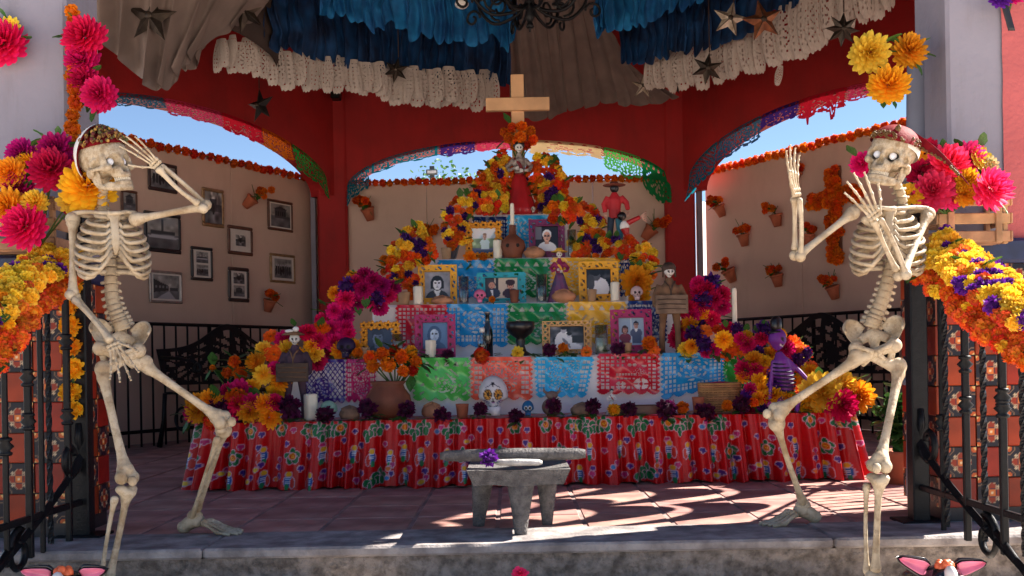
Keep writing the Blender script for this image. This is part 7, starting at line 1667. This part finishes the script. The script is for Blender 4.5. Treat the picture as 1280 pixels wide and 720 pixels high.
# tin stars
M_TIN = mat('tarnished_tin', (74, 64, 54), rough=.42, var=.4, scale=18, metal=.75, bump=.2, bscale=60, rgb2=(48, 40, 36)); M_TINL = mat('pale_tin', (200, 188, 170), rough=.4, var=.3, scale=18, metal=.4, rgb2=(130, 112, 92)); M_COPPER = mat('copper_tin', (150, 92, 60), rough=.4, var=.3, metal=.6, rgb2=(92, 54, 36))
def star(label, px, py, dpx, Y, m, n=5, rot=0.0, fat=.42, nudge=0.0, holes=True, cord=True):
    c = P(px, py, Y); r = L(dpx, Y) / 2; root = thing('tin_star', label, 'star', c, 'tin stars hanging under the roof'); mb = MB(); Rm = Matrix.Rotation(nudge, 3, 'Z') @ Matrix.Rotation(rot, 3, 'Y')
    V = []
    for i in range(2 * n):
        a = PI / 2 + i * PI / n; rr = r if i % 2 == 0 else r * fat; V.append(Rm @ Vector((rr * math.cos(a), 0, rr * math.sin(a))))
    V += [Rm @ Vector((0, -r * .32, 0)), Rm @ Vector((0, r * .32, 0))]; V = [c + v for v in V]; k = 2 * n
    Fc = [(i, (i + 1) % k, k) for i in range(k)] + [((i + 1) % k, i, k + 1) for i in range(k)]
    mb.add(V, Fc); mb.build('body', m, root, smooth=False)
    mb = MB()
    for i in range(n):                 # soldered ridge and a small glass boss on every point
        a = PI / 2 + i * 2 * PI / n; tip = c + Rm @ Vector((r * math.cos(a), 0, r * math.sin(a))); ap = c + Rm @ Vector((0, -r * .325, 0)); mb.tube([ap, tip], [r * .025, r * .012], 5)
    mb.ell(c + Rm @ Vector((0, -r * .31, 0)), (r * .15, r * .06, r * .15), 10, 6); mb.build('ridge', M_TIN, root)
    if cord: mb = MB(); mb.tube([V[0], V[0] + UP * max(.3, 3.6 - V[0].z)], .004, 4); mb.build('cord', M_ROOF, root)
star('largest dark tin star hanging in front of the grey voile point', 189, 22, 66, 5.6, M_TIN, 5, .1); star('dark tin star half hidden at the start of the lace', 306, 14, 58, 6.0, M_TIN, 6, .2); star('black five pointed star flat on the red wall', 326, 132, 44, 8.2, mat('black_tin', (40, 34, 34), rough=.5, var=.3, metal=.5), 5, -.1, .40, -.5)
star('small brown tin star in front of the long lace trim', 495, 88, 34, 7.0, M_TIN, 6, .2); star('pale tin star beside the copper one', 912, 24, 46, 6.4, M_TINL, 5, .25); star('copper coloured star next to the pale tin star', 953, 26, 54, 6.2, M_COPPER, 5, -.2, .44); star('tarnished star hanging in front of the lace below the copper star', 884, 86, 42, 6.8, M_TIN, 6, .15); star('dark many pointed star at the upper arch near the yellow flowers', 1053, 37, 44, 5.8, M_TIN, 8, .1, .5)
star('pale thin star at the edge of the grey voile', 804, 108, 34, 7.6, M_TINL, 5, .1, .32); star('tiny star high over the lace beside the tulle', 845, 110, 16, 8.0, M_TIN, 5, .1)
# chandelier
c = P(662, 6, 6.0); root = thing('chandelier', 'black wrought iron chandelier with curled arms under the kiosk roof', 'chandelier', c)
mb = MB(); mb.lathe([(0, -.11), (.016, -.10), (.030, -.07), (.018, -.04), (.036, 0), (.02, .05), (.014, .3), (.014, .8), (0, .8)], 16, Matrix.Translation(c)); mb.build('stem', M_IRON, root)
mb = MB(); mb.lathe([(.016, -.14), (.026, -.13), (.012, -.10)], 12, Matrix.Translation(c + UP * .0)); mb.tube([c - UP * .10, c - UP * .16], .008, 6); mb.build('finial', M_IRON, root)
for i in range(8):
    a = i * PI / 4 + .25; dx = Vector((math.cos(a), math.sin(a), 0)); mb = MB()
    pts = [c + UP * .02, c + dx * .10 - UP * .05, c + dx * .24 - UP * .07, c + dx * .34 + UP * .02, c + dx * .36 + UP * .10]; mb.tube([cat(pts, j / 16) for j in range(17)], .010, 6)
    mb.tube(spiral(c + dx * .21 + UP * .02, .075, .02, 1.25, -PI / 2, dx, UP, 18), .008, 5); mb.tube(spiral(c + dx * .40 - UP * .01, .055, .014, 1.2, PI, dx, -UP, 16), .008, 5); ar = mb.build('arm', M_IRON, root)
    mb = MB(); mb.lathe([(0, 0), (.035, .0), (.040, .012), (.018, .016), (.016, .10), (0, .10)], 12, Matrix.Translation(c + dx * .36 + UP * .10)); mb.build('candle_cup', M_IRON, ar)
# white spot lamp under the tulle
p = P(577, 5, 6.5); mb = MB(); mb.ell(p, (.045, .05, .03), 12, 8); tag(mb.build('white_bulb', M_HATW, None, loc=p), 'small white bulb among the brighter blue tulle', 'bulb')
p = P(420, 120, 9.7); mb = MB(); mb.box(p, (.09, .12, .07), None, 0, .01); mb.tube([p + Vector((0, .06, 0)), p + Vector((0, .3, .04))], .012, 6); tag(mb.build('speaker', M_BLK, None, loc=p, smooth=False), 'small black loudspeaker on the red wall under the lace', 'speaker')
# ------------------------------------------------------------------ stone metate with its roller, on the terrace edge
M_BASALT = mat('grey_basalt', (116, 112, 110), rough=.9, var=.3, scale=30, bump=1.0, bscale=130, rgb2=(84, 80, 80), grime=(.6, 90, 90, (52, 50, 50))); M_SUNSTRIP = mat('sunlit_slab_tone', (176, 172, 168), rough=.85, var=.25, scale=24, bump=.4, bscale=90)
Y0 = 3.68; c = P(648, 660, Y0); c.z = 0; root = thing('metate', 'three legged grey stone metate on the terrace edge before the altar', 'grinding stone', c)
zt = P(648, 583, Y0).z; zb = P(648, 603, Y0).z; w_ = L(126, Y0); x0 = P(585, 590, Y0).x; x1 = P(711, 590, Y0).x
mb = MB()
def slab(u, v): return Vector((lerp(x0, x1, u), lerp(Y0 - .12, Y0 + .26, v), zt - .016 * math.sin(PI * u) * math.sin(PI * v)))
mb.grid(slab, 24, 12); 
def bot(u, v): e = .012; return Vector((lerp(x0 + e * 2, x1 - e * 2, u), lerp(Y0 - .10, Y0 + .24, v), zb + .004 * math.sin(u * 9)))
mb.grid(bot, 24, 12); n0 = 0
def side(u, v):
    s = u * 4; k = int(min(3.999, s)); f = s - k; e = [(0, 0), (1, 0), (1, 1), (0, 1), (0, 0)]; a, b = e[k], e[k + 1]; uu, vv = lerp(a[0], b[0], f), lerp(a[1], b[1], f); return slab(uu, vv).lerp(bot(uu, vv), v)
mb.grid(side, 64, 4); mb.build('slab', M_BASALT, root)
def leg(pt, pb, w0, w1, Y, zb_=0.0):
    a, b = Vector((P(*pt, Y).x, Y, zb + .01)), Vector((P(*pb, Y).x, Y, 0)); mb = MB(); n = 10
    mb.tube([a.lerp(b, i / n) for i in range(n + 1)], [lerp(w0, w1, (i / n) ** .8) for i in range(n + 1)], 14, flat=.85); mb.build('leg', M_BASALT, root)
leg((651, 607), (651, 672), .053, .022, Y0 - .06); leg((604, 607), (598, 655), .048, .022, Y0 + .17); leg((684, 607), (684, 652), .046, .020, Y0 + .17)
a, b = P(550, 570, Y0 - .02), P(732, 567, Y0 - .04); mb = MB(); n = 20
mb.tube([a.lerp(b, i / n) for i in range(n + 1)], [.012] + [.019 + .005 * math.sin(PI * (i / n)) for i in range(1, n)] + [.015], 14)
o = mb.build('mano', M_BASALT, None, loc=(a + b) / 2); o.name = 'stone_roller'; tag(o, 'long tapering stone roller lying across the metate', 'stone roller')
a, b = P(619, 578, Y0 - .10), P(678, 578, Y0 - .10); mb = MB(); mb.tube([a, a.lerp(b, .08), a.lerp(b, .5), a.lerp(b, .92), b], [.006, .011, .013, .011, .006], 10); tag(mb.build('white_stone', M_SUNSTRIP, None, loc=(a + b) / 2), 'pale bar standing for the sunlit strip of the metate slab under the roller', 'stone')  # pale tone stands in for sunlight falling on the slab
loose_flower('violet flower with green stem tucked under the stone roller', None, 'ruffle', 'violet', P(611, 572, Y0 - .12), L(23, 3.6), (.1, -1, .3), 1, 4, name='carnation')
# ------------------------------------------------------------------ painted animals peeping over the lower edge of the frame
M_ABLK = mat('glossy_black_paint', (24, 22, 28), rough=.25, var=.2, coat=.4); M_AWHT = mat('glossy_white_paint', (226, 220, 216), rough=.3, var=.08); M_APNK = mat('pink_ear_paint', (222, 120, 150), rough=.4, var=.2, scale=12); M_AORG = mat('orange_ceramic_flower', (214, 96, 50), rough=.45, var=.25, scale=16)
def animal(label, pxl, pyl, pxc, pyc, pxr, pyr, Y):
    c = P(pxc, pyc, Y); base = Vector((c.x, Y + .03, GZ)); root = thing('animal_statue', label, 'animal statue', base); hz = c.z - .05
    mb = MB(); mb.ell((c.x, Y + .12, GZ + .075), (.075, .14, .06), 14, 9); mb.ell((c.x, Y - .0, hz - .005), (.062, .07, .052), 16, 10); mb.ell((c.x, Y - .06, hz - .022), (.036, .045, .030), 12, 8); mb.tube([(c.x, Y + .06, GZ + .09), (c.x, Y + .02, hz)], [.05, .045], 10)
    for sx in (-1, 1):
        for yy in (.03, .20): mb.tube([(c.x + sx * .045, Y + yy, GZ + .06), (c.x + sx * .048, Y + yy, GZ + .0)], [.024, .02], 8)
    mesh_obj('body', rel(remesh(mb, .007, 2), base, M_ABLK), M_ABLK, root)
    mb = MB(); mb.ell((c.x, Y - .098, hz - .020), (.022, .012, .017), 10, 6); mb.ell((c.x, Y - .055, hz + .02), (.018, .03, .035), 10, 6); mb.build('white_blaze', M_AWHT, root)
    for s in (-1, 1):
        mb = MB(); mb.ell((c.x + s * .030, Y - .058, hz + .012), (.012, .010, .014), 9, 6); mb.build('eye', M_AWHT, root)
    for sx, (ex, ey) in ((-1, (pxl, pyl)), (1, (pxr, pyr))):
        t = P(ex, ey, Y - .01); r0 = Vector((c.x + sx * .04, Y, hz + .03)); d = t - r0; per = Vector((-d.z, 0, d.x)).normalized(); mb = MB(); mc = MB()
        def ear(u, v, k, yo): w0 = k * (.9 - .0 * v) * (1 - v) ** .55 * min(1, .55 + v * 2.2); p = r0.lerp(t, v * (1 if k == 1 else .94)); return p + per * ((u - .5) * .075 * w0) + Vector((0, yo + .010 * (1 - abs(u - .5) * 2), 0))
        mb.grid(lambda u, v: ear(u, v, 1, 0), 8, 10, None, (0, .012, 0)); e = mb.build('ear', M_ABLK, root); mc.grid(lambda u, v: ear(u, .06 + v * .94, .70, -.006), 8, 10, None, (0, .004, 0)); mc.build('inner_ear', M_APNK, e)
    mb = MB()
    for i in range(9):
        a = i * 2 * PI / 8; rr = .017 if i < 8 else 0; mb.ell((c.x + rr * math.cos(a), Y - .015 + rr * .6 * math.sin(a) * .8, c.z - .005 + .006 * math.sin(a * 3)), (.013, .011, .015), 8, 6)
    mb.build('flower_crown', M_AORG, root)
animal('black and white painted animal statue with pink ears below the saluting skeleton', 24, 713, 82, 712, 134, 712, 2.95); animal('black and white painted animal statue with pink ears below the dancing skeleton', 1121, 697, 1178, 704, 1234, 703, 2.95)
p = P(650, 716, 2.95); root = thing('ceramic_flower_pot', 'small pot with a pink ceramic flower in front of the terrace step', 'flower pot', (p.x, 2.95, GZ))
mb = MB(); mb.lathe([(0, 0), (.035, 0), (.05, .07), (.055, .09), (.045, .09), (0, .07)], 16, Matrix.Translation((p.x, 2.95, GZ))); mb.build('pot', M_CLAY, root); mb = MB(); mb.tube([(p.x, 2.95, GZ + .07), (p.x, 2.95, p.z)], .004, 6); mb.build('stem', STEM, root); bloom(root, 'zinnia', 'rose', (p.x, 2.95, p.z), .055, (0, -.6, .8))
# leafy plant at the pillar
random.seed(81); b = P(1128, 600, 4.9); b.z = 0; root = thing('potted_plant', 'leafy green plant standing behind the white pillar and gate post', 'plant', b)
mb = MB(); mb.lathe([(0, 0), (.08, 0), (.11, .14), (.12, .16), (.10, .16), (0, .13)], 18, Matrix.Translation(b)); mb.build('pot', M_CLAY, root); st = MB()
for i in range(16):
    a = rnd(0, 6.28); rr = rnd(.03, .14); t = b + Vector((rr * math.cos(a), rr * math.sin(a), rnd(.28, .50))); pts = [b + UP * .13, b + Vector((rr * .4 * math.cos(a), rr * .4 * math.sin(a), .25)), t]; st.tube([cat(pts, j / 8) for j in range(9)], .004, 4)
    for j in range(11):
        q = cat(pts, rnd(.25, 1)); leaf(root, q, rnd(.06, .11), (rnd(-1, 1), rnd(-1, .4), rnd(-.5, .7)))
st.build('stem', STEM, root)
# beyond the wall: a leafy tree top and a small street sign
random.seed(91)
def tree(label, px, pytop, Y, rw):
    t = P(px, pytop, Y); b = Vector((t.x, Y, GZ)); root = thing('tree', label, 'tree', b); H_ = t.z - GZ; mb = MB(); mb.tube([b, b + Vector((.1, 0, H_ * .35)), b + Vector((-.05, 0, H_ * .7))], [.22, .16, .08], 8)
    for i in range(6): a = rnd(0, 6.28); mb.tube([b + UP * H_ * rnd(.35, .6), b + Vector((math.cos(a) * rw * .6, math.sin(a) * rw * .6, H_ * rnd(.65, .9)))], [.08, .03], 6)
    mb.build('trunk', M_ROOF, root); mb = MB(); src = LEAVES[0]; V0 = [v.co.copy() for v in src.vertices]; F0 = [tuple(p.vertices) for p in src.polygons]
    cl = [(Vector((rnd(-1, 1) * rw * .75, rnd(-1, 1) * rw * .75, H_ * rnd(.62, .93))), rnd(.3, .55)) for _ in range(16)]
    for i in range(6000):
        c_, r_ = random.choice(cl); d = Vector((random.gauss(0, 1), random.gauss(0, 1), random.gauss(0, 1))).normalized() * r_ * rnd(.5, 1.05); p = b + c_ + d; q = Quaternion(Vector((rnd(-1, 1), rnd(-1, 1), rnd(-1, 1))).normalized(), rnd(0, 6.28)); k = rnd(.045, .085); mb.add([p + q @ (v * k) for v in V0], F0)
    mb.build('crown', LEAF, root)
tree('green tree top showing over the wall behind the altar', 563, 222, 16.0, .8)
p = P(540, 208, 15.0); root = thing('street_sign', 'small dark street sign on a post beyond the wall, against the sky', 'sign', (p.x, 15.0, GZ)); M_SGN = mat('dark_sign', (52, 62, 66), rough=.5); mb = MB(); mb.box((p.x, 15.0, (p.z + GZ) / 2), (.07, .07, p.z - GZ)); mb.build('post', M_SGN, root, smooth=False); z = P(540, 216, 15).z
mb = MB(); mb.box((p.x, 14.95, z), (.17, .04, .08), None, 0, .008); mb.build('plate', M_SGN, root, smooth=False)
mb = MB(); mb.box((p.x, 14.925, z), (.13, .01, .04)); mb.build('panel', mat('pale_sign', (190, 196, 196), rough=.5), root, smooth=False)
